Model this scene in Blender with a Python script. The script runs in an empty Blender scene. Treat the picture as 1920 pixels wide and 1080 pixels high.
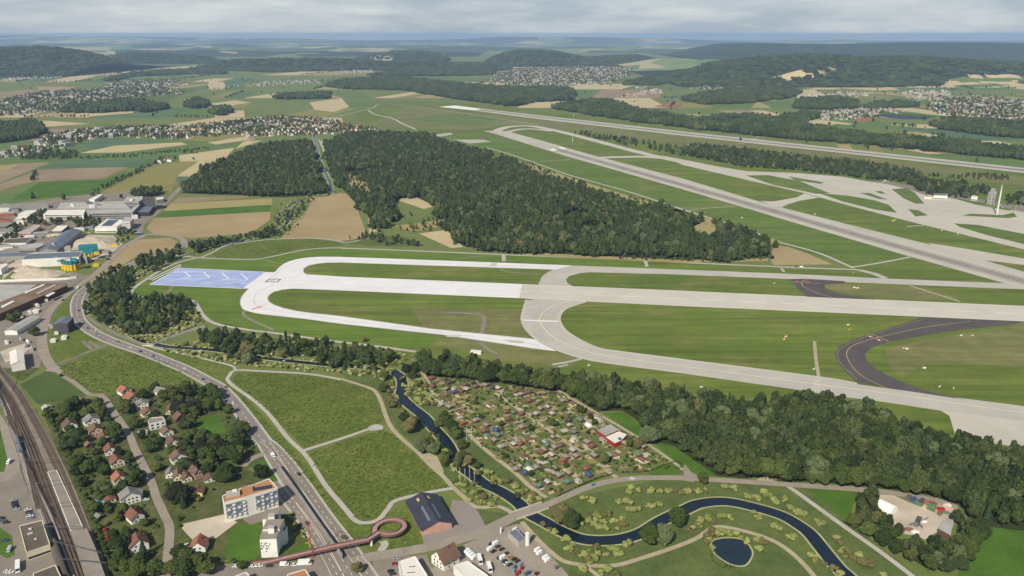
import bpy, math, random
import numpy as np
from math import radians, sin, cos, pi, atan, tan, hypot, atan2, sqrt
from mathutils import Vector, Matrix, noise as mnoise
from mathutils.geometry import tessellate_polygon

SC = bpy.context.scene
COL = SC.collection
random.seed(7)

# ------------------------------------------------------------------ camera
CAMH, FPX, HZ = 324.0, 1515.0, 64.0          # height above the airfield, focal length (1920 px frame), horizon row
PIT = atan((540 - HZ) / FPX)
cam = bpy.data.cameras.new("camera")
cam.sensor_width = 36.0
cam.lens = 36.0 * FPX / 1920.0
cam.clip_start = 1.0
cam.clip_end = 120000.0
camo = bpy.data.objects.new("camera", cam)
camo.location = (0, 0, CAMH)
camo.rotation_euler = (pi / 2 - PIT, 0, 0)
COL.objects.link(camo)
SC.camera = camo

# ------------------------------------------------------------------ sky and sun
SUN_EL, SUN_H = radians(40.5), Vector((-0.42, -0.907, 0)).normalized()   # towards the sun
world = bpy.data.worlds.new("World")
SC.world = world
world.use_nodes = True
wn, wl = world.node_tree.nodes, world.node_tree.links
wn.clear()
out = wn.new("ShaderNodeOutputWorld")
bg = wn.new("ShaderNodeBackground")
sky = wn.new("ShaderNodeTexSky")
sky.sky_type = 'NISHITA'
sky.sun_disc = False
sky.sun_elevation = SUN_EL
sky.sun_rotation = atan2(SUN_H.x, SUN_H.y)
sky.altitude = 700
sky.air_density = 1.0
sky.dust_density = 1.2
sky.ozone_density = 1.0
bg.inputs[1].default_value = 0.080
# cloud deck: a flat layer of broken cloud, the same all round the horizon
tc = wn.new("ShaderNodeTexCoord")
sep = wn.new("ShaderNodeSeparateXYZ")
wl.new(tc.outputs["Generated"], sep.inputs[0])
def wmath(op, a, b=None, clamp=False):
    n = wn.new("ShaderNodeMath"); n.operation = op; n.use_clamp = clamp
    for i, v in enumerate((a, b)):
        if v is None: continue
        if isinstance(v, (int, float)): n.inputs[i].default_value = v
        else: wl.new(v, n.inputs[i])
    return n.outputs[0]
comb = wn.new("ShaderNodeVectorMath"); comb.operation = 'MULTIPLY'
comb.inputs[1].default_value = (5.0, 5.0, 34.0)
wl.new(tc.outputs["Generated"], comb.inputs[0])
nz = wn.new("ShaderNodeTexNoise")
nz.inputs["Scale"].default_value = 1.6
nz.inputs["Detail"].default_value = 7.0
nz.inputs["Roughness"].default_value = 0.62
wl.new(comb.outputs[0], nz.inputs["Vector"])
nz2 = wn.new("ShaderNodeTexNoise")
nz2.inputs["Scale"].default_value = 0.6
nz2.inputs["Detail"].default_value = 3.0
wl.new(comb.outputs[0], nz2.inputs["Vector"])
nsum = wmath('ADD', wmath('MULTIPLY', nz.outputs[0], 0.6), wmath('MULTIPLY', nz2.outputs[0], 0.4))
cr = wn.new("ShaderNodeMapRange")
cr.inputs[1].default_value = 0.42; cr.inputs[2].default_value = 0.64
cr.clamp = True
wl.new(nsum, cr.inputs[0])
cmix = wn.new("ShaderNodeMix"); cmix.data_type = 'RGBA'
wl.new(cr.outputs[0], cmix.inputs[0])
CLOUD_LO, CLOUD_HI = (4.7, 5.8, 7.1, 1), (8.8, 9.2, 9.5, 1)
cmix.inputs[6].default_value = CLOUD_LO
cmix.inputs[7].default_value = CLOUD_HI
smix = wn.new("ShaderNodeMix"); smix.data_type = 'RGBA'
el = wn.new("ShaderNodeMapRange"); el.interpolation_type = 'SMOOTHSTEP'      # clouds stack up toward the horizon, open sky overhead
el.inputs[1].default_value = 0.0; el.inputs[2].default_value = 0.32
el.inputs[3].default_value = 0.80; el.inputs[4].default_value = 0.10
wl.new(sep.outputs[2], el.inputs[0])
wl.new(el.outputs[0], smix.inputs[0])
wl.new(sky.outputs[0], smix.inputs[6])
wl.new(cmix.outputs[2], smix.inputs[7])
wl.new(smix.outputs[2], bg.inputs[0])
wl.new(bg.outputs[0], out.inputs[0])

sd = bpy.data.lights.new("sun", 'SUN')
sd.energy = 4.8
sd.angle = radians(0.53)
sd.color = (1.0, 0.935, 0.80)
so = bpy.data.objects.new("sun", sd)
tosun = Vector((SUN_H.x * cos(SUN_EL), SUN_H.y * cos(SUN_EL), sin(SUN_EL)))
so.rotation_euler = tosun.to_track_quat('Z', 'Y').to_euler()
so.location = tosun * 900
COL.objects.link(so)

vs = SC.view_settings
vs.view_transform = 'Standard'
vs.look = 'None'
vs.exposure = 0.04
vs.gamma = 1.0
vs.use_curve_mapping = False
SC.cycles.max_bounces = 4
SC.cycles.diffuse_bounces = 2
SC.cycles.glossy_bounces = 2
SC.cycles.transmission_bounces = 2
SC.cycles.volume_bounces = 1
SC.cycles.use_denoising = True
SC.cycles.use_fast_gi = False

# ------------------------------------------------------------------ geometry helpers
SP, CP = sin(PIT), cos(PIT)
def G(px, py, z=0.0):
    """point of the place at height z seen at a photograph position (survey by photogrammetry)"""
    x, y = (px - 960) / FPX, (540 - py) / FPX
    dy, dz = CP + y * SP, -SP + y * CP
    t = (CAMH - z) / -dz
    return Vector((x * t, dy * t, z))
def GD(px, py, D):
    x, y = (px - 960) / FPX, (540 - py) / FPX
    dy, dz = CP + y * SP, -SP + y * CP
    return Vector((x / dy * D, D, CAMH + dz / dy * D))
def PRJ(X, Y, Z=0.0):
    zc = Y * CP + (CAMH - Z) * SP
    yc = Y * SP - (CAMH - Z) * CP
    return 960 + FPX * X / zc, 540 - FPX * yc / zc
def topz(base, py):
    """height of a vertical thing standing at base whose top is seen at row py"""
    lo, hi = 0.0, 200.0
    for _ in range(40):
        m = (lo + hi) / 2
        if PRJ(base.x, base.y, m)[1] > py: lo = m
        else: hi = m
    return lo
def inpoly(px, py, poly):
    px = np.asarray(px, float); py = np.asarray(py, float)
    r = np.zeros(px.shape, bool)
    n = len(poly)
    for i in range(n):
        x1, y1 = poly[i][0], poly[i][1]; x2, y2 = poly[(i + 1) % n][0], poly[(i + 1) % n][1]
        if y1 == y2: continue
        c = ((y1 > py) != (y2 > py)) & (px < (x2 - x1) * (py - y1) / (y2 - y1) + x1)
        r ^= c
    return r

def lin(c):
    return tuple(((v / 255) / 12.92 if v / 255 <= .04045 else ((v / 255 + .055) / 1.055) ** 2.4) for v in c)

class MB:
    def __init__(s): s.v = []; s.f = []; s.m = []
    def add(s, vs_, fs_, mi=0):
        o = len(s.v); s.v += [tuple(p) for p in vs_]
        for f in fs_: s.f.append(tuple(o + i for i in f)); s.m.append(mi)
    def prism(s, base, z0, z1, mi=0, cap=True, bottom=False, top=None):
        n = len(base)
        a = sum(base[i][0] * base[(i + 1) % n][1] - base[(i + 1) % n][0] * base[i][1] for i in range(n))
        if a < 0: base = base[::-1]
        V = [(p[0], p[1], z0) for p in base] + [(p[0], p[1], z1) for p in base]
        F = [(i, (i + 1) % n, n + (i + 1) % n, n + i) for i in range(n)]
        s.add(V, F, mi)
        if cap: s.add([(p[0], p[1], z1) for p in base], tris([(p[0], p[1]) for p in base]), mi if top is None else top)
        if bottom: s.add([(p[0], p[1], z0) for p in base], [t[::-1] for t in tris([(p[0], p[1]) for p in base])], mi)
    def box(s, c, d, rz=0.0, mi=0):
        """box with centre of its base at c and size d, turned by rz"""
        hx, hy = d[0] / 2, d[1] / 2
        P = [(-hx, -hy), (hx, -hy), (hx, hy), (-hx, hy)]
        ca, sa = cos(rz), sin(rz)
        s.prism([(c[0] + x * ca - y * sa, c[1] + x * sa + y * ca) for x, y in P], c[2], c[2] + d[2], mi, bottom=True)
    def cyl(s, c, r, h, n=12, mi=0, r2=None, cap=True):
        r2 = r if r2 is None else r2
        V = [(c[0] + r * cos(2 * pi * i / n), c[1] + r * sin(2 * pi * i / n), c[2]) for i in range(n)]
        V += [(c[0] + r2 * cos(2 * pi * i / n), c[1] + r2 * sin(2 * pi * i / n), c[2] + h) for i in range(n)]
        F = [(i, (i + 1) % n, n + (i + 1) % n, n + i) for i in range(n)]
        if cap: F.append(tuple(range(n, 2 * n)))
        s.add(V, F, mi)
    def bar(s, a, b, r, n=5, mi=0):
        a, b = Vector(a), Vector(b); d = (b - a).normalized()
        u = d.orthogonal().normalized(); w = d.cross(u)
        V = [a + (u * cos(2 * pi * i / n) + w * sin(2 * pi * i / n)) * r for i in range(n)]
        V += [b + (u * cos(2 * pi * i / n) + w * sin(2 * pi * i / n)) * r for i in range(n)]
        s.add(V, [(i, (i + 1) % n, n + (i + 1) % n, n + i) for i in range(n)] + [tuple(range(n, 2 * n)), tuple(range(n))[::-1]], mi)
    def mesh(s, name, mats):
        me = bpy.data.meshes.new(name)
        me.from_pydata(s.v, [], s.f)
        for m in (mats if isinstance(mats, (list, tuple)) else [mats]): me.materials.append(m)
        if any(s.m): me.polygons.foreach_set("material_index", s.m)
        me.update()
        return me
    def build(s, name, mats, parent=None, loc=None):
        o = bpy.data.objects.new(name, s.mesh(name, mats))
        COL.objects.link(o)
        if parent is not None: o.parent = parent
        if loc is not None: o.location = loc
        return o
def tris(poly):
    return [tuple(t) if _ccw(poly, t) else tuple(t)[::-1] for t in tessellate_polygon([[Vector((p[0], p[1], 0)) for p in poly]])]
def _ccw(p, t):
    a, b, c = p[t[0]], p[t[1]], p[t[2]]
    return (b[0] - a[0]) * (c[1] - a[1]) - (b[1] - a[1]) * (c[0] - a[0]) > 0
def obj(name, me, parent=None, loc=None, rz=0, scl=None):
    o = bpy.data.objects.new(name, me); COL.objects.link(o)
    if parent is not None: o.parent = parent
    if loc is not None: o.location = loc
    if rz: o.rotation_euler = (0, 0, rz)
    if scl is not None: o.scale = scl
    return o
def tag(o, label, cat, group=None):
    o["label"] = label; o["category"] = cat
    if group: o["group"] = group
    return o
def thing(name, label, cat, loc=(0, 0, 0), rz=0, group=None):
    o = bpy.data.objects.new(name, None); COL.objects.link(o)
    o.empty_display_size = 0.5
    o.location = loc; o.rotation_euler = (0, 0, rz)
    return tag(o, label, cat, group)
def structure(o): o["kind"] = "structure"; return o
def stuff(o, label=None, cat=None):
    o["kind"] = "stuff"
    if label: o["label"] = label
    if cat: o["category"] = cat
    return o

# ------------------------------------------------------------------ materials
def mat(name, c1, c2=None, scale=.02, rough=.92, spec=.15, fine=None, stripe=None, mid=None, brick=None, metallic=0.0, obj_random=0.0, bump=None, raw=False, dry=None):
    """procedural surface: two tones by broad noise, then mid and fine grain, stripes, joints"""
    m = bpy.data.materials.new(name); m.use_nodes = True
    N, L = m.node_tree.nodes, m.node_tree.links
    b = N["Principled BSDF"]
    b.inputs["Roughness"].default_value = rough
    b.inputs["Specular IOR Level"].default_value = spec
    b.inputs["Metallic"].default_value = metallic
    geo = N.new("ShaderNodeNewGeometry")
    pos = geo.outputs["Position"]
    f = (lambda c: c) if raw else lin
    c2 = c2 or tuple(v * .86 for v in c1)
    def noise(sc_, det=4, ro=.6, vec=None):
        n = N.new("ShaderNodeTexNoise"); n.inputs["Scale"].default_value = sc_; n.inputs["Detail"].default_value = det
        n.inputs["Roughness"].default_value = ro; L.new(vec or pos, n.inputs["Vector"]); return n.outputs[0]
    def rng(v, a, b_, c=0.0, d=1.0):
        n = N.new("ShaderNodeMapRange"); n.inputs[1].default_value = a; n.inputs[2].default_value = b_
        n.inputs[3].default_value = c; n.inputs[4].default_value = d; L.new(v, n.inputs[0]); return n.outputs[0]
    def mix(fac, a, b_, mode='MIX'):
        n = N.new("ShaderNodeMix"); n.data_type = 'RGBA'; n.blend_type = mode
        if isinstance(fac, float): n.inputs[0].default_value = fac
        else: L.new(fac, n.inputs[0])
        for i, v in ((6, a), (7, b_)):
            if isinstance(v, tuple): n.inputs[i].default_value = (*v[:3], 1)
            else: L.new(v, n.inputs[i])
        return n.outputs[2]
    col = mix(rng(noise(scale), .32, .68), f(c1), f(c2))
    if dry: col = mix(rng(noise(dry[1], 5, .65), dry[2], dry[2] + .16), col, f(dry[0]))
    def modulate(col, v, amt):
        g = rng(v, .25, .75, 1 - amt, 1 + amt)
        n = N.new("ShaderNodeVectorMath"); n.operation = 'SCALE'; L.new(col, n.inputs[0]); L.new(g, n.inputs["Scale"]); return n.outputs[0]
    if stripe:
        for ang, wl_, amt in (stripe if isinstance(stripe, list) else [stripe]):
            mp = N.new("ShaderNodeMapping"); mp.inputs["Rotation"].default_value = (0, 0, -ang); mp.inputs["Scale"].default_value = (.02 / wl_ * 3, 1 / wl_, 1)
            L.new(pos, mp.inputs["Vector"])
            col = modulate(col, noise(1.0, 2, .5, mp.outputs[0]), amt)
    if mid: col = modulate(col, noise(mid[0], 3, .6), mid[1])
    if fine: col = modulate(col, noise(fine[0], 2, .7), fine[1])
    if brick:
        ang, w_, h_, amt = brick
        mp = N.new("ShaderNodeMapping"); mp.inputs["Rotation"].default_value = (0, 0, -ang); L.new(pos, mp.inputs["Vector"])
        bt = N.new("ShaderNodeTexBrick"); bt.offset = 0; bt.inputs["Scale"].default_value = 1
        bt.inputs["Brick Width"].default_value = w_; bt.inputs["Row Height"].default_value = h_
        bt.inputs["Mortar Size"].default_value = .12; bt.inputs["Color1"].default_value = (1, 1, 1, 1); bt.inputs["Color2"].default_value = (1 - amt, 1 - amt, 1 - amt, 1)
        bt.inputs["Mortar"].default_value = (1 - 2.2 * amt,) * 3 + (1,)
        L.new(mp.outputs[0], bt.inputs["Vector"])
        col = mix(1.0, col, bt.outputs[0], 'MULTIPLY')
    if obj_random:
        oi = N.new("ShaderNodeObjectInfo")
        g = rng(oi.outputs["Random"], 0, 1, 1 - obj_random, 1 + obj_random)
        n = N.new("ShaderNodeVectorMath"); n.operation = 'SCALE'; L.new(col, n.inputs[0]); L.new(g, n.inputs["Scale"]); col = n.outputs[0]
    L.new(col, b.inputs["Base Color"])
    if bump:
        bp = N.new("ShaderNodeBump"); bp.inputs["Strength"].default_value = bump[1]; bp.inputs["Distance"].default_value = bump[2]
        L.new(noise(bump[0], 4, .6), bp.inputs["Height"]); L.new(bp.outputs[0], b.inputs["Normal"])
    return m

def leafmat(name, cols, dark=.5):
    """foliage: tone by plant, mottled by leaf clump"""
    m = bpy.data.materials.new(name); m.use_nodes = True
    N, L = m.node_tree.nodes, m.node_tree.links
    b = N["Principled BSDF"]; b.inputs["Roughness"].default_value = .75; b.inputs["Specular IOR Level"].default_value = .12
    oi = N.new("ShaderNodeObjectInfo")
    rp = N.new("ShaderNodeValToRGB"); e = rp.color_ramp.elements
    e[0].position = 0; e[0].color = (*lin(cols[0]), 1); e[1].position = 1; e[1].color = (*lin(cols[-1]), 1)
    for i, c in enumerate(cols[1:-1]):
        k = e.new((i + 1) / (len(cols) - 1)); k.color = (*lin(c), 1)
    L.new(oi.outputs["Random"], rp.inputs[0])
    geo = N.new("ShaderNodeNewGeometry")
    nn = N.new("ShaderNodeTexNoise"); nn.inputs["Scale"].default_value = .7; nn.inputs["Detail"].default_value = 4; nn.inputs["Roughness"].default_value = .7
    L.new(geo.outputs["Position"], nn.inputs["Vector"])
    mr = N.new("ShaderNodeMapRange"); mr.inputs[1].default_value = .3; mr.inputs[2].default_value = .7; mr.inputs[3].default_value = dark; mr.inputs[4].default_value = 2 - dark
    L.new(nn.outputs[0], mr.inputs[0])
    sc_ = N.new("ShaderNodeVectorMath"); sc_.operation = 'SCALE'
    L.new(rp.outputs[0], sc_.inputs[0]); L.new(mr.outputs[0], sc_.inputs["Scale"])
    L.new(sc_.outputs[0], b.inputs["Base Color"])
    return m

RW = -0.045     # bearing of the east-west runway in the place (radians)
R16 = atan2(*(lambda d: (d.y, d.x))(G(1500, 400) - G(980, 255)))
M = {}
M['ground'] = mat("ground_grass", (100, 114, 58), (114, 120, 68), .004, mid=(.06, .14), fine=(.9, .22))
M['airgrass'] = mat("mown_airfield_grass", (91, 107, 41), (103, 116, 48), .006, dry=((116, 115, 60), .012, .52), stripe=[(RW, 8, .24), (RW, 30, .16)], mid=(.05, .12), fine=(.5, .18))
M['airgrass2'] = mat("airfield_grass_dry", (104, 110, 60), (122, 118, 74), .012, stripe=[(RW, 8, .18), (RW, 30, .1)], mid=(.06, .16), fine=(.8, .18))
M['airgrass3'] = mat("airfield_grass_long", (95, 110, 50), (91, 114, 45), .005, dry=((114, 117, 64), .008, .53), stripe=[(R16, 14, .18), (R16, 50, .12)], mid=(.04, .1), fine=(.5, .14))
M['airgrass_bright'] = mat("fresh_sown_grass", (89, 112, 39), (100, 120, 46), .01, dry=((110, 118, 54), .02, .54), stripe=[(0.05, 8, .2)], mid=(.05, .08), fine=(.5, .16))
M['parkgrass'] = mat("park_grass", (80, 94, 48), (98, 108, 58), .03, mid=(.15, .2), fine=(.7, .22))
M['meadow'] = mat("rough_meadow", (86, 100, 40), (100, 112, 48), .02, dry=((114, 117, 58), .03, .52), mid=(.22, .34), fine=(.8, .4))
M['meadow2'] = mat("olive_meadow", (82, 84, 46), (92, 92, 52), .02, mid=(.2, .16), fine=(.9, .26))
M['lawn'] = mat("bright_lawn", (66, 96, 30), (82, 112, 38), .03, mid=(.2, .1), fine=(.9, .18))
M['garden'] = mat("garden_ground", (66, 80, 38), (98, 98, 58), .08, mid=(.25, .3), fine=(.9, .25))
M['allot'] = mat("allotment_ground", (88, 100, 52), (116, 114, 72), .09, mid=(.3, .3), fine=(.9, .25))
M['soil'] = mat("ploughed_soil", (166, 146, 108), (152, 132, 96), .01, stripe=[(.25, 3.2, .06)], fine=(.7, .08))
M['soil2'] = mat("brown_soil", (134, 116, 92), (152, 134, 108), .01, stripe=[(.25, 6, .10)], fine=(.7, .08))
M['straw'] = mat("stubble", (180, 162, 120), (190, 174, 136), .01, stripe=[(.5, 5, .08)], fine=(.6, .08))
M['straw2'] = mat("pale_stubble", (160, 145, 100), (150, 138, 88), .01, stripe=[(.9, 5, .10)], fine=(.6, .08))
M['olive'] = mat("olive_crop", (126, 124, 66), (138, 128, 76), .01, stripe=[(.7, 8, .10)], fine=(.6, .1))
M['crop'] = mat("green_crop", (88, 108, 54), (98, 118, 64), .008, stripe=[(.3, 6, .06)], fine=(.6, .1))
M['crop2'] = mat("blue_green_crop", (92, 114, 84), (78, 102, 74), .006, stripe=[(.35, 14, .22)], fine=(.6, .1))
M['crop3'] = mat("dark_crop", (72, 88, 46), (82, 98, 50), .03, stripe=[(.8, 1.6, .12)], fine=(1.0, .2))
M['redsoil'] = mat("red_soil", (150, 104, 78), (140, 98, 74), .01, fine=(.5, .08))
M['concrete'] = mat("runway_concrete", (201, 194, 180), (191, 184, 170), .02, rough=.85, stripe=[(RW, 5, .035)], brick=(RW, 7.5, 7.5, .02), fine=(.5, .03))
M['concrete16'] = mat("old_runway_concrete", (190, 183, 168), (178, 171, 157), .012, rough=.85, stripe=[(R16, 6, .05)], brick=(R16, 7.5, 7.5, .025))
M['apron'] = mat("apron_concrete", (194, 187, 173), (184, 177, 163), .008, rough=.85, mid=(.03, .05), brick=(.4, 7.5, 7.5, .03))
M['white_concrete'] = mat("new_white_concrete", (228, 224, 223), (220, 216, 214), .02, rough=.8, stripe=[(RW, 6, .05)], mid=(.03, .04), brick=(RW, 7.5, 7.5, .035), fine=(.4, .015))
M['taxi'] = mat("taxiway_concrete", (188, 182, 171), (176, 170, 160), .015, rough=.85, mid=(.05, .05), brick=(RW, 7.5, 7.5, .03))
M['blue'] = mat("blue_coated_pavement", (148, 160, 202), (174, 184, 216), .05, rough=.8, stripe=[(.02, 4, .10), (.6, 9, .08)])
M['asphalt_dark'] = mat("dark_asphalt", (94, 86, 84), (82, 76, 76), .03, rough=.85, mid=(.1, .06))
M['rubber'] = mat("tyre_rubber_marks", (118, 110, 102), (142, 134, 124), .03, rough=.8, stripe=[(R16, 1.6, .16)])
M['rubber2'] = mat("rubbered_runway", (108, 104, 104), (126, 121, 117), .02, rough=.8, stripe=[(R16, 3, .08)])
M['asphalt'] = mat("road_asphalt", (140, 130, 124), (128, 119, 114), .06, rough=.85, mid=(.3, .05))
M['asphalt_grey'] = mat("grey_asphalt", (142, 131, 118), (127, 118, 107), .05, rough=.85, mid=(.25, .06), fine=(1.0, .05))
M['street'] = mat("old_street_asphalt", (158, 146, 131), (142, 132, 119), .06, rough=.9, mid=(.3, .06), fine=(1.1, .05))
M['forecourt'] = mat("forecourt_paving", (143, 134, 126), (139, 130, 122), .06, rough=.9, mid=(.3, .03))
M['path'] = mat("pale_path", (184, 178, 166), (172, 165, 152), .06, rough=.9, fine=(.6, .08))
M['gravel'] = mat("gravel_path", (178, 166, 138), (160, 148, 122), .1, rough=.95, mid=(.4, .10), fine=(1.4, .12))
M['yard'] = mat("gravel_yard", (198, 186, 168), (176, 160, 140), .05, rough=.95, mid=(.2, .10), fine=(1.2, .10))
M['kerb'] = mat("light_kerb", (206, 198, 186), (192, 184, 172), .1)
M['white_paint'] = mat("white_paint", (236, 234, 228), (226, 224, 216), .3)
M['pale_paint'] = mat("worn_white_paint", (222, 217, 206), (212, 207, 196), .3)
M['yellow_paint'] = mat("yellow_paint", (198, 176, 104), (188, 166, 96), .3)
M['cream_paint'] = mat("pale_yellow_paint", (228, 214, 170), (220, 206, 160), .3)
M['red_paint'] = mat("red_paint", (216, 120, 116), (206, 108, 104), .3)
M['navy_paint'] = mat("navy_paint", (86, 92, 134), (92, 98, 140), .3)
M['water'] = mat("river_water", (26, 37, 48), (19, 29, 39), .05, rough=.2, spec=.5, bump=(.6, .15, .3))
M['pondwater'] = mat("pond_water", (36, 52, 60), (28, 42, 50), .08, rough=.2, spec=.5, bump=(.8, .15, .2))
M['bank'] = mat("sandy_bank", (176, 172, 128), (150, 150, 104), .15, fine=(1.2, .15))
M['ballast'] = mat("rail_ballast", (122, 110, 98), (142, 130, 116), .06, rough=.95, mid=(.25, .10), fine=(1.4, .12))
M['trackbed'] = mat("rusty_track_bed", (96, 82, 70), (110, 94, 80), .1, rough=.95, fine=(1.6, .15))
M['trackbed_pale'] = mat("fresh_ballast", (172, 166, 158), (150, 143, 134), .1, rough=.95, fine=(1.6, .12))
M['rail'] = mat("steel_rail", (92, 78, 68), (120, 108, 98), .3, rough=.4, metallic=.5)
M['steel'] = mat("grey_steel", (120, 120, 120), (104, 104, 106), .4, rough=.5, metallic=.4)
M['white'] = mat("white_render", (228, 225, 216), (214, 210, 200), .08, obj_random=.05)
M['farwall'] = mat("grey_far_render", (186, 179, 168), (168, 161, 150), .01)  # greyer wall tone for the distant houses
M['cream'] = mat("cream_render", (224, 212, 182), (210, 198, 168), .08, obj_random=.06)
M['pink'] = mat("pink_render", (214, 180, 166), (200, 168, 154), .08)
M['yellowwall'] = mat("yellow_render", (220, 204, 130), (206, 190, 118), .08)
M['grey'] = mat("grey_cladding", (152, 150, 146), (136, 134, 132), .08, obj_random=.06)
M['dgrey'] = mat("dark_cladding", (84, 84, 88), (72, 72, 76), .08)
M['brick'] = mat("pale_brick", (198, 158, 142), (184, 144, 128), .2, brick=(.3, 1.2, .6, .05))
M['wood'] = mat("brown_wood", (104, 76, 58), (88, 64, 50), .3, obj_random=.15)
M['roof_orange'] = mat("orange_tiles", (162, 106, 80), (144, 94, 72), .25, stripe=[(.3, .5, .10)], mid=(.6, .12), obj_random=.08)
M['roof_brown'] = mat("brown_tiles", (122, 96, 80), (104, 82, 70), .25, stripe=[(.3, .5, .10)], mid=(.6, .10), obj_random=.12)
M['roof_red'] = mat("red_tiles", (134, 92, 76), (116, 80, 68), .25, mid=(.6, .12), obj_random=.1)
M['roof_grey'] = mat("grey_slates", (122, 120, 114), (138, 134, 126), .2, mid=(.6, .08), obj_random=.08)
M['roof_dark'] = mat("anthracite_roof", (66, 68, 80), (58, 60, 71), .1, rough=.6, stripe=[(.28, .8, .06)])
M['roof_slate'] = mat("blue_grey_sheet_roof", (112, 120, 130), (98, 106, 116), .08, rough=.55, stripe=[(1.2, 1.0, .08)])
M['roof_flat'] = mat("gravel_flat_roof", (150, 141, 128), (134, 126, 114), .06, mid=(.2, .08), fine=(1, .06))
M['roof_felt'] = mat("dark_felt_roof", (92, 84, 74), (108, 98, 86), .06, mid=(.15, .12), obj_random=.06)
M['roof_white'] = mat("white_membrane_roof", (228, 222, 210), (214, 208, 196), .05, mid=(.2, .03))
M['roof_lgrey'] = mat("light_grey_roof", (176, 172, 164), (160, 156, 150), .05, mid=(.12, .08), obj_random=.08)
M['roof_green'] = mat("planted_orange_roof", (182, 116, 76), (160, 132, 92), .3, mid=(.6, .15))
M['roof_rust'] = mat("rusty_shed_roof", (136, 114, 92), (106, 90, 76), .05, stripe=[(.55, 2.5, .22)], mid=(.2, .12))
M['solar'] = mat("solar_panel", (58, 64, 80), (50, 56, 70), .3, rough=.25, spec=.5, brick=(.3, 2, 1.2, .1))
M['glass'] = mat("window_glass", (58, 64, 72), (44, 50, 58), .5, rough=.12, spec=.5)
M['redwall'] = mat("red_wall", (160, 52, 48), (146, 46, 44), .2)
M['teal'] = mat("teal_metal", (46, 134, 140), (40, 118, 126), .3, rough=.6)
M['yellow'] = mat("yellow_metal", (226, 190, 46), (208, 172, 40), .3, rough=.6)
M['red_metal'] = mat("red_metal", (196, 40, 52), (182, 36, 48), .3, rough=.5)
M['deck'] = mat("rose_bridge_deck", (168, 138, 132), (156, 127, 122), .2)
M['deck_side'] = mat("dull_red_bridge_side", (124, 88, 82), (112, 80, 75), .2)
M['tarp'] = mat("white_tarpaulin", (240, 238, 232), (226, 224, 218), .3, rough=.5)
M['bluewall'] = mat("blue_wall", (62, 92, 134), (56, 84, 122), .3)
M['greenwall'] = mat("green_wall", (100, 128, 112), (90, 116, 102), .3)
M['pool'] = mat("pool_water", (86, 170, 222), (70, 156, 210), .5, rough=.2, spec=.5)
M['bark'] = mat("bark", (86, 74, 60), (70, 60, 50), .8)
M['tyre'] = mat("tyre_rubber", (32, 32, 33), (26, 26, 27), .5)
M['heap'] = mat("gravel_heap", (196, 182, 162), (176, 162, 142), .1, mid=(.3, .12), fine=(1.2, .12))
M['forest_floor'] = mat("forest_floor", (52, 60, 32), (64, 68, 38), .03, fine=(.5, .2))
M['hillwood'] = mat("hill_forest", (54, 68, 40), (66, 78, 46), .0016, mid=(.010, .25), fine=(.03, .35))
M['hillmix'] = None
M['leaf'] = leafmat("broad_leaves", [(38, 48, 22), (52, 66, 27), (68, 80, 34), (44, 58, 27), (82, 92, 42), (54, 66, 38), (66, 78, 32), (80, 84, 42)], .5)
M['leaf_wood'] = leafmat("woodland_leaves", [(38, 48, 24), (56, 68, 31), (70, 80, 40), (42, 54, 28), (84, 91, 50), (52, 63, 37), (68, 79, 50), (58, 71, 31), (42, 55, 28), (70, 78, 41)], .5)
M['leaf_dark'] = leafmat("dark_foliage", [(32, 34, 24), (38, 40, 28), (42, 44, 28)], .6)
M['leaf_fir'] = leafmat("fir_needles", [(40, 52, 36), (46, 60, 40), (50, 64, 46)], .6)
M['leaf_willow'] = leafmat("silvery_willow_leaves", [(82, 94, 60), (92, 102, 66), (76, 88, 56)], .7)
M['leaf_shrub'] = leafmat("yellow_green_leaves", [(132, 138, 74), (144, 147, 86), (120, 129, 67), (140, 138, 88), (116, 122, 60)], .7)
M['leaf_reed'] = leafmat("pale_reed", [(176, 168, 132), (160, 156, 112), (150, 152, 96)], .7)
M['leaf_tuft'] = leafmat("meadow_tufts", [(92, 104, 44), (104, 114, 52), (82, 96, 40), (116, 120, 62)], .6)
M['leaf_brown'] = leafmat("brownish_leaves", [(96, 92, 56), (108, 100, 62), (88, 92, 52)], .65)
HAZE = 4.2e-5

# ================================================================== SETTING
def grid_sheet(name, x0, x1, y0, y1, nx, ny, z, m):
    b = MB()
    V = [(x0 + (x1 - x0) * i / nx, y0 + (y1 - y0) * j / ny, z) for j in range(ny + 1) for i in range(nx + 1)]
    b.add(V, [(j * (nx + 1) + i, j * (nx + 1) + i + 1, (j + 1) * (nx + 1) + i + 1, (j + 1) * (nx + 1) + i) for j in range(ny) for i in range(nx)])
    return structure(b.build(name, m))
grid_sheet("ground", -46000, 46000, -1500, 47000, 60, 40, 0, M['ground'])

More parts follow.
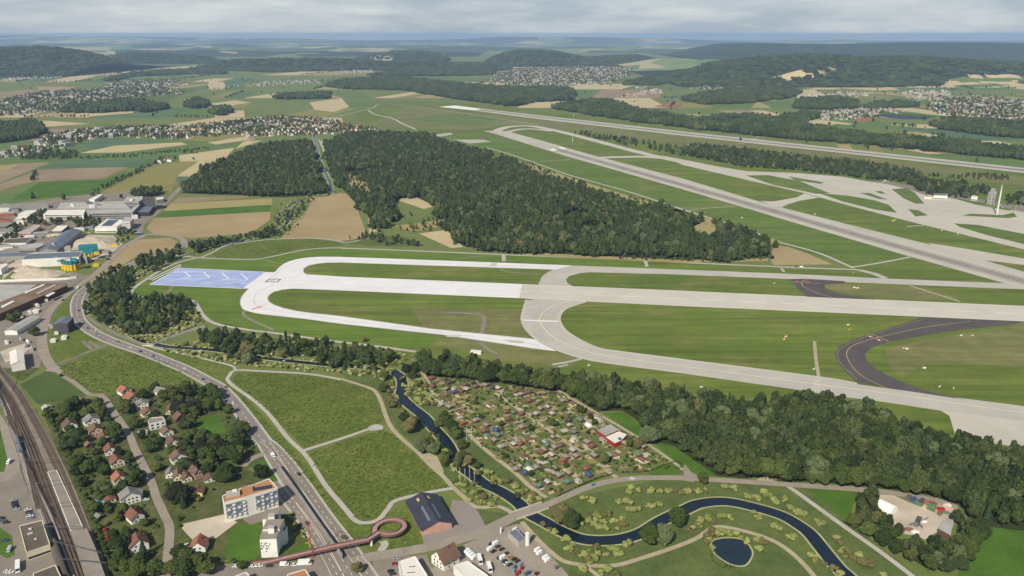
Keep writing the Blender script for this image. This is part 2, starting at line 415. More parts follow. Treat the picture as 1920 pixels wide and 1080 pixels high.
def smooth(pts, n=6, closed=False):
    """Catmull-Rom through points"""
    P = [Vector((p[0], p[1])) for p in pts]; R = []
    N_ = len(P); rngi = range(N_ if closed else N_ - 1)
    for i in rngi:
        p1, p2 = P[i], P[(i + 1) % N_]
        p0 = P[i - 1] if (i > 0 or closed) else p1 * 2 - p2
        p3 = P[(i + 2) % N_] if (i + 2 < N_ or closed) else p2 * 2 - p1
        for k in range(n):
            t = k / n
            R.append(0.5 * ((2 * p1) + (p2 - p0) * t + (2 * p0 - 5 * p1 + 4 * p2 - p3) * t * t + (3 * p1 - p0 - 3 * p2 + p3) * t ** 3))
    if not closed: R.append(P[-1])
    return R
def sheet(name, poly, m, z, sm=0, parent=None, th=0):
    P = [G(*p) for p in poly]
    if sm: P = smooth(P, sm, True)
    b = MB()
    pl = [(p[0], p[1]) for p in P]
    if th: b.prism(pl, z - th, z)
    else: b.add([(x, y, z) for x, y in pl], tris(pl))
    o = b.build(name, m, parent)
    return o if parent is not None else structure(o)
def ribbon_pts(C, w):
    L_, R_ = [], []
    for i, p in enumerate(C):
        a = C[max(i - 1, 0)]; c = C[min(i + 1, len(C) - 1)]
        d = (c - a); d = d / max(d.length, 1e-6); nrm = Vector((-d.y, d.x))
        ww = w(i / (len(C) - 1)) if callable(w) else w
        L_.append(p + nrm * ww / 2); R_.append(p - nrm * ww / 2)
    return L_, R_
def ribbon(b, C, w, z, th=0):
    L_, R_ = ribbon_pts(C, w); n = len(C)
    V = [(p.x, p.y, z) for p in L_] + [(p.x, p.y, z) for p in R_]
    b.add(V, [(n + i, n + i + 1, i + 1, i) for i in range(n - 1)])
    if th:
        for S, fl in ((L_, 0), (R_, 1)):
            V = [(p.x, p.y, z) for p in S] + [(p.x, p.y, z - th) for p in S]
            F = [(i, i + 1, n + i + 1, n + i) for i in range(n - 1)]
            b.add(V, [f[::-1] for f in F] if fl else F)
def wpts(pts, sm=6, off=0.0):
    C = smooth([G(*p) for p in pts], sm) if sm else [Vector(G(*p)[:2]) for p in pts]
    if off:
        L_, R_ = ribbon_pts(C, 2 * off); C = L_
    return C
def resample(C, step):
    out_, acc = [C[0]], 0.0
    for a, b_ in zip(C, C[1:]):
        d = (b_ - a).length
        while acc + d >= step:
            a = a + (b_ - a) * ((step - acc) / d); d = (b_ - a).length; acc = 0; out_.append(a.copy())
        acc += d
    return out_
def road(name, pts, w, m, z=.30, sm=6, th=0, parent=None):
    b = MB(); ribbon(b, wpts(pts, sm), w, z, th)
    o = b.build(name, m, parent)
    return o if parent is not None else structure(o)
def dashes(name, C, w, dash, gap, m, z, parent=None):
    R_ = resample(C, 1.0); b = MB(); k = 0; per = int(dash + gap)
    while k + int(dash) < len(R_):
        ribbon(b, R_[k:k + int(dash) + 1], w, z); k += per
    if b.v: return b.build(name, m, parent)
def line(name, C, w, m, z, parent=None):
    b = MB(); ribbon(b, C, w, z); return b.build(name, m, parent)

# ---------------------------------------------------------------- far farmland: patchwork of fields
AIR = [(560, 250), (640, 230), (690, 185), (760, 178), (850, 176), (960, 186), (1060, 195), (1200, 215), (1400, 250), (1600, 280), (2100, 330), (2400, 1300), (-400, 1300), (-400, 400), (0, 385), (300, 390), (420, 300)]
FIELDM = ['crop', 'straw', 'soil', 'crop', 'olive', 'straw2', 'crop2', 'ground', 'crop', 'soil2', 'straw', 'ground', 'parkgrass']
rr = random.Random(21)
fcount = 0; HEDGE = []
for j, (Y0, Y1, W0) in enumerate([(1850, 2050, 190), (2050, 2300, 220), (2300, 2600, 260), (2600, 2950, 280), (2950, 3350, 300), (3350, 3800, 330), (3800, 4400, 360), (4400, 5100, 420), (5100, 5900, 500), (5900, 6900, 600), (6900, 8200, 700), (8200, 10000, 900)]):
    x = -.66 * Y1
    while x < .68 * Y1:
        w = W0 * rr.uniform(.35, 1.0)
        cxp, cyp = PRJ(x + w / 2, (Y0 + Y1) / 2)
        if not inpoly([cxp], [cyp], AIR)[0] and -60 < cxp < 1980:
            k = rr.choice(FIELDM)
            if k != 'ground':
                sh = rr.uniform(-.35, .35) * (Y1 - Y0); g = (Y1 - Y0) * rr.choice([.0, .03, .3, .5, .65])
                n2 = rr.choice([1, 1, 2, 2, 3])
                for q in range(n2):
                    xa, xb = x + w * q / n2, x + w * (q + 1) / n2
                    if rr.random() < .34: HEDGE.append((xa, Y0, xb, Y0)) if rr.random() < .5 else HEDGE.append((xa, Y0, xa + sh, Y1 - g))
                    b = MB()
                    P = [(xa, Y0), (xb - 3, Y0), (xb - 3 + sh, Y1 - g), (xa + sh, Y1 - g)]
                    b.add([(p[0], p[1], .06 + .0004 * (fcount % 40)) for p in P], [(0, 1, 2, 3)])
                    structure(b.build("field", M[k if q == 0 else rr.choice(FIELDM)])); fcount += 1
        x += w
for k, poly in [
    ('crop', [(0, 300), (150, 262), (330, 262), (460, 262), (440, 280), (300, 300), (200, 315), (0, 350)]),
    ('soil2', [(-60, 345), (0, 311), (30, 307), (95, 304), (0, 343)]),
    ('straw2', [(-40, 322), (0, 310), (40, 307), (0, 325)]),
    ('crop2', [(75, 317), (110, 303), (305, 288), (240, 312)]),
    ('soil2', [(0, 345), (75, 318), (240, 313), (192, 335), (60, 341), (-30, 365)]),
    ('lawn', [(20, 376), (72, 342), (196, 337), (240, 320), (215, 345), (160, 366)]),
    ('crop', [(-40, 390), (0, 364), (40, 362), (20, 376), (110, 372), (100, 384), (0, 388)]),
    ('crop2', [(150, 271), (205, 257), (308, 265), (180, 280)]),
    ('straw', [(150, 287), (215, 273), (340, 267), (352, 271), (230, 286)]),
    ('crop', [(150, 291), (240, 287), (400, 270), (420, 277), (210, 301)]),
    ('straw', [(335, 291), (440, 277), (420, 300), (370, 331), (330, 331), (372, 303), (337, 303)]),
    ('olive', [(188, 362), (243, 333), (292, 307), (370, 303), (335, 328), (320, 362)]),
    ('straw', [(388, 267), (462, 256), (470, 262), (405, 271)]),
    ('olive', [(330, 262), (420, 248), (455, 254), (385, 265)]),
    ('straw', [(598, 265), (650, 255), (650, 268), (605, 275)]),
    ('soil2', [(318, 382), (335, 371), (463, 366), (466, 371)]),
    ('straw2', [(306, 396), (320, 382), (510, 372), (510, 384)]),
    ('lawn', [(290, 409), (306, 396), (508, 384), (507, 396)]),
    ('soil', [(274, 428), (288, 409), (507, 397), (507, 412), (470, 437), (360, 447), (287, 438)]),
    ('soil', [(165, 530), (190, 505), (235, 463), (262, 449), (320, 446), (333, 453), (320, 470), (256, 481), (190, 522)]),
    ('soil', [(525, 449), (565, 405), (582, 385), (575, 372), (640, 362), (660, 365), (684, 430), (690, 446), (640, 452), (582, 447)]),
    ('straw', [(690, 410), (708, 405), (712, 432), (692, 440)]),
    ('parkgrass', [(640, 455), (700, 440), (760, 445), (800, 462), (700, 462)]),
    ('straw', [(735, 372), (775, 362), (828, 384), (795, 392)]),
    ('straw2', [(740, 424), (825, 413), (831, 425), (770, 434)]),
    ('crop', [(740, 414), (830, 402), (826, 412), (742, 422)]),
    ('straw', [(786, 438), (846, 430), (884, 463), (845, 465)]),
    ('straw2', [(1286, 425), (1320, 415), (1360, 435), (1340, 450), (1290, 450)]),
    ('soil', [(1443, 484), (1452, 462), (1475, 462), (1510, 474), (1562, 496), (1450, 497)]),
    ('straw2', [(1060, 332), (1120, 350), (1180, 372), (1180, 380), (1090, 352)]),
    ('straw', [(1480, 222), (1520, 222), (1600, 232), (1570, 238), (1482, 228)]),
    ('redsoil', [(1595, 228), (1625, 219), (1645, 222), (1625, 229)]),
    ('redsoil', [(1225, 200), (1260, 192), (1278, 198), (1265, 203)]),
    ('crop', [(1550, 236), (1570, 232), (1640, 240), (1620, 247)]),
    ('lawn', [(1632, 211), (1650, 207), (1770, 217), (1750, 221)]),
    ('straw', [(1490, 160), (1500, 150), (1560, 152), (1640, 158), (1690, 168), (1640, 170)]),
    ('crop', [(1690, 160), (1780, 152), (1900, 158), (1890, 168), (1700, 172)]),
    ('straw', [(0, 232), (80, 226), (170, 232), (60, 240)]),
    ('straw', [(150, 216), (250, 207), (250, 212), (160, 219)]),
    ('straw', [(390, 195), (440, 188), (470, 192), (420, 200)]),
    ('crop', [(280, 212), (380, 205), (380, 210), (300, 216)]),
    ('straw', [(580, 192), (640, 184), (655, 200), (625, 210), (590, 206)]),
]:
    sheet("field", poly, M[k], .14 + .001 * (fcount % 30)); fcount += 1
sheet("solar_field", [(1636, 217), (1655, 213), (1752, 219), (1735, 224), (1690, 223)], M['roof_dark'], .5)

# ---------------------------------------------------------------- airfield
sheet("airfield_grass", [(250, 545), (285, 520), (340, 488), (410, 487), (500, 482), (560, 470), (640, 464), (760, 469), (940, 478), (1207, 489), (1280, 493), (1493, 502), (1593, 505), (1530, 473), (1447, 450), (1280, 393), (1173, 358), (1063, 327), (973, 295), (900, 268), (840, 255), (690, 235), (660, 215), (700, 195), (780, 188), (960, 200), (1200, 232), (1500, 275), (1920, 325), (2200, 360), (2300, 900), (1920, 850), (1700, 800), (1400, 760), (1100, 715), (900, 690), (780, 668), (640, 645), (470, 622), (390, 603), (365, 568), (320, 560), (262, 558)], M['airgrass'], .18)
sheet("airfield_grass", [(1000, 335), (1110, 362), (1440, 452), (1610, 500), (1705, 480), (1300, 362), (1060, 297), (940, 256), (870, 255)], M['airgrass3'], .20)
sheet("airfield_grass", [(690, 236), (760, 200), (1000, 222), (1200, 240), (1900, 330), (2000, 360), (1700, 320), (1300, 275), (1060, 250), (1000, 232), (940, 236), (880, 246)], M['airgrass2'], .20)
sheet("airfield_grass", [(750, 226), (860, 212), (960, 226), (880, 236)], M['airgrass3'], .21)
sheet("airfield_grass", [(770, 576), (983, 580), (978, 602), (990, 634), (1020, 650), (1090, 678), (1060, 690), (900, 668), (800, 640), (792, 610)], M['airgrass2'], .21)
sheet("airfield_grass", [(1660, 655), (1720, 640), (1920, 605), (2100, 600), (2100, 700), (1780, 680), (1720, 690), (1690, 710), (1670, 690)], M['airgrass2'], .22)
sheet("airfield_grass", [(1545, 533), (1640, 533), (1720, 540), (1810, 562), (1700, 562), (1600, 552), (1550, 541)], M['airgrass2'], .22)
sheet("airfield_grass", [(344, 495), (372, 487), (473, 488), (507, 485), (548, 478), (600, 468), (640, 467), (940, 480), (1200, 491), (1195, 503), (1073, 496), (640, 480), (600, 480), (555, 485), (528, 493), (512, 508), (400, 504), (345, 502)], M['airgrass_bright'], .23)
sheet("airfield_grass", [(254, 549), (262, 538), (280, 535), (450, 543), (450, 556), (446, 568), (455, 584), (490, 593), (567, 601), (827, 632), (800, 655), (640, 640), (473, 617), (400, 602), (380, 585), (368, 567), (325, 556), (265, 555)], M['airgrass_bright'], .23)
Z = .34
rw = structure(MB().build("runway", M['concrete']))
rw["kind"] = "structure"
def part_sheet(name, poly, m, z, parent=rw, sm=0): return sheet(name, poly, m, z, sm, parent)
part_sheet("runway_surface", [(979, 533), (1280, 545.5), (1600, 560), (1920, 574), (2300, 591), (2300, 621), (1920, 603), (1600, 588.5), (1280, 574.5), (973, 559.5)], M['concrete'], Z)
part_sheet("runway_extension", [(497, 510.5), (520, 511), (640, 519), (979, 533), (973, 559.5), (640, 545), (547, 541.5), (455, 541.5)], M['white_concrete'], Z)
cl = [G(500, 526)[:], G(2300, 606)[:]]
clv = [Vector(c[:2]) for c in cl]
c0 = clv[0] + (clv[1] - clv[0]) * .03
dashes("centre_line_marking", [c0 + (clv[1] - c0) * (i / 60) for i in range(61)], 1.1, 30, 20, M['white_paint'], Z + .06, rw)
for e, (a, b_) in enumerate([((982, 534.2), (2300, 592)), ((976, 558.5), (2300, 620))]):
    line("edge_line_marking", [Vector(G(*a)[:2]).lerp(Vector(G(*b_)[:2]), i / 30) for i in range(31)], .9, M['pale_paint'], Z + .05, rw)
for e_ in ([(1100, 564.5), (1280, 573), (1600, 587), (1720, 592.5)], [(1280, 547), (1480, 556)], [(1090, 537.5), (1280, 546)], [(560, 541), (640, 543.5), (973, 558)]):
    line("worn_verge", wpts(e_, 2), 7, M['airgrass2'], Z - .09, rw)
# turn pads and parallel taxiways, old concrete
tx = structure(MB().build("taxiway", M['taxi']))
TX = lambda poly, m=M['taxi'], z=Z - .03, sm=0, n="taxiway_surface": sheet(n, poly, m, z, sm, tx)
TX([(1073, 498), (1040, 505), (1028, 510), (1016, 519), (1009, 535), (1074, 537), (1065, 532), (1061, 525), (1067, 518), (1088, 512.5), (1107, 510.7), (1280, 515.5), (1480, 523.5), (1587, 529.5), (1920, 543), (2200, 556), (2200, 545), (1920, 533), (1647, 522), (1487, 514), (1280, 506)])
TX([(988, 559), (984, 575), (979, 590), (978, 602), (987, 620), (1007, 638), (1040, 656.7), (1087, 672), (1140, 682), (1280, 700.7), (1507, 733), (1557, 741.7), (1663, 755), (1760, 770), (1920, 790), (2150, 818), (2150, 792), (1920, 762), (1810, 748), (1607, 721), (1537, 709), (1280, 675.5), (1173, 662.7), (1123, 655), (1090, 641.7), (1060, 623), (1048, 606), (1047.5, 592), (1063, 577), (1100, 565), (1160, 560)])
TX([(1760, 768), (1780, 780), (1790, 813), (1797, 822), (1877, 834), (1920, 841), (2150, 872), (2150, 810), (1920, 785)], M['apron'], Z - .05)
# pale shoulders along the old south loop
for side in ([(988, 562), (980, 592), (981, 605), (990, 621), (1010, 639), (1043, 656), (1089, 671), (1142, 681), (1280, 699)], [(1098, 566), (1062, 578), (1049, 592), (1050, 606), (1062, 622), (1092, 640.5), (1125, 654), (1175, 661.5), (1280, 675), (1537, 708), (1607, 720)]):
    line("shoulder", wpts(side), 4.5, M['apron'], Z + .01, tx)
line("guide_line", wpts([(1075, 562), (1035, 575), (1015, 590), (1012, 603), (1025, 622), (1050, 640), (1090, 656), (1140, 668), (1280, 687), (1500, 717), (1663, 738), (1920, 775)]), 1.0, M['cream_paint'], Z + .04, tx)
TX([(981, 599.5), (1046, 602), (1046, 604.5), (981, 602)], M['white_concrete'], Z + .05)
TX([(1000, 592), (1046, 596), (1046, 597), (1000, 593)], M['yellow_paint'], Z + .05)
TX([(1538, 709.5), (1526, 711), (1522, 733), (1538, 736)], M['apron'], Z + .02)
TX([(986, 561), (998, 561.5), (997, 563), (985, 562.5)], M['asphalt_dark'], Z + .04)
dashes("threshold_slab", wpts([(1796, 818), (1830, 825)], 1), 8, 2, 2, M['white_concrete'], Z + .05, tx)
# white new loops
WT = lambda poly, m=M['white_concrete'], z=Z - .01, n="taxiway_extension": sheet(n, poly, m, z, 0, tx)
WT([(510, 513), (517, 509), (524, 501), (533, 494.5), (545, 489.5), (560, 485.8), (580, 483), (600, 481.8), (640, 482), (860, 490), (1073, 498), (1040, 506), (860, 500), (640, 492.7), (615, 493), (595, 495), (580, 498), (571, 503), (568.5, 508), (571, 513), (580, 516.8), (592, 518)])
WT([(467, 541), (459, 549), (453, 557), (450, 567), (452, 575), (458, 581.7), (472, 586), (493, 590), (567, 598), (640, 608), (827, 628), (993, 653), (1043, 659), (1007, 638), (993, 635), (813, 617), (640, 593), (583, 587), (555, 583), (533, 578), (515, 572), (505, 566), (502, 559), (506, 553), (515, 547), (530, 543.5), (550, 541.5)])
for e_ in ([(524, 501), (533, 494.5), (545, 489.5), (560, 485.8), (580, 483), (600, 481.8), (640, 482), (860, 490), (1073, 498)], [(1040, 505.5), (860, 499.5), (640, 492.2), (615, 492.6), (595, 494.6), (580, 497.6), (571, 502.6), (568.8, 508), (571, 512.6), (580, 516.4)], [(459, 549), (453, 557), (450.5, 567), (452.5, 575), (458, 581.3), (472, 585.5), (493, 589.5), (567, 597.5), (640, 607.5), (827, 627.5), (993, 652.5)], [(993, 635.5), (813, 617.5), (640, 593.5), (583, 587.5), (555, 583.5), (533, 578.5), (515, 572.5), (505, 566.5), (502, 559), (506, 552.5), (515, 546.5)]):
    line("edge_joint", wpts(e_), 1.1, M['taxi'], Z + .02, tx)
line("guide_line", wpts([(510, 521), (530, 503), (560, 490.5), (600, 487.5), (640, 487.5), (860, 495), (1056, 502)]), .8, M['taxi'], Z + .03, tx)
line("guide_line", wpts([(512, 534), (485, 548), (476, 560), (482, 574), (510, 582), (583, 592), (640, 600.5), (813, 622), (1010, 647)]), .8, M['taxi'], Z + .03, tx)
for poly in ([(843, 628.5), (868, 629), (858, 633), (835, 632)], [(945, 637), (985, 640), (978, 645), (955, 642)], [(921, 493.2), (932, 493.8), (930, 499.5), (919, 499)]):
    WT(poly, M['asphalt_grey'] if 0 else M['concrete'], Z + .03, "concrete_patch")
line("hold_line", wpts([(470, 580), (503, 570)], 1), .7, M['red_paint'], Z + .05, tx)
for p in ((477, 580), (486, 577)): WT([(p[0] - 5, p[1]), (p[0] + 4, p[1] - 2), (p[0] + 5, p[1] - .8), (p[0] - 4, p[1] + 1.2)], M['red_paint'], Z + .05, "hold_sign_marking")
# blue arresting bed with chevrons
bed = part_sheet("arrestor_bed", [(337, 503), (497, 510.5), (455, 541.5), (281, 534)], M['blue'], Z)
for a, b_ in [((337, 503), (497, 510.5)), ((281, 534), (455, 541.5)), ((337, 503), (281, 534))]:
    line("edge_line_marking", wpts([a, b_], 1), 1.6, M['white_concrete'], Z + .05, rw)
for x0, y0, xm, ym, x1, y1 in [(635, 300, 705, 358, 450, 405), (850, 305, 920, 368, 690, 410), (1060, 313, 1135, 380, 880, 425), (1270, 320, 1352, 390, 1100, 435)]:
    q = lambda x, y: (240 + x / 6, 460 + y / 6)
    line("chevron_marking", wpts([q(x0, y0), q(xm, ym)], 1), 1.7, M['white_paint'], Z + .06, rw)
    line("chevron_marking", wpts([q(xm, ym), q(x1, y1)], 1), 1.1, M['white_paint'], Z + .06, rw)
    line("chevron_marking", wpts([q(x0 - 140, y0 + 75), q(x1 + 90, y1 - 4)], 1), 3.5, M['navy_paint'] if 0 else M['blue'], Z + .03, rw)
part_sheet("box_marking", [(505, 523), (528, 523.3), (520, 530), (496, 529.2)], M['navy_paint'], Z + .06)
part_sheet("box_marking", [(506.5, 524.2), (524.5, 524.5), (518.5, 529), (500, 528.3)], M['white_concrete'], Z + .08)
part_sheet("box_marking", [(509, 525.2), (516, 525.3), (513, 527.8), (505, 527.5)], M['navy_paint'], Z + .10)
part_sheet("box_marking", [(510, 525.6), (515, 525.7), (512.5, 527.4), (507, 527.2)], M['white_concrete'], Z + .12)
# step wall at the head of the arrestor bed
st = thing("retaining_wall", "low white stepped concrete wall at the head of the blue paved strip", "wall")
for i, (a, b_) in enumerate([((280, 526.5), (339, 497.5)), ((285, 527.5), (341, 499.5))]):
    C = wpts([a, b_], 1); b = MB(); ribbon(b, C, 2.2, 1.6 - .6 * i, 1.6 - .6 * i); b.build("wall_step", M['pale_paint'], st)
# asphalt taxiways with yellow lines
ax = structure(MB().build("asphalt_taxiway", M['asphalt_dark']))
sheet("taxiway_surface", [(1727, 595.5), (1700, 605), (1640, 624), (1600, 636.7), (1573, 650), (1565, 665), (1577, 688), (1592, 704), (1607, 717), (1690, 732), (1810, 750), (1757, 738.5), (1713, 726), (1667, 706), (1640, 691), (1625, 676), (1622, 664), (1633, 653), (1663, 641.7), (1780, 621), (1910, 606.5), (1912, 603)], M['asphalt_dark'], Z + .02, 0, ax)
line("guide_line", wpts([(1820, 603), (1740, 613), (1660, 630), (1607, 645), (1588, 660), (1593, 680), (1613, 703), (1647, 721.7), (1680, 734)]), .6, M['yellow_paint'], Z + .06, ax)
line("edge_line", wpts([(1728, 600), (1640, 627), (1602, 640), (1578, 652), (1570, 666), (1580, 686), (1608, 713)]), .3, M['yellow_paint'], Z + .06, ax)
line("hold_line", wpts([(1633, 626.7), (1667, 640.7)], 1), 1.0, M['yellow_paint'], Z + .07, ax)
for p in ((1632, 631.5), (1648, 638)):
    for d in (-4, 0, 4):
        sheet("hold_sign_marking", [(p[0] + d - 1.5, p[1] + d * .35 - 1.3), (p[0] + d + 1.6, p[1] + d * .35 - .5), (p[0] + d + 1.2, p[1] + d * .35 + 1.5), (p[0] + d - 2, p[1] + d * .35 + .6)], M['red_paint'] if d else M['white_paint'], Z + .07, 0, ax)
sheet("taxiway_surface", [(1480, 523.5), (1510, 523), (1583, 527.5), (1586, 531.5), (1545, 533.5), (1548, 542), (1580, 552.5), (1643, 562.5), (1513, 557), (1496, 542)], M['asphalt_dark'], Z + .02, 0, ax)
line("guide_line", wpts([(1513, 524), (1503, 529), (1507, 538), (1530, 549), (1560, 558)]), .8, M['yellow_paint'], Z + .06, ax)
line("hold_line", wpts([(1484, 529.5), (1540, 532)], 1), .9, M['yellow_paint'], Z + .06, ax)
for p in ((1494, 528), (1514, 529)):
    sheet("hold_sign_marking", [(p[0] - 4, p[1] - .8), (p[0] + 4, p[1] - .2), (p[0] + 4, p[1] + .9), (p[0] - 4, p[1] + .4)], M['red_paint'], Z + .07, 0, ax)
# runway 16
r16 = structure(MB().build("runway", M['concrete16']))
U16 = [(905, 245.2), (953, 246.5), (1000, 259.5), (1120, 293.5), (1280, 335), (1357, 358), (1433, 381), (1613, 426.7), (1760, 463), (1920, 510), (2200, 590)]
L16 = [(2200, 625), (1920, 543), (1887, 532.5), (1707, 481.7), (1500, 421), (1300, 361), (1057, 291.5), (927, 250.5)]
sheet("runway_surface", U16 + L16, M['concrete16'], Z - .02, 0, r16)
C16 = wpts([(932, 248.6), (1280, 347.3), (1600, 439), (1920, 528), (2200, 609)], 8)
line("rubber_band", C16[3:], 15, M['rubber'], Z + .03, r16)
line("centre_line_marking", C16[1:], 1.0, M['pale_paint'], Z + .06, r16)
for o_ in (-12, 12):
    line("rubber_streak", ribbon_pts(C16[2:], 2 * abs(o_))[0 if o_ > 0 else 1], 2.2, M['rubber2'], Z + .04, r16)
    line("edge_line_marking", ribbon_pts(C16, 2 * abs(o_) * 2.1)[0 if o_ > 0 else 1], .9, M['pale_paint'], Z + .05, r16)
sheet("touchdown_marking", [(1028, 280.5), (1038, 278.8), (1046, 281), (1036, 283)], M['white_paint'], Z + .07, 0, r16)
sheet("touchdown_marking", [(1046, 276.8), (1052, 275.7), (1062, 278.6), (1056, 279.8)], M['white_paint'], Z + .07, 0, r16)
# far runway
r14 = structure(MB().build("runway", M['concrete16']))
sheet("runway_surface", [(822, 200.5), (853, 197.5), (900, 203.5), (1000, 215), (1280, 246.5), (1600, 281), (1920, 315), (2100, 334), (2100, 345), (1920, 324.5), (1600, 289.5), (1280, 254.5), (1000, 222), (887, 207.2)], M['concrete16'], Z - .02, 0, r14)
sheet("runway_start", [(824, 200.5), (853, 198), (902, 204.2), (889, 206.8)], M['white_paint'], Z + .03, 0, r14)
line("rubber_band", wpts([(900, 206), (1000, 218), (1280, 250.5), (1600, 285.2), (1920, 319.8), (2100, 339.5)], 1), 24, M['rubber2'], Z + .03, r14)
line("centre_line_marking", wpts([(900, 206), (1000, 218), (1280, 250.5), (1600, 285.2), (1920, 319.8), (2100, 339.5)], 1), 1.2, M['pale_paint'], Z + .06, r14)
# east taxiways and apron
tE = structure(MB().build("taxiway", M['apron']))
TE = lambda pts, w, m=M['apron'], z=Z - .04: line("taxiway_surface", wpts(pts), w, m, z - w * .0006, tE)
TE([(930, 247), (940, 241.5), (958, 237.5), (990, 236), (1018, 240), (1073, 252.5), (1200, 286), (1280, 304), (1347, 319)], 34)
TE([(953, 247), (975, 242.5), (1000, 242), (1035, 246)], 26)
TE([(1115, 296), (1165, 294.5), (1205, 294), (1240, 296.5)], 30)
sheet("apron_surface", [(1240, 292), (1280, 299), (1347, 312.5), (1400, 321), (1500, 325), (1580, 331.5), (1615, 338), (1665, 346), (1700, 354), (1735, 366), (1780, 371), (1850, 385), (1920, 398), (2150, 440), (2150, 530), (1920, 468), (1800, 438.5), (1740, 424), (1690, 411.5), (1600, 388), (1507, 362), (1430, 344.5), (1347, 325), (1280, 309.5)], M['apron'], Z - .06, 0, tE)
sheet("apron_edge", [(1620, 340), (1665, 340.5), (1730, 352), (1800, 368), (1920, 388), (2100, 420), (2100, 440), (1920, 398), (1850, 385), (1780, 372), (1735, 367), (1700, 355), (1665, 347)], M['asphalt_grey'], Z - .08, 0, tE)
sheet("taxiway_surface", [(1425, 377), (1450, 378), (1495, 370), (1508, 363), (1535, 371), (1500, 376.5), (1475, 384), (1462, 391)], M['apron'], Z - .05, 0, tE)
sheet("taxiway_surface", [(1740, 456), (1800, 465), (1920, 485), (2150, 525), (2150, 540), (1920, 497), (1826, 486), (1790, 479)], M['apron'], Z - .05, 0, tE)
for isl in ([(1398, 329), (1440, 328.5), (1500, 340), (1557, 363), (1530, 363.5), (1450, 347)], [(1612, 362), (1630, 362), (1665, 375), (1648, 373)], [(1640, 358.5), (1652, 358.5), (1661, 363.5), (1650, 363)],
            [(1537, 363), (1590, 367), (1640, 376), (1666, 384), (1682, 399.5), (1640, 393), (1580, 378)], [(1672, 355), (1700, 353), (1716, 362), (1733, 382), (1716, 382), (1694, 372)],
            [(1703, 392), (1723, 395), (1740, 404), (1716, 406)], [(1805, 404.5), (1818, 401), (1880, 403.5), (1900, 399), (1907, 407), (1890, 409.5)], [(1788, 419), (1833, 422), (1920, 439), (2100, 475), (2100, 500), (1920, 458), (1850, 441), (1800, 426)],
            [(1780, 370), (1850, 382), (1903, 394), (1890, 395), (1830, 384)], [(1478, 331), (1545, 342), (1538, 345), (1490, 338)]):
    sheet("grass_island", isl, M['airgrass3'], Z + .05)
for pts, w in [([(913, 277), (973, 295), (1063, 327), (1173, 358), (1280, 393), (1407, 433), (1447, 450), (1530, 473), (1587, 497), (1600, 503)], 6),
               ([(640, 465.5), (760, 470), (940, 477.5), (1207, 488.5), (1280, 492.5), (1493, 502), (1593, 505.5), (1613, 507)], 6),
               ([(1613, 507), (1640, 514), (1660, 522)], 11), ([(1600, 501), (1650, 493), (1707, 482)], 5),
               ([(1706, 536), (1760, 553), (1800, 566)], 3), ([(1280, 397), (1320, 391), (1378, 387)], 3), ([(1015, 303), (1070, 299)], 4),
               ([(1700, 425), (1738, 422)], 4), ([(1035, 684), (1065, 679), (1090, 673)], 4), ([(944, 478), (945, 490)], 6), ([(1210, 489), (1213, 500)], 5), ([(1465, 503), (1470, 510)], 4),
               ([(555, 235), (690, 205), (710, 196), (750, 197), (850, 210), (930, 222), (1010, 234)], 6), ([(690, 207), (705, 215), (735, 222), (755, 232), (780, 243)], 10), ([(760, 227), (860, 223), (990, 232)], 4),
               ([(1372, 271), (1395, 268), (1425, 255)], 4), ([(1040, 690), (1065, 684)], 3)]:
    road("service_road", pts, w, M['path'], Z - .02 - .0031 * (fcount % 17)); fcount += 1
road("service_road", [(1527, 640), (1530, 675), (1535, 707)], 3.5, M['gravel'], Z)
for pts in ([(882, 549.5)], ):
    pass
for pts, w in [([(640, 492), (700, 488)], 5)]: pass
for pts, w in [([(830, 586), (880, 588), (905, 592), (908, 602), (903, 625)], 5), ([(900, 642), (915, 655), (935, 665)], 4.5), ([(457, 583), (458, 592), (475, 602), (500, 613), (513, 620)], 4), ([(323, 537), (318, 545), (308, 553)], 3.5), ([(500, 487), (515, 493), (535, 496)], 3), ([(852, 487), (895, 481), (938, 480)], 3), ([(935, 502), (945, 508), (970, 512), (1010, 513)], 3.5)]:
    road("service_road", pts, w, M['asphalt_grey'], Z - .05 - .0031 * (fcount % 17)); fcount += 1

# gravel lots beside the north wood
sheet("gravel_lot", [(812, 253), (845, 249), (850, 252), (822, 257)], M['path'], .3)
sheet("gravel_lot", [(850, 262), (905, 262), (922, 266), (880, 269)], M['path'], .3)
for pts, w in [([(455, 240), (470, 255), (475, 266)], 9), ([(338, 352), (300, 392), (270, 418), (262, 430)], 10)]: road("road", pts, w, M['street'], .28)
road("canal_track", [(598, 262), (606, 280), (612, 300)], 5, M['path'], .26)

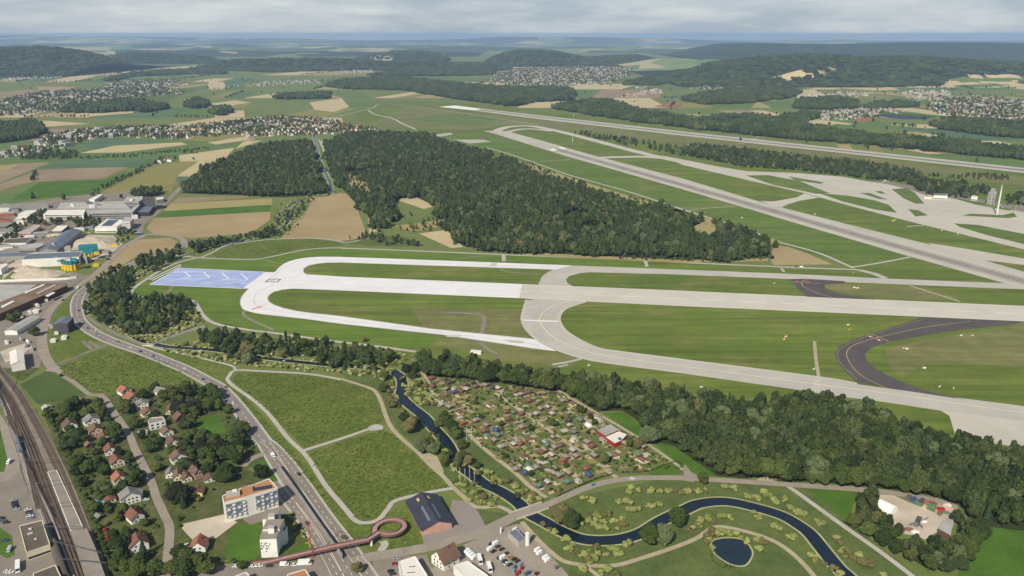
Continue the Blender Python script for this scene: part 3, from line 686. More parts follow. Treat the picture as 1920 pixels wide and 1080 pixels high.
# ---------------------------------------------------------------- meadows, park and gardens
for nm, k, poly in [
    ("meadow", 'meadow', [(398, 476), (430, 461), (500, 451), (583, 448), (640, 453), (640, 460), (560, 468), (507, 480), (473, 484), (407, 483)]),
    ("park_lawn", 'parkgrass', [(640, 700), (720, 690), (800, 700), (880, 820), (1035, 940), (1270, 892), (1500, 905), (1720, 1080), (1720, 1200), (860, 1200), (960, 970), (840, 900), (720, 780)]),
    ("meadow", 'meadow', [(104, 690), (205, 648), (310, 677), (375, 708), (350, 718), (240, 728), (195, 742), (167, 737), (117, 703)]),
    ("meadow", 'meadow', [(88, 660), (90, 645), (105, 640), (155, 640), (172, 653), (108, 683)]),
    ("road_verge", 'meadow', [(95, 620), (105, 585), (150, 540), (143, 580), (150, 606), (200, 640), (160, 640), (128, 650), (95, 650)]),
    ("field", 'crop3', [(38, 721), (85, 697), (98, 697), (163, 741), (137, 750), (70, 758)]),
    ("meadow", 'meadow', [(432, 712), (445, 698), (500, 699), (580, 703), (640, 714), (687, 731), (706, 755), (720, 787), (700, 800), (640, 818), (572, 840), (500, 772)]),
    ("meadow", 'meadow', [(572, 850), (640, 827), (718, 806), (735, 812), (846, 914), (751, 931), (730, 942), (710, 971), (685, 979), (665, 975), (640, 943), (600, 892)]),
    ("road_verge", 'meadow', [(385, 705), (425, 705), (440, 725), (540, 830), (600, 905), (650, 970), (690, 985), (770, 935), (780, 935), (800, 1020), (730, 1035), (700, 1035), (640, 1000), (520, 850), (420, 735)]),
    ("road_verge", 'meadow', [(205, 640), (290, 650), (440, 685), (440, 697), (420, 705), (380, 705), (310, 675)]),
    ("olive_lawn", 'meadow2', [(1150, 1066), (1204, 1050), (1270, 1030), (1310, 1014), (1336, 998), (1360, 995), (1412, 1005), (1454, 1022), (1485, 1043), (1520, 1085), (1540, 1150), (1140, 1150)]),
    ("lawn", 'lawn', [(1484, 914), (1560, 917), (1640, 925), (1600, 945), (1590, 985)]),
    ("lawn", 'lawn', [(1815, 990), (1850, 985), (1930, 1000), (1990, 1010), (2000, 1150), (1780, 1150), (1800, 1060)]),
    ("lawn", 'lawn', [(1225, 830), (1260, 835), (1345, 893), (1290, 893), (1262, 865)]),
    ("lawn", 'lawn', [(1130, 775), (1165, 772), (1200, 795), (1205, 820), (1185, 812)]),
    ("lawn", 'parkgrass', [(895, 955), (960, 965), (920, 990), (912, 990)]),
    ("residential_ground", 'garden', [(75, 760), (140, 750), (195, 745), (240, 728), (345, 718), (390, 725), (440, 760), (480, 830), (500, 865), (460, 880), (530, 900), (560, 940), (600, 1040), (590, 1100), (210, 1100), (170, 985), (110, 850)]),
    ("lawn", 'lawn', [(362, 800), (385, 780), (410, 780), (430, 820), (425, 835), (400, 830)]),
    ("lawn", 'lawn', [(435, 990), (470, 980), (492, 982), (490, 1030), (478, 1050), (430, 1055), (420, 1040)]),
    ("lawn", 'lawn', [(470, 875), (500, 858), (535, 905), (520, 915), (500, 890)]),
    ("lawn", 'lawn', [(540, 1030), (590, 1012), (585, 1060), (530, 1050)]),
    ("roadside_ground", 'garden', [(0, 590), (60, 570), (95, 600), (75, 690), (40, 715), (0, 690)]),
    ("allotment_ground", 'allot', [(800, 709), (850, 706), (1000, 728), (1048, 735), (1115, 775), (1170, 805), (1282, 885), (1270, 892), (1160, 887), (1120, 897), (1038, 935), (1000, 912), (900, 835), (828, 765), (812, 735)]),
    ("lawn", 'lawn', [(1216, 885), (1265, 868), (1277, 880), (1274, 889), (1220, 892)]),
]:
    sheet(nm, poly, M[k], .22 + .0007 * (fcount % 40)); fcount += 1

# ---------------------------------------------------------------- water
RIV = [(735, 695), (752, 709), (754, 726), (752, 743), (770, 762), (794, 781), (813, 803), (833, 825), (845, 844), (853, 866), (887, 892), (907, 907), (939, 922), (970, 942), (991, 963), (1022, 980), (1053, 997), (1095, 1012), (1152, 1013), (1200, 1001), (1240, 977), (1283, 957), (1312, 945), (1360, 941), (1412, 951), (1465, 967), (1500, 987), (1520, 1003), (1542, 1030), (1569, 1063), (1590, 1082), (1640, 1130)]
UP = [(588, 252), (600, 300), (622, 358), (585, 370), (549, 380), (540, 398), (538, 418), (505, 440), (450, 452), (350, 478), (270, 512), (212, 562), (240, 622), (300, 648), (407, 657), (500, 672), (600, 683), (690, 690), (735, 695)]
road("river_bank", RIV, 13.0, M['bank'], .30)
road("river", RIV, 10.0, M['water'], .36)
road("river_bank", UP, 11, M['bank'], .16)
road("river", UP, 7, M['water'], .20)
PONDP = [(1338, 1015), (1365, 1010), (1392, 1014), (1406, 1028), (1409, 1042), (1396, 1060), (1371, 1058), (1346, 1043), (1336, 1028)]
pc = (1372, 1035)
sheet("pond_bank", [(pc[0] + (x - pc[0]) * 1.1, pc[1] + (y - pc[1]) * 1.1) for x, y in PONDP], M['bank'], .36, 5)
sheet("pond", PONDP, M['pondwater'], .40, 5)

# ---------------------------------------------------------------- roads and paths
ZR = .44
MAIN = [(347, 457), (333, 470), (300, 478), (267, 487), (233, 503), (198, 521.7), (167, 537), (151, 551), (144, 566.7), (144, 583), (149, 600), (161, 613), (181, 627), (217, 643), (267, 660), (310, 677), (350, 694), (384, 712), (412, 728), (443, 761), (468, 793), (495, 830)]
road("main_road_kerb", MAIN, 14.4, M['kerb'], ZR - .06)
mr_ = road("main_road", MAIN, 12.4, M['asphalt'], ZR)
CM = wpts(MAIN)
dashes("lane_marking", CM, .4, 4, 6, M['white_paint'], ZR + .05, mr_)
for s_ in (0, 1): line("edge_line_marking", ribbon_pts(CM, 10.8)[s_], .25, M['white_paint'], ZR + .05, mr_)
for pts, w in [([(495, 830), (524, 878), (556, 925), (588, 970), (630, 1032), (662, 1082), (700, 1140)], 10.5), ([(495, 826), (512, 838), (538, 866), (567, 905), (609, 966), (651, 1021), (690, 1078), (730, 1135)], 9.0), ([(512, 905), (540, 938), (567, 972), (597, 1015), (624, 1062), (640, 1100)], 8)]:
    zc_ = w * .004; road("carriageway_kerb", pts, w + 1.6, M['kerb'], ZR - .12 + zc_)
    o = road("carriageway", pts, w, M['asphalt_grey'], ZR - .07 + zc_)
    C = wpts(pts); dashes("lane_marking", C, .3, 3, 5, M['white_paint'], ZR + .04, o)
    for s_ in (0, 1): line("edge_line_marking", ribbon_pts(C, w - 1.2)[s_], .25, M['white_paint'], ZR + .04, o)
sheet("junction", [(590, 1040), (620, 1045), (640, 1060), (655, 1090), (560, 1110), (480, 1100), (470, 1075), (540, 1062)], M['asphalt_grey'], ZR - .05)
road("street", [(360, 1085), (420, 1072), (500, 1068), (560, 1066), (620, 1058)], 15, M['asphalt_grey'], ZR - .04)
LANE = [(655, 1058), (690, 1046), (740, 1038), (803, 1027), (866, 1011), (907, 997), (941, 981), (966, 968.5), (1018, 950), (1053, 935), (1090, 919), (1120, 909), (1152, 902), (1204, 897), (1277, 897), (1329, 900), (1412, 905), (1500, 911), (1604, 918), (1677, 926), (1750, 938), (1795, 952)]
road("lane", LANE[:8], 9.5, M['street'], ZR - .03)
road("lane", LANE[7:], 6.8, M['street'], ZR - .01)
sheet("lane_junction", [(1262, 898), (1284, 893), (1279, 878), (1285, 872), (1295, 885), (1310, 893), (1300, 905)], M['street'], ZR - .02)
sheet("lane_lay_by", [(1408, 905), (1432, 893), (1442, 890), (1448, 900), (1460, 908)], M['gravel'], ZR - .03)
road("side_road", [(277, 440), (262, 431), (267, 443), (233, 463), (187, 507), (160, 527), (133, 547), (110, 567), (90, 590), (80, 627), (82, 660), (95, 685), (104, 693)][2:], 10, M['street'], ZR - .04)
road("side_road", [(347, 457), (340, 448), (317, 442), (277, 440), (262, 447)], 10, M['street'], ZR - .05)
road("side_road", [(333, 361), (300, 391), (268, 420), (262, 440)], 10, M['asphalt_grey'], ZR - .06)
road("side_road", [(100, 688), (117, 704), (137, 716), (156, 731), (168, 740), (188, 742)], 4.5, M['street'], ZR - .03)
sheet("side_road", [(84, 696), (98, 684), (120, 696), (116, 701), (100, 698)], M['street'], ZR - .035)
STREET = [(186, 740), (197, 749), (205, 762), (225, 790), (243, 817), (253, 842), (266, 868), (283, 902), (293, 932), (307, 963), (317, 985), (318, 1005), (316, 1030), (312, 1065), (308, 1100)]
road("residential_street", STREET, 6.0, M['street'], ZR - .01)
for pts, w, k in [
    ([(104, 685), (150, 667), (202, 647)], 3.5, 'asphalt_grey'), ([(155, 640), (172, 655)], 4, 'asphalt_grey'), ([(166, 640), (186, 652)], 4, 'asphalt_grey'),
    ([(205, 530), (170, 550), (160, 567), (163, 587), (175, 603), (200, 617), (225, 630), (250, 640), (267, 647)], 4.5, 'asphalt'),
    ([(367, 485), (340, 491), (307, 504), (273, 525), (251, 541), (247, 550), (262, 556.5), (290, 558), (323, 559), (353, 562.5), (367, 569), (378, 588), (390, 600), (407, 608), (432, 613.5), (473, 620), (507, 624), (557, 631), (640, 642), (707, 650), (780, 660)], 5, 'path'),
    ([(318, 478), (347, 481), (373, 483.5), (407, 485.5), (473, 486.5), (507, 482), (560, 470.5), (600, 466), (640, 465)], 4.5, 'path'),
    ([(378, 483), (400, 473), (427, 460), (500, 450), (583, 447), (627, 451), (650, 455), (690, 447), (720, 440)], 4, 'path'),
    ([(267, 647), (300, 655), (360, 668), (430, 685), (442, 694)], 3, 'path'),
    ([(640, 712), (580, 702), (500, 697), (443, 695), (430, 705), (427, 713), (440, 726), (477, 752), (505, 778), (540, 822), (575, 856), (609, 909), (640, 946), (652, 960), (667, 977), (686, 981), (709, 975), (727, 955), (740, 940), (780, 929), (803, 924), (849, 916)], 3.8, 'path'),
    ([(567, 846), (640, 823), (692, 805)], 3.8, 'path'),
    ([(640, 711), (690, 727), (705, 736), (715, 755), (724, 781), (736, 805), (760, 829), (784, 849), (806, 872), (830, 893), (850, 915), (870, 933), (887, 949), (907, 952), (937, 951), (966, 966)], 3.8, 'gravel'),
    ([(787, 690), (803, 718), (811, 735), (826, 763)], 3.8, 'gravel'), ([(880, 815), (900, 835), (928, 858), (966, 887), (993, 912), (1024, 934)], 3.8, 'gravel'),
    ([(928, 737), (1010, 794), (1085, 845), (1156, 896)], 3.6, 'gravel'), ([(1047, 733), (1118, 775), (1170, 805), (1206, 828), (1260, 865), (1281, 882)], 3.2, 'gravel'),
    ([(978, 979), (1001, 1005), (1022, 1026), (1053, 1051), (1085, 1059), (1100, 1061), (1152, 1061), (1204, 1047), (1267, 1026), (1308, 1009), (1335, 991), (1360, 989), (1412, 1001), (1454, 1017), (1485, 1038), (1508, 1060), (1530, 1085)], 3.6, 'gravel'),
    ([(1082, 1058), (1105, 1068), (1130, 1088)], 3, 'gravel'),
    ([(1478, 913), (1500, 928), (1583, 988), (1646, 1032), (1708, 1079), (1760, 1120)], 4, 'path'),
    ([(712, 1042), (716, 1030), (722, 1022), (718, 1015)], 5, 'path'),
    ([(455, 875), (470, 862), (500, 850), (520, 848)], 6, 'street'),
    ([(1048, 734), (1056, 738)], 3, 'gravel'),
]:
    road("path", pts, w, M[k], ZR - .07 - .0006 * (fcount % 30)); fcount += 1
sheet("path", [(690, 803), (700, 797), (712, 797), (719, 801), (716, 806), (704, 808), (694, 808)], M['path'], ZR - .05, 3)
sheet("resting_place", [(789, 853), (806, 850), (820, 857), (832, 884), (830, 896), (815, 880)], M['gravel'], ZR - .1)
sheet("forecourt", [(848, 938), (870, 940), (893, 955), (905, 975), (912, 991), (900, 1000), (850, 1012), (797, 1026), (786, 990), (840, 975)], M['forecourt'], ZR - .08)
sheet("parking_yard", [(868, 1023), (905, 1006), (940, 992), (968, 983), (985, 985), (1010, 1018), (1040, 1050), (1075, 1090), (1090, 1120), (860, 1120), (820, 1090), (800, 1075), (850, 1035)], M['street'], ZR - .12)
sheet("parking_yard", [(700, 1052), (745, 1045), (800, 1040), (820, 1090), (820, 1130), (690, 1130)], M['asphalt_grey'], ZR - .13)
sheet("hotel_yard", [(515, 930), (548, 925), (590, 1000), (560, 985), (535, 965), (470, 985), (455, 975)], M['asphalt_grey'], ZR - .1)
sheet("building_site", [(335, 985), (420, 965), (445, 980), (405, 1010), (360, 1012)], M['yard'], ZR - .1)
sheet("gravel_yard", [(1650, 928), (1675, 929), (1703, 942), (1730, 952), (1757, 964), (1785, 952), (1795, 958), (1786, 990), (1765, 995), (1750, 1002), (1735, 1013), (1710, 1004), (1682, 1000), (1668, 988), (1654, 968), (1646, 948)], M['yard'], ZR - .1)
sheet("gravel_yard", [(1760, 938), (1795, 948), (1798, 962), (1770, 972), (1750, 966)], M['gravel'], ZR - .11)
sheet("station_yard", [(-60, 880), (0, 850), (30, 850), (45, 900), (80, 980), (110, 1060), (140, 1140), (-80, 1140)], M['asphalt_grey'], .24)
sheet("station_road", [(-30, 770), (0, 775), (16, 800), (38, 865), (36, 885), (10, 905), (-40, 900)], M['street'], .26)
sheet("grass_patch", [(-30, 800), (0, 803), (14, 862), (8, 885), (-30, 890)], M['lawn'], .30)
sheet("grass_patch", [(-20, 1000), (0, 990), (22, 1005), (28, 1040), (14, 1048), (-20, 1030)], M['lawn'], .30)
sheet("gravel_works_yard", [(4, 526), (30, 503), (115, 497), (150, 497), (210, 475), (230, 458), (212, 442), (135, 440), (70, 470), (10, 500)], M['yard'], .25)
sheet("industrial_yard", [(-60, 520), (0, 500), (70, 470), (130, 430), (260, 436), (262, 425), (310, 375), (240, 360), (160, 365), (0, 385), (-60, 400)], M['asphalt_grey'], .23)
sheet("industrial_yard", [(-60, 700), (0, 690), (75, 690), (85, 640), (80, 600), (130, 540), (170, 515), (115, 522), (0, 530), (-60, 560)], M['asphalt_grey'], .23)
sheet("industrial_yard", [(0, 660), (20, 652), (45, 645), (60, 650), (40, 668), (10, 680)], M['yard'], .27)

# ---------------------------------------------------------------- hills
def fbm(x, y, s, o=4):
    return mnoise.fractal(Vector((x * s, y * s, 1.7)), 1.0, 2.0, o)
HILLS = []
def hillmat(name, wood, fields, thr, sc_):
    m = mat(name, wood[0], wood[1], .0016, mid=(.005, .34), fine=(.018, .45))
    N, L = m.node_tree.nodes, m.node_tree.links
    b = N["Principled BSDF"]; src = b.inputs["Base Color"].links[0].from_socket
    g = N.new("ShaderNodeNewGeometry")
    vor = N.new("ShaderNodeTexVoronoi"); vor.inputs["Scale"].default_value = sc_ * 3.2; L.new(g.outputs["Position"], vor.inputs["Vector"])
    rp = N.new("ShaderNodeValToRGB"); rp.color_ramp.interpolation = 'CONSTANT'
    e = rp.color_ramp.elements; e[0].color = (*lin(fields[0]), 1); e[1].position = .4; e[1].color = (*lin(fields[1]), 1)
    k = e.new(.7); k.color = (*lin(fields[2]), 1)
    sepc = N.new("ShaderNodeSeparateColor"); L.new(vor.outputs["Color"], sepc.inputs[0]); L.new(sepc.outputs[0], rp.inputs[0])
    nn = N.new("ShaderNodeTexNoise"); nn.inputs["Scale"].default_value = sc_; nn.inputs["Detail"].default_value = 3; L.new(g.outputs["Position"], nn.inputs["Vector"])
    gt = N.new("ShaderNodeMath"); gt.operation = 'GREATER_THAN'; gt.inputs[1].default_value = thr; L.new(nn.outputs[0], gt.inputs[0])
    mx = N.new("ShaderNodeMix"); mx.data_type = 'RGBA'; L.new(gt.outputs[0], mx.inputs[0]); L.new(src, mx.inputs[6]); L.new(rp.outputs[0], mx.inputs[7])
    L.new(mx.outputs[2], b.inputs["Base Color"])
    return m
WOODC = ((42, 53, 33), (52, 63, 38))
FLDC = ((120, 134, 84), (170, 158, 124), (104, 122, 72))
M['hill_far'] = hillmat("far_hills", ((62, 74, 54), (76, 88, 62)), FLDC, .52, .0005)  # haze partly put into the colour: paler woods, fields mixed in
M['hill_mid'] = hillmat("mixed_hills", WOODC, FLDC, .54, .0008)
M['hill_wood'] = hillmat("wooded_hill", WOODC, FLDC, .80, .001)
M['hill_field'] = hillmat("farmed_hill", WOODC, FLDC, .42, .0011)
def hill(sil, D, front, back, m, rows=14, step=6.0, clear=()):
    xs = np.arange(sil[0][0], sil[-1][0] + .1, step)
    ys = np.interp(xs, [p[0] for p in sil], [p[1] for p in sil])
    V = []; H = []
    for x, y in zip(xs, ys):
        top = GD(x, y, D)
        colz = []
        for r in range(rows + 1):
            t = r / rows * 2 - 1
            Yw = D + (t * front if t < 0 else t * back)
            wob = fbm(top.x + 31, Yw, 1 / (front * .8)) * .35 + fbm(top.x, Yw, 1 / (front * .25)) * .15
            a = min(1, max(0, abs(t) + (wob if 0 < abs(t) < 1 else 0) * (1 - abs(abs(t) - .5) * 2)))
            s_ = (cos(pi * a) + 1) / 2
            z = max(top.z, 0) * s_ - (1.5 if abs(t) == 1 else 0)
            V.append((top.x, Yw, z))
    n = rows + 1
    F = [((i) * n + j, (i + 1) * n + j, (i + 1) * n + j + 1, i * n + j + 1) for i in range(len(xs) - 1) for j in range(rows)]
    b = MB(); b.add(V, F)
    o = structure(b.build("hill", m))
    for p in o.data.polygons: p.use_smooth = True
    o.data.materials.append(M['straw']); o.data.materials.append(M['crop']); o.data.materials.append(M['soil'])
    for poly, mi in clear:
        cc = np.array([f_.center for f_ in o.data.polygons]); qx, qy = PRJ(cc[:, 0], cc[:, 1], cc[:, 2])
        for i_ in np.nonzero(inpoly(qx, qy, poly))[0]: o.data.polygons[int(i_)].material_index = mi
    HILLS.append((np.array(V).reshape(len(xs), n, 3), D, front))
    return HILLS[-1]
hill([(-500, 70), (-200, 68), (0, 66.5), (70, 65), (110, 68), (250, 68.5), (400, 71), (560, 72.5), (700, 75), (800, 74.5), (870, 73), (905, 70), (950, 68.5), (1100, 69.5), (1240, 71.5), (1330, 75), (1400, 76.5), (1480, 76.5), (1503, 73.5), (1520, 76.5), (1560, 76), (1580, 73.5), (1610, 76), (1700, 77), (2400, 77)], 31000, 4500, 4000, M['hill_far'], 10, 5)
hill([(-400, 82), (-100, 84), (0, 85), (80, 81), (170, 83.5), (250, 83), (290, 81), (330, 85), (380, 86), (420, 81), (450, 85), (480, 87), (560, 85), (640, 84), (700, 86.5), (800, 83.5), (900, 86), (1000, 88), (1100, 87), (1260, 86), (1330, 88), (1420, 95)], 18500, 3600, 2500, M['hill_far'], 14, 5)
hill([(150, 96), (240, 93), (330, 95), (420, 92), (520, 96), (620, 93), (700, 98), (800, 97), (900, 99)], 14000, 1500, 1500, M['hill_mid'], 12, 5)
hill([(1262, 104), (1300, 97), (1330, 88.5), (1370, 81.5), (1420, 80), (1500, 82), (1560, 82.5), (1640, 80.5), (1700, 79), (1830, 79), (1920, 81), (2050, 80), (2400, 80)], 12500, 2300, 2500, M['hill_wood'], 14, 5)
RCLR = [[(1640, 175), (1660, 164), (1770, 160), (1778, 148), (1800, 142), (1960, 142), (1960, 178), (1700, 180)], [(1445, 142), (1500, 132), (1530, 140), (1500, 148), (1440, 150)], [(1525, 138), (1560, 125), (1566, 128), (1535, 142)]]
H_L = hill([(-500, 96), (-200, 92), (-60, 91), (0, 92), (60, 90), (100, 92), (130, 98), (160, 107), (190, 116), (210, 123)], 7400, 950, 1500, M['hill_wood'], 14, 4)
H_C = hill([(900, 124), (925, 109), (950, 99.5), (975, 95.5), (1010, 96.5), (1040, 97.5), (1070, 104), (1100, 109), (1140, 107), (1190, 105), (1215, 109), (1245, 117)], 9500, 900, 1200, M['hill_wood'], 14, 4)
H_D = hill([(655, 115), (700, 103), (740, 98.5), (790, 97.5), (815, 101), (842, 113)], 10500, 800, 1000, M['hill_mid'], 12, 4)
hill([(1160, 122), (1230, 111), (1300, 109), (1380, 114), (1440, 122)], 8600, 900, 900, M['hill_field'], 12, 4)
H_R = hill([(1230, 150), (1280, 140), (1340, 122), (1420, 112), (1500, 106), (1560, 106), (1620, 112), (1700, 109), (1780, 114), (1850, 118), (1920, 121), (2000, 123), (2400, 128)], 6200, 950, 1800, M['hill_wood'], 40, 4, [(RCLR[0], 1), ([(1780, 150), (1820, 144), (1930, 145), (1930, 151), (1800, 154)], 2), ([(1790, 160), (1860, 156), (1900, 160), (1800, 166)], 2), (RCLR[1], 1), (RCLR[2], 3)])
H_E = hill([(170, 118), (230, 101), (300, 103), (380, 108), (410, 116)], 10000, 500, 800, M['hill_wood'], 10, 4)
H_B = hill([(380, 126), (440, 114), (560, 112), (650, 113.5), (720, 118), (800, 119), (900, 121), (960, 128)], 8200, 500, 900, M['hill_wood'], 12, 4)

# ================================================================== TREES
def ico(sub):
    t = (1 + 5 ** .5) / 2
    V = [Vector(p).normalized() for p in ((-1, t, 0), (1, t, 0), (-1, -t, 0), (1, -t, 0), (0, -1, t), (0, 1, t), (0, -1, -t), (0, 1, -t), (t, 0, -1), (t, 0, 1), (-t, 0, -1), (-t, 0, 1))]
    F = [(0, 11, 5), (0, 5, 1), (0, 1, 7), (0, 7, 10), (0, 10, 11), (1, 5, 9), (5, 11, 4), (11, 10, 2), (10, 7, 6), (7, 1, 8), (3, 9, 4), (3, 4, 2), (3, 2, 6), (3, 6, 8), (3, 8, 9), (4, 9, 5), (2, 4, 11), (6, 2, 10), (8, 6, 7), (9, 8, 1)]
    for _ in range(sub):
        mid = {}; F2 = []
        def m_(a, b):
            k = (min(a, b), max(a, b))
            if k not in mid: V.append(((V[a] + V[b]) / 2).normalized()); mid[k] = len(V) - 1
            return mid[k]
        for a, b, c in F:
            x, y, z = m_(a, b), m_(b, c), m_(c, a); F2 += [(a, x, z), (b, y, x), (c, z, y), (x, y, z)]
        F = F2
    return V, F
ICO = [ico(0), ico(1), ico(2)]
def lobe(b, c, r, sub, rnd, jit=.2, mi=0):
    V, F = ICO[sub]; o = rnd.uniform(0, 50)
    vs_ = []
    for v in V:
        d = 1 + jit * mnoise.noise(v * 2.3 + Vector((o, o, 0))) * 1.6 + rnd.uniform(-jit, jit) * .55
        vs_.append((c[0] + v.x * r[0] * d, c[1] + v.y * r[1] * d, c[2] + v.z * r[2] * d))
    b.add(vs_, F, mi)
def leaves(b, c, r, n, s, rnd, mi=0):
    for _ in range(n):
        d = Vector((rnd.gauss(0, 1), rnd.gauss(0, 1), rnd.gauss(.25, 1))).normalized()
        p = Vector((c[0] + d.x * r[0] * rnd.uniform(.92, 1.16), c[1] + d.y * r[1] * rnd.uniform(.92, 1.16), c[2] + d.z * r[2] * rnd.uniform(.92, 1.16)))
        q = (d + Vector((rnd.uniform(-.8, .8), rnd.uniform(-.8, .8), rnd.uniform(-.5, .8)))).normalized()
        u = q.orthogonal().normalized(); w = q.cross(u); k = s * rnd.uniform(.6, 1.4)
        b.add([p + u * k, p + w * k * .8, p - u * k, p - w * k * .8], [(0, 1, 2, 3)], mi)
def crown_broad(seed, lod=0, wid=.36, base=.16, n=12):
    """crown of a tree one metre tall, built of leaf clumps and loose leaves"""
    rnd = random.Random(seed); b = MB()
    cz = (1 + base) / 2; hz = (1 - base) / 2
    sub = 2 if lod == 0 else 1
    if lod: n = max(6, n - 4)
    lobe(b, (0, 0, cz - .04), (wid * .72, wid * .72, hz * .8), 1, rnd, .15)
    for i in range(n):
        a = i * 2.4 + rnd.uniform(-.4, .4); zf = rnd.uniform(-.75, .9) if i else .95
        rr_ = sqrt(max(0, 1 - zf * zf)) * rnd.uniform(.55, .85)
        r = rnd.uniform(.34, .52) * wid * (1.15 if zf < .3 else 1)
        c = (cos(a) * rr_ * wid, sin(a) * rr_ * wid, cz + zf * hz * .72)
        rad = (r, r, r * rnd.uniform(.75, 1.05))
        lobe(b, c, rad, sub, rnd, .32)
        leaves(b, c, rad, 70 if lod == 0 else 26, .034 if lod == 0 else .052, rnd)
    return b
def crown_fir(seed, lod=0):
    rnd = random.Random(seed); b = MB(); n = 9 if lod == 0 else 6; k = 14 if lod == 0 else 9
    for i in range(n):
        z0 = .10 + .84 * i / n; r = .21 * (1 - i / n) ** .8 + .02; h = 1.9 / n * .62
        ring = [(cos(2 * pi * j / k + i) * r * rnd.uniform(.7, 1.2), sin(2 * pi * j / k + i) * r * rnd.uniform(.7, 1.2), z0 - rnd.uniform(0, .03)) for j in range(k)]
        b.add(ring + [(0, 0, z0 + h)], [(j, (j + 1) % k, k) for j in range(k)])
        b.add(ring + [(0, 0, z0 + .02)], [((j + 1) % k, j, k) for j in range(k)])
    return b
def crown_tall(seed, lod=0):
    rnd = random.Random(seed); b = MB()
    for i in range(9):
        z = .14 + .8 * i / 9; r = .13 * (1.15 - abs(i / 9 - .4)) * rnd.uniform(.8, 1.2)
        c = (rnd.uniform(-.03, .03), rnd.uniform(-.03, .03), z); rad = (r, r, r * 1.15)
        lobe(b, c, rad, 1 + (lod == 0), rnd, .25); leaves(b, c, rad, 16, .022, rnd)
    return b
def crown_shrub(seed, lod=0, n=8):
    rnd = random.Random(seed); b = MB()
    for i in range(n):
        a = rnd.uniform(0, 2 * pi); d = rnd.uniform(0, .55) if i else 0; r = rnd.uniform(.24, .38)
        c = (cos(a) * d, sin(a) * d, r * .9 + rnd.uniform(0, .45 * (1 - d))); rad = (r, r, r * .85)
        lobe(b, c, rad, 1, rnd, .32); leaves(b, c, rad, 34, .062, rnd)
    return b
def clump(seed):
    """a stand of ten trees seen from far away, forty metres across"""
    rnd = random.Random(seed); b = MB()
    for i in range(11):
        a = i * 2.4; d = 6.2 * sqrt(i) * rnd.uniform(.8, 1.1); h = rnd.uniform(15, 23); w = rnd.uniform(5, 7.5)
        c_ = (cos(a) * d, sin(a) * d, h * .55); lobe(b, c_, (w, w, h * .48), 1, rnd, .32); leaves(b, c_, (w, w, h * .48), 14, 1.5, rnd)
    return b
def trunk_mesh(seed):
    rnd = random.Random(seed); b = MB()
    b.cyl((0, 0, 0), .026, .34, 7, r2=.016, cap=False)
    for i in range(4):
        a = i * 1.6 + rnd.uniform(-.3, .3); b.bar((0, 0, .24 + .03 * i), (cos(a) * .15, sin(a) * .15, .45 + .05 * i), .008, 4)
    return b
TRUNK = [trunk_mesh(i).mesh("trunk", M['bark']) for i in range(3)]
PROTO = {}
def proto(key, crown, leaf, trunk=True):
    PROTO[key] = (crown.mesh("crown", M[leaf]), trunk)
for i in range(5): proto(f"b{i}", crown_broad(100 + i, 0, .33 + .035 * (i % 3), .14, 12 + i), 'leaf')
proto("w0", crown_broad(130, 0, .46, .08, 16), 'leaf_willow')
proto("d0", crown_broad(131, 0, .52, .06, 16), 'leaf_dark')
proto("br0", crown_broad(132, 0, .42, .10, 13), 'leaf_brown')
proto("f0", crown_fir(140), 'leaf_fir'); proto("f1", crown_fir(141), 'leaf_fir')
proto("t0", crown_tall(150), 'leaf'); proto("t1", crown_tall(151), 'leaf_willow')
SHRUBM = [crown_shrub(160 + i).mesh("shrub", M['leaf_shrub']) for i in range(4)]
SHRUBG = [crown_shrub(170 + i).mesh("shrub", M['leaf']) for i in range(3)]
SHRUBR = [crown_shrub(176 + i).mesh("reed", M['leaf_reed']) for i in range(2)]
SHRUBB = [crown_shrub(178 + i).mesh("shrub", M['leaf_brown']) for i in range(2)]

# instance sets for woods (never linked to the scene themselves)
def protocoll(name, meshes):
    c = bpy.data.collections.new(name)
    for i, me in enumerate(meshes):
        o = bpy.data.objects.new(f"{name}_{i:02d}", me); c.objects.link(o)
    return c
def withtrunk(b, mats):
    b.cyl((0, 0, 0), .022, .4, 5, mi=1, cap=False)
    return b.mesh("woodland_tree", mats)
WOODM = [withtrunk(crown_broad(200 + i, 1, .30 + .04 * (i % 3), .18 if i % 2 else .12, 12), [M['leaf_wood'], M['bark']]) for i in range(6)]
WOODM += [withtrunk(crown_fir(210 + i, 1), [M['leaf_fir'], M['bark']]) for i in range(2)]
WOODM += [withtrunk(crown_tall(215, 1), [M['leaf_wood'], M['bark']]), withtrunk(crown_broad(216, 1, .42, .1, 13), [M['leaf_willow'], M['bark']]), withtrunk(crown_broad(217, 1, .36, .12, 12), [M['leaf_brown'], M['bark']])]
C_WOOD = protocoll("woodland_tree", WOODM)
C_CLUMP = protocoll("distant_tree", [clump(220 + i).mesh("distant_trees", M['leaf_wood']) for i in range(5)])
C_SHRUB = protocoll("undergrowth", SHRUBM + SHRUBG + SHRUBR + SHRUBB)
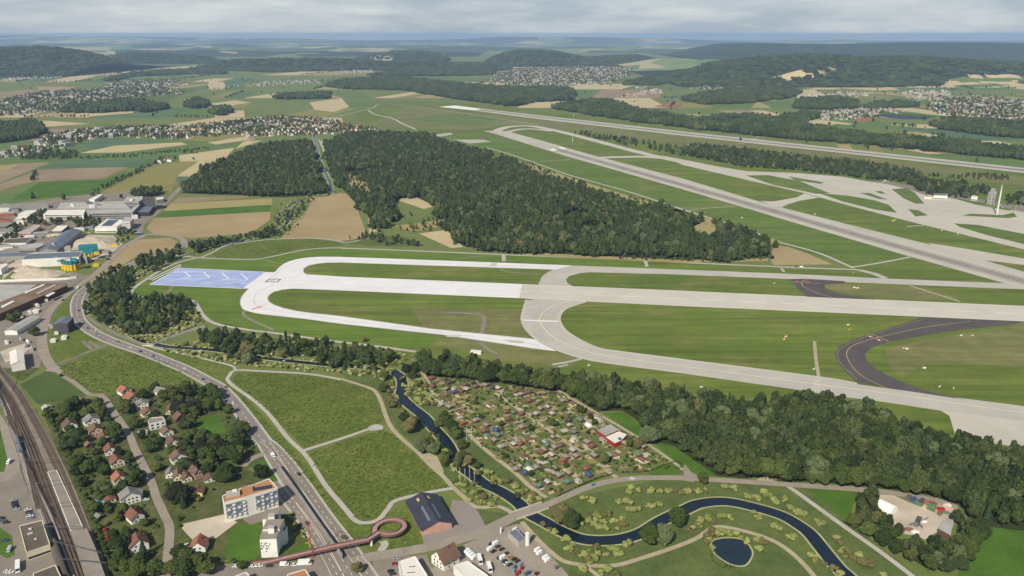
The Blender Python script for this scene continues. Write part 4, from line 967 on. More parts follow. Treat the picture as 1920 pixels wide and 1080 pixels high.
def gn_instances(coll):
    ng = bpy.data.node_groups.new("scatter_" + coll.name, 'GeometryNodeTree')
    ng.interface.new_socket("Geometry", in_out='INPUT', socket_type='NodeSocketGeometry')
    ng.interface.new_socket("Geometry", in_out='OUTPUT', socket_type='NodeSocketGeometry')
    N, L = ng.nodes, ng.links
    gi, go = N.new("NodeGroupInput"), N.new("NodeGroupOutput")
    ci = N.new("GeometryNodeCollectionInfo"); ci.inputs[0].default_value = coll; ci.inputs[1].default_value = True; ci.inputs[2].default_value = True
    ip = N.new("GeometryNodeInstanceOnPoints"); ip.inputs["Pick Instance"].default_value = True
    mp = N.new("GeometryNodeMeshToPoints")
    def attr(n, t):
        a = N.new("GeometryNodeInputNamedAttribute"); a.data_type = t; a.inputs[0].default_value = n; return a.outputs[0]
    L.new(gi.outputs[0], mp.inputs[0]); L.new(mp.outputs[0], ip.inputs["Points"]); L.new(ci.outputs[0], ip.inputs["Instance"])
    L.new(attr("idx", 'INT'), ip.inputs["Instance Index"]); L.new(attr("rot", 'FLOAT_VECTOR'), ip.inputs["Rotation"]); L.new(attr("scl", 'FLOAT_VECTOR'), ip.inputs["Scale"])
    L.new(ip.outputs[0], go.inputs[0])
    return ng
NG = {c.name: gn_instances(c) for c in (C_WOOD, C_CLUMP, C_SHRUB)}
def scatter(name, label, cat, pts, idx, scl, coll, seed=1):
    """one wood: many trees instanced on points"""
    n = len(pts); rg = np.random.default_rng(seed)
    me = bpy.data.meshes.new(name); me.vertices.add(n); me.vertices.foreach_set("co", np.asarray(pts, np.float32).ravel())
    me.attributes.new("idx", 'INT', 'POINT').data.foreach_set("value", np.asarray(idx, np.int32))
    rot = np.zeros((n, 3), np.float32); rot[:, 2] = rg.uniform(0, 6.28, n)
    me.attributes.new("rot", 'FLOAT_VECTOR', 'POINT').data.foreach_set("vector", rot.ravel())
    me.attributes.new("scl", 'FLOAT_VECTOR', 'POINT').data.foreach_set("vector", np.asarray(scl, np.float32).ravel())
    o = bpy.data.objects.new(name, me); COL.objects.link(o)
    md = o.modifiers.new("scatter", 'NODES'); md.node_group = NG[coll.name]
    return stuff(o, label, cat)
def sample(poly, spacing, seed, holes=(), jit=.45):
    """jittered grid of points of the place inside an outline"""
    P = [G(*p) for p in poly]; xs = [p.x for p in P]; ys = [p.y for p in P]
    rg = np.random.default_rng(seed)
    gx, gy = np.meshgrid(np.arange(min(xs), max(xs), spacing), np.arange(min(ys), max(ys), spacing))
    gx = gx.ravel() + rg.uniform(-jit, jit, gx.size) * spacing; gy = gy.ravel() + rg.uniform(-jit, jit, gy.size) * spacing
    W_ = [(p.x, p.y) for p in P]
    k = inpoly(gx, gy, W_)
    for h in holes: k &= ~inpoly(gx, gy, [(G(*p).x, G(*p).y) for p in h])
    return np.stack([gx[k], gy[k]], 1)
def wood(name, label, poly, spacing, h0, h1, seed, holes=(), fir=.12, z=0.0, thin=0.0, wav=1.2):
    P = sample(poly, spacing, seed, holes); n = len(P); rg = np.random.default_rng(seed + 5)
    wob = np.array([mnoise.noise_vector(Vector((x * .018, y * .018, 2.0)))[:2] for x, y in P]) if n else P
    P = P + wob * spacing * wav
    if thin: P = P[np.array([mnoise.noise(Vector((x * .012, y * .012, seed))) > -thin for x, y in P])]; n = len(P)
    h = rg.uniform(h0, h1, n); w = (h + (h0 + h1) / 2) * .5 * rg.uniform(.75, 1.1, n)
    idx = np.where(rg.random(n) < fir, 6 + rg.integers(0, 2, n), rg.integers(0, 6, n))
    k = rg.random(n); idx = np.where(k < .07, 8, np.where(k < .11, 9, np.where(k < .135, 10, idx))); h = np.where((idx >= 6) & (idx < 9), h * 1.12, h)
    return scatter(name, label, "woodland", np.column_stack([P, np.full(n, z)]), idx, np.column_stack([w, w, h]), C_WOOD, seed)
def farwood(name, label, poly, spacing, seed, s=1.0, holes=()):
    P = sample(poly, spacing, seed, holes); n = len(P); rg = np.random.default_rng(seed)
    k = rg.uniform(.8, 1.2, n) * s
    return scatter(name, label, "woodland", np.column_stack([P, np.zeros(n)]), rg.integers(0, 5, n), np.column_stack([k, k, k * rg.uniform(.85, 1.15, n)]), C_CLUMP, seed)
def hillwood(name, label, hl, step, seed, clear=(), dens=1.0):
    A, D, front = hl; rg = np.random.default_rng(seed); pts = []
    nx, ny = A.shape[:2]
    for i in range(nx - 1):
        for j in range(1, ny // 2 + 2):
            if j >= ny - 1: continue
            cell = A[i:i + 2, j:j + 2].reshape(4, 3)
            area = abs(cell[2][0] - cell[0][0]) * abs(cell[1][1] - cell[0][1])
            m_ = area / step ** 2 * dens; m_ = int(m_) + (rg.random() < m_ % 1)
            for _ in range(m_):
                u, v = rg.random(2)
                p = cell[0] * (1 - u) * (1 - v) + cell[2] * u * (1 - v) + cell[1] * (1 - u) * v + cell[3] * u * v
                if p[2] < 2: continue
                pp = PRJ(p[0], p[1], p[2])
                if any(inpoly([pp[0]], [pp[1]], c)[0] for c in clear) or not -60 < pp[0] < 1980: continue
                pts.append(p - np.array([0, 0, 3]))
    n = len(pts); k = rg.uniform(.8, 1.25, n)
    return scatter(name, label, "woodland", pts, rg.integers(0, 5, n), np.column_stack([k, k, k]), C_CLUMP, seed)

# forest floors
W2 = [(615, 272), (650, 255), (700, 253), (800, 257), (850, 274), (930, 294), (960, 306), (1020, 336), (1090, 358), (1180, 385), (1200, 392), (1250, 394), (1300, 416), (1375, 430), (1440, 462), (1440, 486), (1280, 489), (1100, 480), (900, 470), (868, 462), (838, 432), (826, 412), (834, 394), (780, 370), (735, 374), (735, 384), (752, 404), (725, 428), (700, 430), (690, 404), (660, 374), (630, 340), (612, 305)]
W1 = [(340, 362), (352, 345), (392, 318), (440, 300), (475, 280), (570, 268), (583, 275), (590, 300), (604, 335), (612, 362), (580, 368), (530, 370), (440, 366)]
W3 = [(786, 684), (850, 692), (900, 697), (1000, 716), (1100, 726), (1200, 741), (1300, 758), (1400, 770), (1480, 768), (1560, 770), (1660, 785), (1700, 822), (1740, 838), (1830, 852), (1920, 872), (2050, 900), (2050, 1000), (1930, 998), (1830, 985), (1800, 950), (1750, 930), (1677, 919), (1604, 911), (1520, 904), (1460, 903), (1448, 888), (1425, 890), (1400, 898), (1345, 893), (1262, 836), (1225, 828), (1205, 795), (1165, 770), (1120, 772), (1060, 734), (1000, 727), (900, 714), (806, 706)]
W4 = [(1605, 945), (1625, 925), (1652, 930), (1646, 948), (1652, 976), (1664, 1002), (1684, 1018), (1712, 1024), (1737, 1030), (1760, 1020), (1792, 1002), (1797, 960), (1832, 990), (1822, 1020), (1812, 1058), (1770, 1072), (1730, 1062), (1690, 1036), (1650, 1014), (1600, 985)]
for P_ in (W1, W2, W3, W4): sheet("forest_floor", P_, M['forest_floor'], .32)
CLR = [[(1286, 428), (1320, 418), (1362, 436), (1345, 452), (1290, 452)], [(640, 330), (665, 322), (700, 352), (700, 372), (668, 368)]]
CAN = [[(587, 262), (593, 258), (629, 366), (615, 366)]]
TRK = [[(826, 413), (1100, 433), (1102, 436), (828, 417)], [(1090, 452), (1250, 470), (1250, 473), (1088, 456)]]
wood("woodland", "dense broadleaf wood left of the straight canal", W1, 8.2, 11, 21, 31, CAN, .10, thin=.5, wav=2.6)
wood("woodland", "large dense wood between the canal and the diagonal runway", W2, 8.0, 10, 20, 32, CAN + CLR + TRK, .16, thin=.42, wav=3)
wood("woodland", "thin scrub in the clearings of the large wood", [(630, 320), (665, 318), (710, 355), (700, 378), (660, 372)], 20, 8, 14, 33, CAN, .1)
wood("woodland", "broad wood between the allotment gardens and the southern taxiway", W3, 7.0, 12, 21, 34, (), .05, thin=.8, wav=.7)
wood("woodland", "trees around the gravel yard with the white tent", W4, 7.5, 8, 12.5, 35, (), .0)
for c_ in CLR + [[(962, 303), (1020, 333), (1100, 355), (1185, 384), (1262, 390), (1300, 412), (1440, 460), (1462, 452), (1300, 402), (1180, 368), (1060, 330), (985, 303)], [(860, 463), (1000, 474), (1280, 488), (1440, 484), (1440, 490), (1280, 493), (1000, 480)]]: sheet("scrub_ground", c_, M['straw2'], .35)
for i, (lab, poly, sp, h0, h1, th) in enumerate([
    ("scrub along the near edge of the large wood", [(850, 460), (1000, 472), (1280, 487), (1450, 482), (1450, 489), (1280, 493), (1000, 479)], 8, 2.5, 8, .25),
    ("scrub along the runway side of the large wood", [(950, 298), (1020, 330), (1180, 380), (1262, 388), (1300, 410), (1440, 456), (1455, 452), (1300, 402), (1180, 370), (1060, 332), (980, 302)], 12, 2.5, 9, .05),
    ("young trees at the left foot of the large wood", [(690, 400), (735, 385), (750, 402), (830, 400), (835, 436), (780, 436), (700, 440)], 16, 4, 10, .05),
    ("trees of the wooded bend beside the curved main road", [(164, 550), (185, 528), (215, 505), (240, 505), (252, 530), (246, 560), (330, 566), (360, 580), (352, 605), (330, 625), (285, 640), (250, 636), (205, 612), (170, 588)], 9.6, 7, 14, .14),
    ("river belt trees below the white taxiway loop", [(310, 648), (345, 632), (385, 622), (440, 627), (560, 642), (690, 660), (770, 668), (780, 690), (720, 690), (640, 694), (540, 688), (430, 676), (345, 666)], 9.4, 7, 14, .18),
    ("line of trees beside the tan field", [(240, 503), (262, 488), (330, 468), (345, 476), (300, 500), (262, 518)], 11, 9, 15, .2),
    ("tree belt along the stream south of the beige field", [(350, 468), (400, 455), (460, 445), (520, 432), (500, 447), (440, 456), (395, 470), (360, 480)], 11, 9, 15, .2),
    ("bushes along the small winding stream", [(505, 432), (520, 405), (515, 385), (560, 372), (600, 366), (580, 384), (560, 400), (552, 430), (520, 446)], 12, 4, 9, .15),
    ("belt of trees between the two diagonal runways", [(1265, 290), (1290, 277), (1330, 277), (1420, 288), (1520, 301), (1600, 309), (1700, 322), (1735, 338), (1722, 350), (1665, 340), (1600, 333), (1500, 321), (1400, 314)], 13, 11, 19, .5),
    ("belt of trees between the two diagonal runways at its far end", [(1062, 247), (1100, 252), (1200, 266), (1280, 278), (1280, 292), (1200, 277), (1130, 266), (1100, 258)], 17, 9, 16, .1),
    ("trees behind the apron with the light masts", [(1700, 352), (1725, 340), (1790, 345), (1850, 356), (1860, 366), (1800, 372), (1740, 366)], 13, 10, 17, .4),
    ("bushes beside the far runway at the right edge", [(1745, 332), (1800, 324), (1900, 332), (1900, 338), (1800, 336)], 13, 6, 10, .1),
    ("trees at the right edge beyond the apron", [(1888, 378), (1920, 368), (2000, 372), (2000, 392), (1920, 388)], 13, 10, 17, .5),
    ("trees on both sides of the industrial estate", [(0, 450), (40, 425), (60, 405), (85, 395), (95, 405), (60, 425), (20, 455), (0, 462)], 12, 7, 12, .5),
    ("trees in front of the white parking deck", [(66, 420), (90, 415), (180, 412), (200, 420), (190, 430), (150, 432), (80, 424)], 11, 7, 12, .5),
    ("trees by the road to the white office", [(225, 432), (250, 430), (258, 438), (240, 445), (245, 455), (225, 462), (220, 445)], 10, 6, 10, .4),
    ("poplars beyond the large factory", [(240, 368), (260, 362), (300, 362), (290, 370), (250, 372)], 9, 14, 18, .6),
    ("hedgerow between the striped fields and the olive field", [(165, 368), (190, 352), (245, 327), (290, 305), (294, 308), (250, 332), (195, 357), (172, 372)], 11, 5, 10, .35),
    ("hedgerow in the fields beyond the farm", [(140, 296), (250, 290), (410, 275), (412, 278), (255, 295), (142, 300)], 13, 4, 8, .3),
    ("trees around the lone farm", [(285, 305), (300, 296), (330, 297), (330, 303), (300, 308)], 12, 5, 10, .2),
    ("trees left of the village by the wood", [(45, 300), (75, 285), (140, 285), (148, 297), (80, 302)], 14, 7, 14, .4),
    ("small woods left of the large wood", [(640, 450), (690, 438), (730, 438), (790, 462), (780, 468), (730, 462), (690, 452)], 13, 6, 11, .1),
]):
    wood("woodland", lab, poly, sp, h0, h1, 50 + i, CAN, .06, thin=th)
for i, (lab, poly, sp) in enumerate([
    ("dark wood at the left edge above the village", [(-60, 262), (0, 238), (50, 233), (72, 238), (80, 250), (60, 260), (0, 268)], 24),
    ("wood below the left town", [(118, 212), (135, 202), (240, 190), (282, 196), (250, 208), (180, 212)], 28),
    ("small wood among the tan fields", [(255, 208), (300, 200), (320, 203), (270, 212)], 28), ("round wood in the green fields", [(345, 200), (372, 190), (392, 196), (380, 205)], 26),
    ("wood strip behind the hamlet", [(395, 212), (420, 205), (435, 212), (410, 218)], 26), ("narrow wood strip in the far fields", [(515, 184), (560, 179), (615, 178), (618, 185), (530, 187)], 30),
    ("long dark wood beyond the airfield", [(612, 163), (650, 152), (740, 147), (860, 160), (960, 168), (1060, 168), (1076, 174), (1073, 188), (1000, 193), (960, 200), (900, 192), (830, 182), (760, 170), (640, 167)], 30),
    ("wood in front of the far town", [(690, 142), (740, 136), (800, 126), (900, 124), (930, 130), (925, 140), (880, 143), (800, 143)], 40),
    ("dark wood belt in the left distance", [(193, 152), (250, 138), (330, 133), (420, 130), (425, 139), (330, 141), (250, 144), (210, 153)], 40),
    ("far wood belt beneath the hills", [(420, 132), (500, 126), (640, 123), (700, 127), (640, 133), (500, 136)], 44),
    ("wood on the left horizon slope", [(-40, 130), (0, 124), (30, 130), (20, 136), (-40, 138)], 40),
    ("woods of the right middle distance", [(1280, 188), (1330, 176), (1400, 167), (1480, 168), (1498, 176), (1480, 184), (1400, 194), (1320, 197)], 28),
    ("dark wood on the right slope", [(1487, 204), (1505, 190), (1560, 187), (1600, 192), (1605, 203), (1550, 206)], 26),
    ("wood beside the right village", [(1740, 236), (1800, 228), (1860, 232), (1930, 238), (1930, 262), (1850, 254), (1770, 244)], 24),
    ("tree belt beyond the far runway", [(1280, 236), (1340, 225), (1390, 222), (1467, 231), (1533, 244), (1600, 256), (1747, 268), (1913, 287), (1930, 301), (1780, 287), (1613, 271), (1467, 260), (1380, 250), (1300, 243)], 25),
    ("tree belt at the head of the far runway", [(1040, 204), (1070, 196), (1110, 192), (1150, 195), (1200, 212), (1280, 224), (1290, 240), (1200, 230), (1120, 218)], 28),
    ("wood below the right hill", [(1170, 160), (1200, 150), (1260, 142), (1280, 148), (1230, 160)], 34), ("woods among the right fields", [(1600, 202), (1700, 196), (1720, 200), (1640, 206)], 30),
    ("wood tongue at the right edge", [(1900, 150), (1930, 146), (1930, 162), (1905, 160)], 34), ("trees near the long brown hall", [(1420, 232), (1480, 222), (1520, 214), (1530, 220), (1480, 238)], 24),
]):
    farwood("woodland", lab, poly, sp, 90 + i)
hillwood("woodland", "wood covering the near right hill", H_R, 44, 120, RCLR)
hillwood("woodland", "wood covering the left hill", H_L, 44, 121, [[(30, 116), (75, 105), (70, 118), (40, 124)]])
hillwood("woodland", "wood covering the central hill", H_C, 48, 122)
hillwood("woodland", "wood covering the small hill left of centre", H_D, 48, 123, [[(700, 112), (790, 108), (790, 116), (700, 118)]])
hillwood("woodland", "wood on the low left ridge", H_E, 50, 124)
hillwood("woodland", "wood on the low central ridge", H_B, 48, 125)

# ---------------------------------------------------------------- single trees and shrubs
TREES = []; HOUSES = []
def beside(pre, px, py):
    p = G(px, py); h = min(HOUSES, key=lambda k: (k[0] - p.x) ** 2 + (k[1] - p.y) ** 2)[2]
    return next(t for t in (f"{pre} by the {h}", f"{pre} by the {h.split(',')[0]}", f"tree by the {h}", f"tree by the {h.split(',')[0]}", "tree " + h[-40:]) if len(t.split()) < 17)
def at(pre, px, py, marks): return pre + " " + min(marks, key=lambda k: abs(k[0] - px) + 2 * abs(k[1] - py))[2]
def tree(px, py, h, key, label, group=None, w=1.0):
    p = G(px, py); t = thing("tree", label, "tree", p, random.uniform(0, 6.28), group)
    if key == 'b': key = f"b{random.randrange(5)}"
    if key == 'f': key = f"f{random.randrange(2)}"
    if key == 't': key = "t0"
    s = h * random.uniform(.95, 1.05); t.scale = (s * w, s * w, s)
    cr_, tr = PROTO[key]
    obj("crown", cr_, t); obj("trunk", TRUNK[random.randrange(3)], t)
    TREES.append((p.x, p.y)); return t
def zt(x0, y0, k): return lambda x, y: (x0 + x / k, y0 + y / k)
for px, py, h, key, w, lab in [
    (337, 940, 15, 'd0', 1.0, "huge round dark copper tree beside the residential street"),
    (1052, 983, 15, 'br0', 1.0, "brownish round tree just right of the river bridge"),
    (1070, 990, 14, 'b2', 1.0, "green tree nearest the bridge on its right"),
    (1217, 1021, 16, 'b1', .9, "dark tree on the river bank left of the grey-green one"),
    (1243, 1020, 15, 'w0', .75, "grey-green tree between two darker ones on the river bank"),
    (1268, 988, 15, 'b4', 1.0, "dark tree astride the river bend above the pond"),
    (1317, 907, 10, 'b0', 1.15, "lone round tree at the lane junction below the wood"),
    (1218, 832, 16, 'w0', .95, "large silvery willow at the corner of the allotment gardens"),
    (770, 812, 14, 'br0', 1.1, "brownish round tree left of the river below the meadow path"),
    (735, 764, 11, 'br0', 1.0, "brown-green tree at the river's first bend"),
    (790, 848, 12, 'w0', .9, "grey-green tree beside the resting place on the meadow path"),
    (822, 846, 13, 't1', 1.0, "slender pale tree leaning over the river"),
    (835, 876, 14, 't0', 1.4, "tall blue-green tree beside the resting place"),
    (858, 878, 14, 't1', 1.1, "upright poplar next to the bare birches"),
    (840, 805, 13, 'b3', 1.0, "rounded green tree at the left edge of the allotments"),
    (823, 800, 10, 'br0', .9, "brown shrubby tree at the allotments' left edge"),
    (855, 825, 12, 'b0', 1.0, "green tree by the gravel path below the allotments"),
    (1035, 800, 8, 'b1', 1.3, "spreading dark tree in the middle of the allotments"), (1062, 793, 9, 'br0', .8, "tall brown tree in the allotments' upper half"),
    (1135, 870, 10, 't0', 1.6, "dark upright tree in the lower allotments"), (1090, 775, 7, 'b2', 1.0, "round dark tree near the wood path in the allotments"),
    (1115, 797, 6, 'b3', 1.1, "small round tree beside the clubhouse yard"), (940, 800, 6, 'b1', 1.0, "round tree beside the long garden shed"),
    (1180, 838, 9, 'b3', .9, "tree right of the clubhouse"), (1196, 840, 9, 'br0', .9, "second tree right of the clubhouse"),
    (1506, 757, 15, 't0', 1.6, "thin leaning tree sticking out above the wood"),
    (1240, 385, 14, 'b1', 1.1, "lone round tree on the edge of the large wood"), (1453, 465, 12, 'b0', 1.2, "lone tree at the tip of the large wood"),
    (306, 570, 15, 'f0', 1.2, "dark conifer in the wooded bend, nearest the green verge"), (348, 586, 15, 'f1', 1.2, "second dark conifer beside the perimeter path"),
    (62, 372, 16, 'f0', 1.5, "tall dark tree beside the green field near the factory"), (120, 375, 16, 't0', 1.6, "tall poplar left of the factory"),
    (228, 372, 9, 'b1', 1.0, "small round tree behind the factory"), (363, 300, 8, 'b0', 1.0, "lone tree in the tan field"),
    (405, 258, 9, 'b2', 1.0, "lone tree in the olive field below the village"), (115, 706, 3.2, 'b1', 1.5, "small dark bush at the side road bend"),
    (208, 925, 12, 'f0', 1.0, "blue-green fir beside the lower houses"), (270, 1045, 15, 'f1', .9, "tall blue fir in front of the red-roofed house"),
    (244, 880, 11, 'f0', 1.0, "fir by the residential street"), (317, 920, 9, 'f1', 1.1, "small dark fir below the brown-roofed cluster"),
    (490, 897, 12, 'b0', 1.1, "large round tree on the lawn beside the hotel"), (498, 893, 9, 'b1', 1.0, "smaller tree beside the hotel lawn"),
    (66, 630, 11, 'b1', 1.2, "round dark tree on the left works yard"), (22, 605, 11, 'b2', 1.1, "dark tree beside the rusty hall"), (36, 600, 12, 'b3', .9, "taller tree beside the rusty hall"),
    (670, 1075, 8, 'br0', 1.0, "small tree on the road median"), (645, 1012, 4, 'br0', 1.0, "thin sapling on the road verge"),
]:
    tree(px, py, h, key, lab, w=w)
# streets, houses: keep-out list filled by the builders below
KEEP = []
def pixring(c, r): return [(c[0] + r * cos(a), c[1] + r * sin(a)) for a in np.linspace(0, 6.28, 8)]

# ================================================================== BUILDINGS
def unit_box(name, m):
    b = MB(); b.box((0, 0, 0), (1, 1, 1)); return b.mesh(name, m)
WINME = unit_box("window", M['glass'])
CHIME = unit_box("chimney", M['roof_brown'])
def foot(o_loc, rz, poly, margin=3.0):
    cx_ = sum(p[0] for p in poly) / len(poly); cy_ = sum(p[1] for p in poly) / len(poly)
    R_ = []
    for x, y in poly:
        d = hypot(x - cx_, y - cy_) or 1; x2, y2 = x + (x - cx_) / d * margin, y + (y - cy_) / d * margin
        R_.append((o_loc[0] + x2 * cos(rz) - y2 * sin(rz), o_loc[1] + x2 * sin(rz) + y2 * cos(rz)))
    KEEP.append(R_)
def gable(name, label, cat, L_, R_, length, eave, ridge, wall, roof, group=None, over=.6, win=True, chim=True, rows=2, wl_=None):
    a, b_ = G(*L_), G(*R_); d = b_ - a; w = d.length; rz = atan2(d.y, d.x)
    t = thing(name, label, cat, a, rz, group)
    if cat == 'house': HOUSES.append((a.x + w / 2, a.y + length / 2, label))
    foot(a, rz, [(0, 0), (w, 0), (w, length), (0, length)])
    b = MB()
    P = [(0, 0), (w, 0), (w, length), (0, length)]
    b.prism(P, 0, eave, cap=False)
    for y, fl in ((0, 0), (length, 1)):
        f = (0, 1, 2); b.add([(0, y, eave), (w, y, eave), (w / 2, y, ridge)], [f[::-1] if fl else f])
    b.build("wall", wall, t)
    b = MB(); sl = (ridge - eave) / (w / 2); th = .28
    for s in (-1, 1):
        x0, x1 = w / 2, (w + over if s > 0 else -over); z1 = eave - over * sl
        V = [(x0, -over, ridge), (x1, -over, z1), (x1, length + over, z1), (x0, length + over, ridge)]
        V += [(x, y, z + th) for x, y, z in V]
        F = [(4, 5, 6, 7), (3, 2, 1, 0), (0, 1, 5, 4), (1, 2, 6, 5), (2, 3, 7, 6), (3, 0, 4, 7)]
        b.add(V, F if s > 0 else [f[::-1] for f in F])
    ro = b.build("roof", roof, t)
    if chim:
        obj("chimney", CHIME, ro, (w * .5 + 1.2, length * .6, ridge - 1.2), 0, (.7, .7, 1.9))
    if win:
        k = max(2, int(w / 3.2)); r_ = 0
        for q in range(rows):
            zz_ = 1.0 + 2.7 * q
            if zz_ + 1.3 > ridge - .4: break
            kk = k if zz_ + 1.2 < eave + .3 else max(1, k - 1)
            for i in range(kk):
                x = w * (i + 1) / (kk + 1)
                obj("window", WINME, t, (x, 0, zz_), 0, (1.2, .14, 1.25))
            if zz_ + 1.2 < eave:
                for i in range(max(1, int(length / 4.5))):
                    obj("window", WINME, t, (w, length * (i + 1) / (max(1, int(length / 4.5)) + 1), zz_), 0, (.14, 1.2, 1.25))
    return t
def block(name, label, cat, roofpx, h, wall, roof, group=None, floors=0, over=.0, cells=0, z0=0.0, winm=None, tops=(), para=.5, keep=True, fz=1.1, fh=1.5):
    P = [G(p[0], p[1], h + z0) for p in roofpx]
    c = sum(P, Vector()) / len(P); c.z = z0
    t = thing(name, label, cat, c, 0, group)
    Q = [(p.x - c.x, p.y - c.y) for p in P]
    a = sum(Q[i][0] * Q[(i + 1) % len(Q)][1] - Q[(i + 1) % len(Q)][0] * Q[i][1] for i in range(len(Q)))
    if a < 0: Q = Q[::-1]
    if keep: foot(c, 0, Q)
    b = MB(); b.prism(Q, 0, h - .02, cap=False); b.build("wall", wall, t)
    b = MB(); b.prism([(x * (1 + over), y * (1 + over)) for x, y in Q], h, h + .25 if over else h + .02, bottom=True)
    ro = b.build("roof", roof, t)
    if para and not over:
        b = MB(); n = len(Q)
        for i in range(n):
            p, q = Vector(Q[i]), Vector(Q[(i + 1) % n]); e = (q - p).normalized(); nn = Vector((e.y, -e.x))
            b.prism([tuple(p + nn * .05), tuple(q + nn * .05), tuple(q - nn * .45), tuple(p - nn * .45)], h + .03, h + para)
        b.build("parapet", wall, ro)
    if floors:
        n = len(Q); st_ = (h - .6) / floors
        for i in range(n):
            p, q = Vector(Q[i]), Vector(Q[(i + 1) % n]); e = (q - p); ln = e.length; e = e / ln; nn = Vector((e.y, -e.x))
            mid = (p + q) / 2 + Vector((c.x, c.y))
            if nn.dot(Vector((-mid.x, -mid.y))) < 0 or ln < 4: continue
            for fl in range(floors):
                zz_ = fl * st_ + fz
                if cells:
                    kk = max(1, int(ln / cells))
                    for j in range(kk):
                        m_ = p + e * ln * (j + .5) / kk
                        obj("window", WINME, t, (m_.x, m_.y, zz_), atan2(e.y, e.x), (cells * .6, .2, fh))
                else:
                    m_ = (p + q) / 2
                    obj("window", WINME, t, (m_.x, m_.y, zz_), atan2(e.y, e.x), (ln * .92, .2, fh)).data = WINME if winm is None else winm
    for (fx, fy, sx, sy, sz, mm) in tops:
        p = Vector(Q[0]) + (Vector(Q[1]) - Vector(Q[0])) * fx + (Vector(Q[-1]) - Vector(Q[0])) * fy
        e = Vector(Q[1]) - Vector(Q[0])
        b = MB(); b.box((p.x, p.y, h + .03), (sx, sy, sz), atan2(e.y, e.x)); b.build("roof_unit", mm, ro)
    return t
def barrel(name, label, cat, a, b_, wid, hgt, wall, base=0.0, n=8, group=None, straight=0.0, seg=1):
    """arched hall or tent along the ground line a to b"""
    A, B = G(*a), G(*b_); d = B - A; ln = d.length; rz = atan2(d.y, d.x)
    t = thing(name, label, cat, A, rz, group); foot(A, rz, [(0, -wid / 2), (ln, -wid / 2), (ln, wid / 2), (0, wid / 2)])
    b = MB()
    for s in range(seg):
        x0, x1 = ln * s / seg, ln * (s + 1) / seg - (.15 if seg > 1 else 0)
        ring = [(-wid / 2, 0)] + [(-wid / 2 * cos(pi * i / n), straight + (hgt - straight) * sin(pi * i / n)) for i in range(n + 1)] + [(wid / 2, 0)]
        m_ = len(ring)
        V = [(x0, y, z + base) for y, z in ring] + [(x1, y, z + base) for y, z in ring]
        b.add(V, [(i, i + 1, m_ + i + 1, m_ + i) for i in range(m_ - 1)] + [tuple(range(m_))[::-1], tuple(range(m_, 2 * m_))])
    b.build("cover", wall, t)
    return t, ln

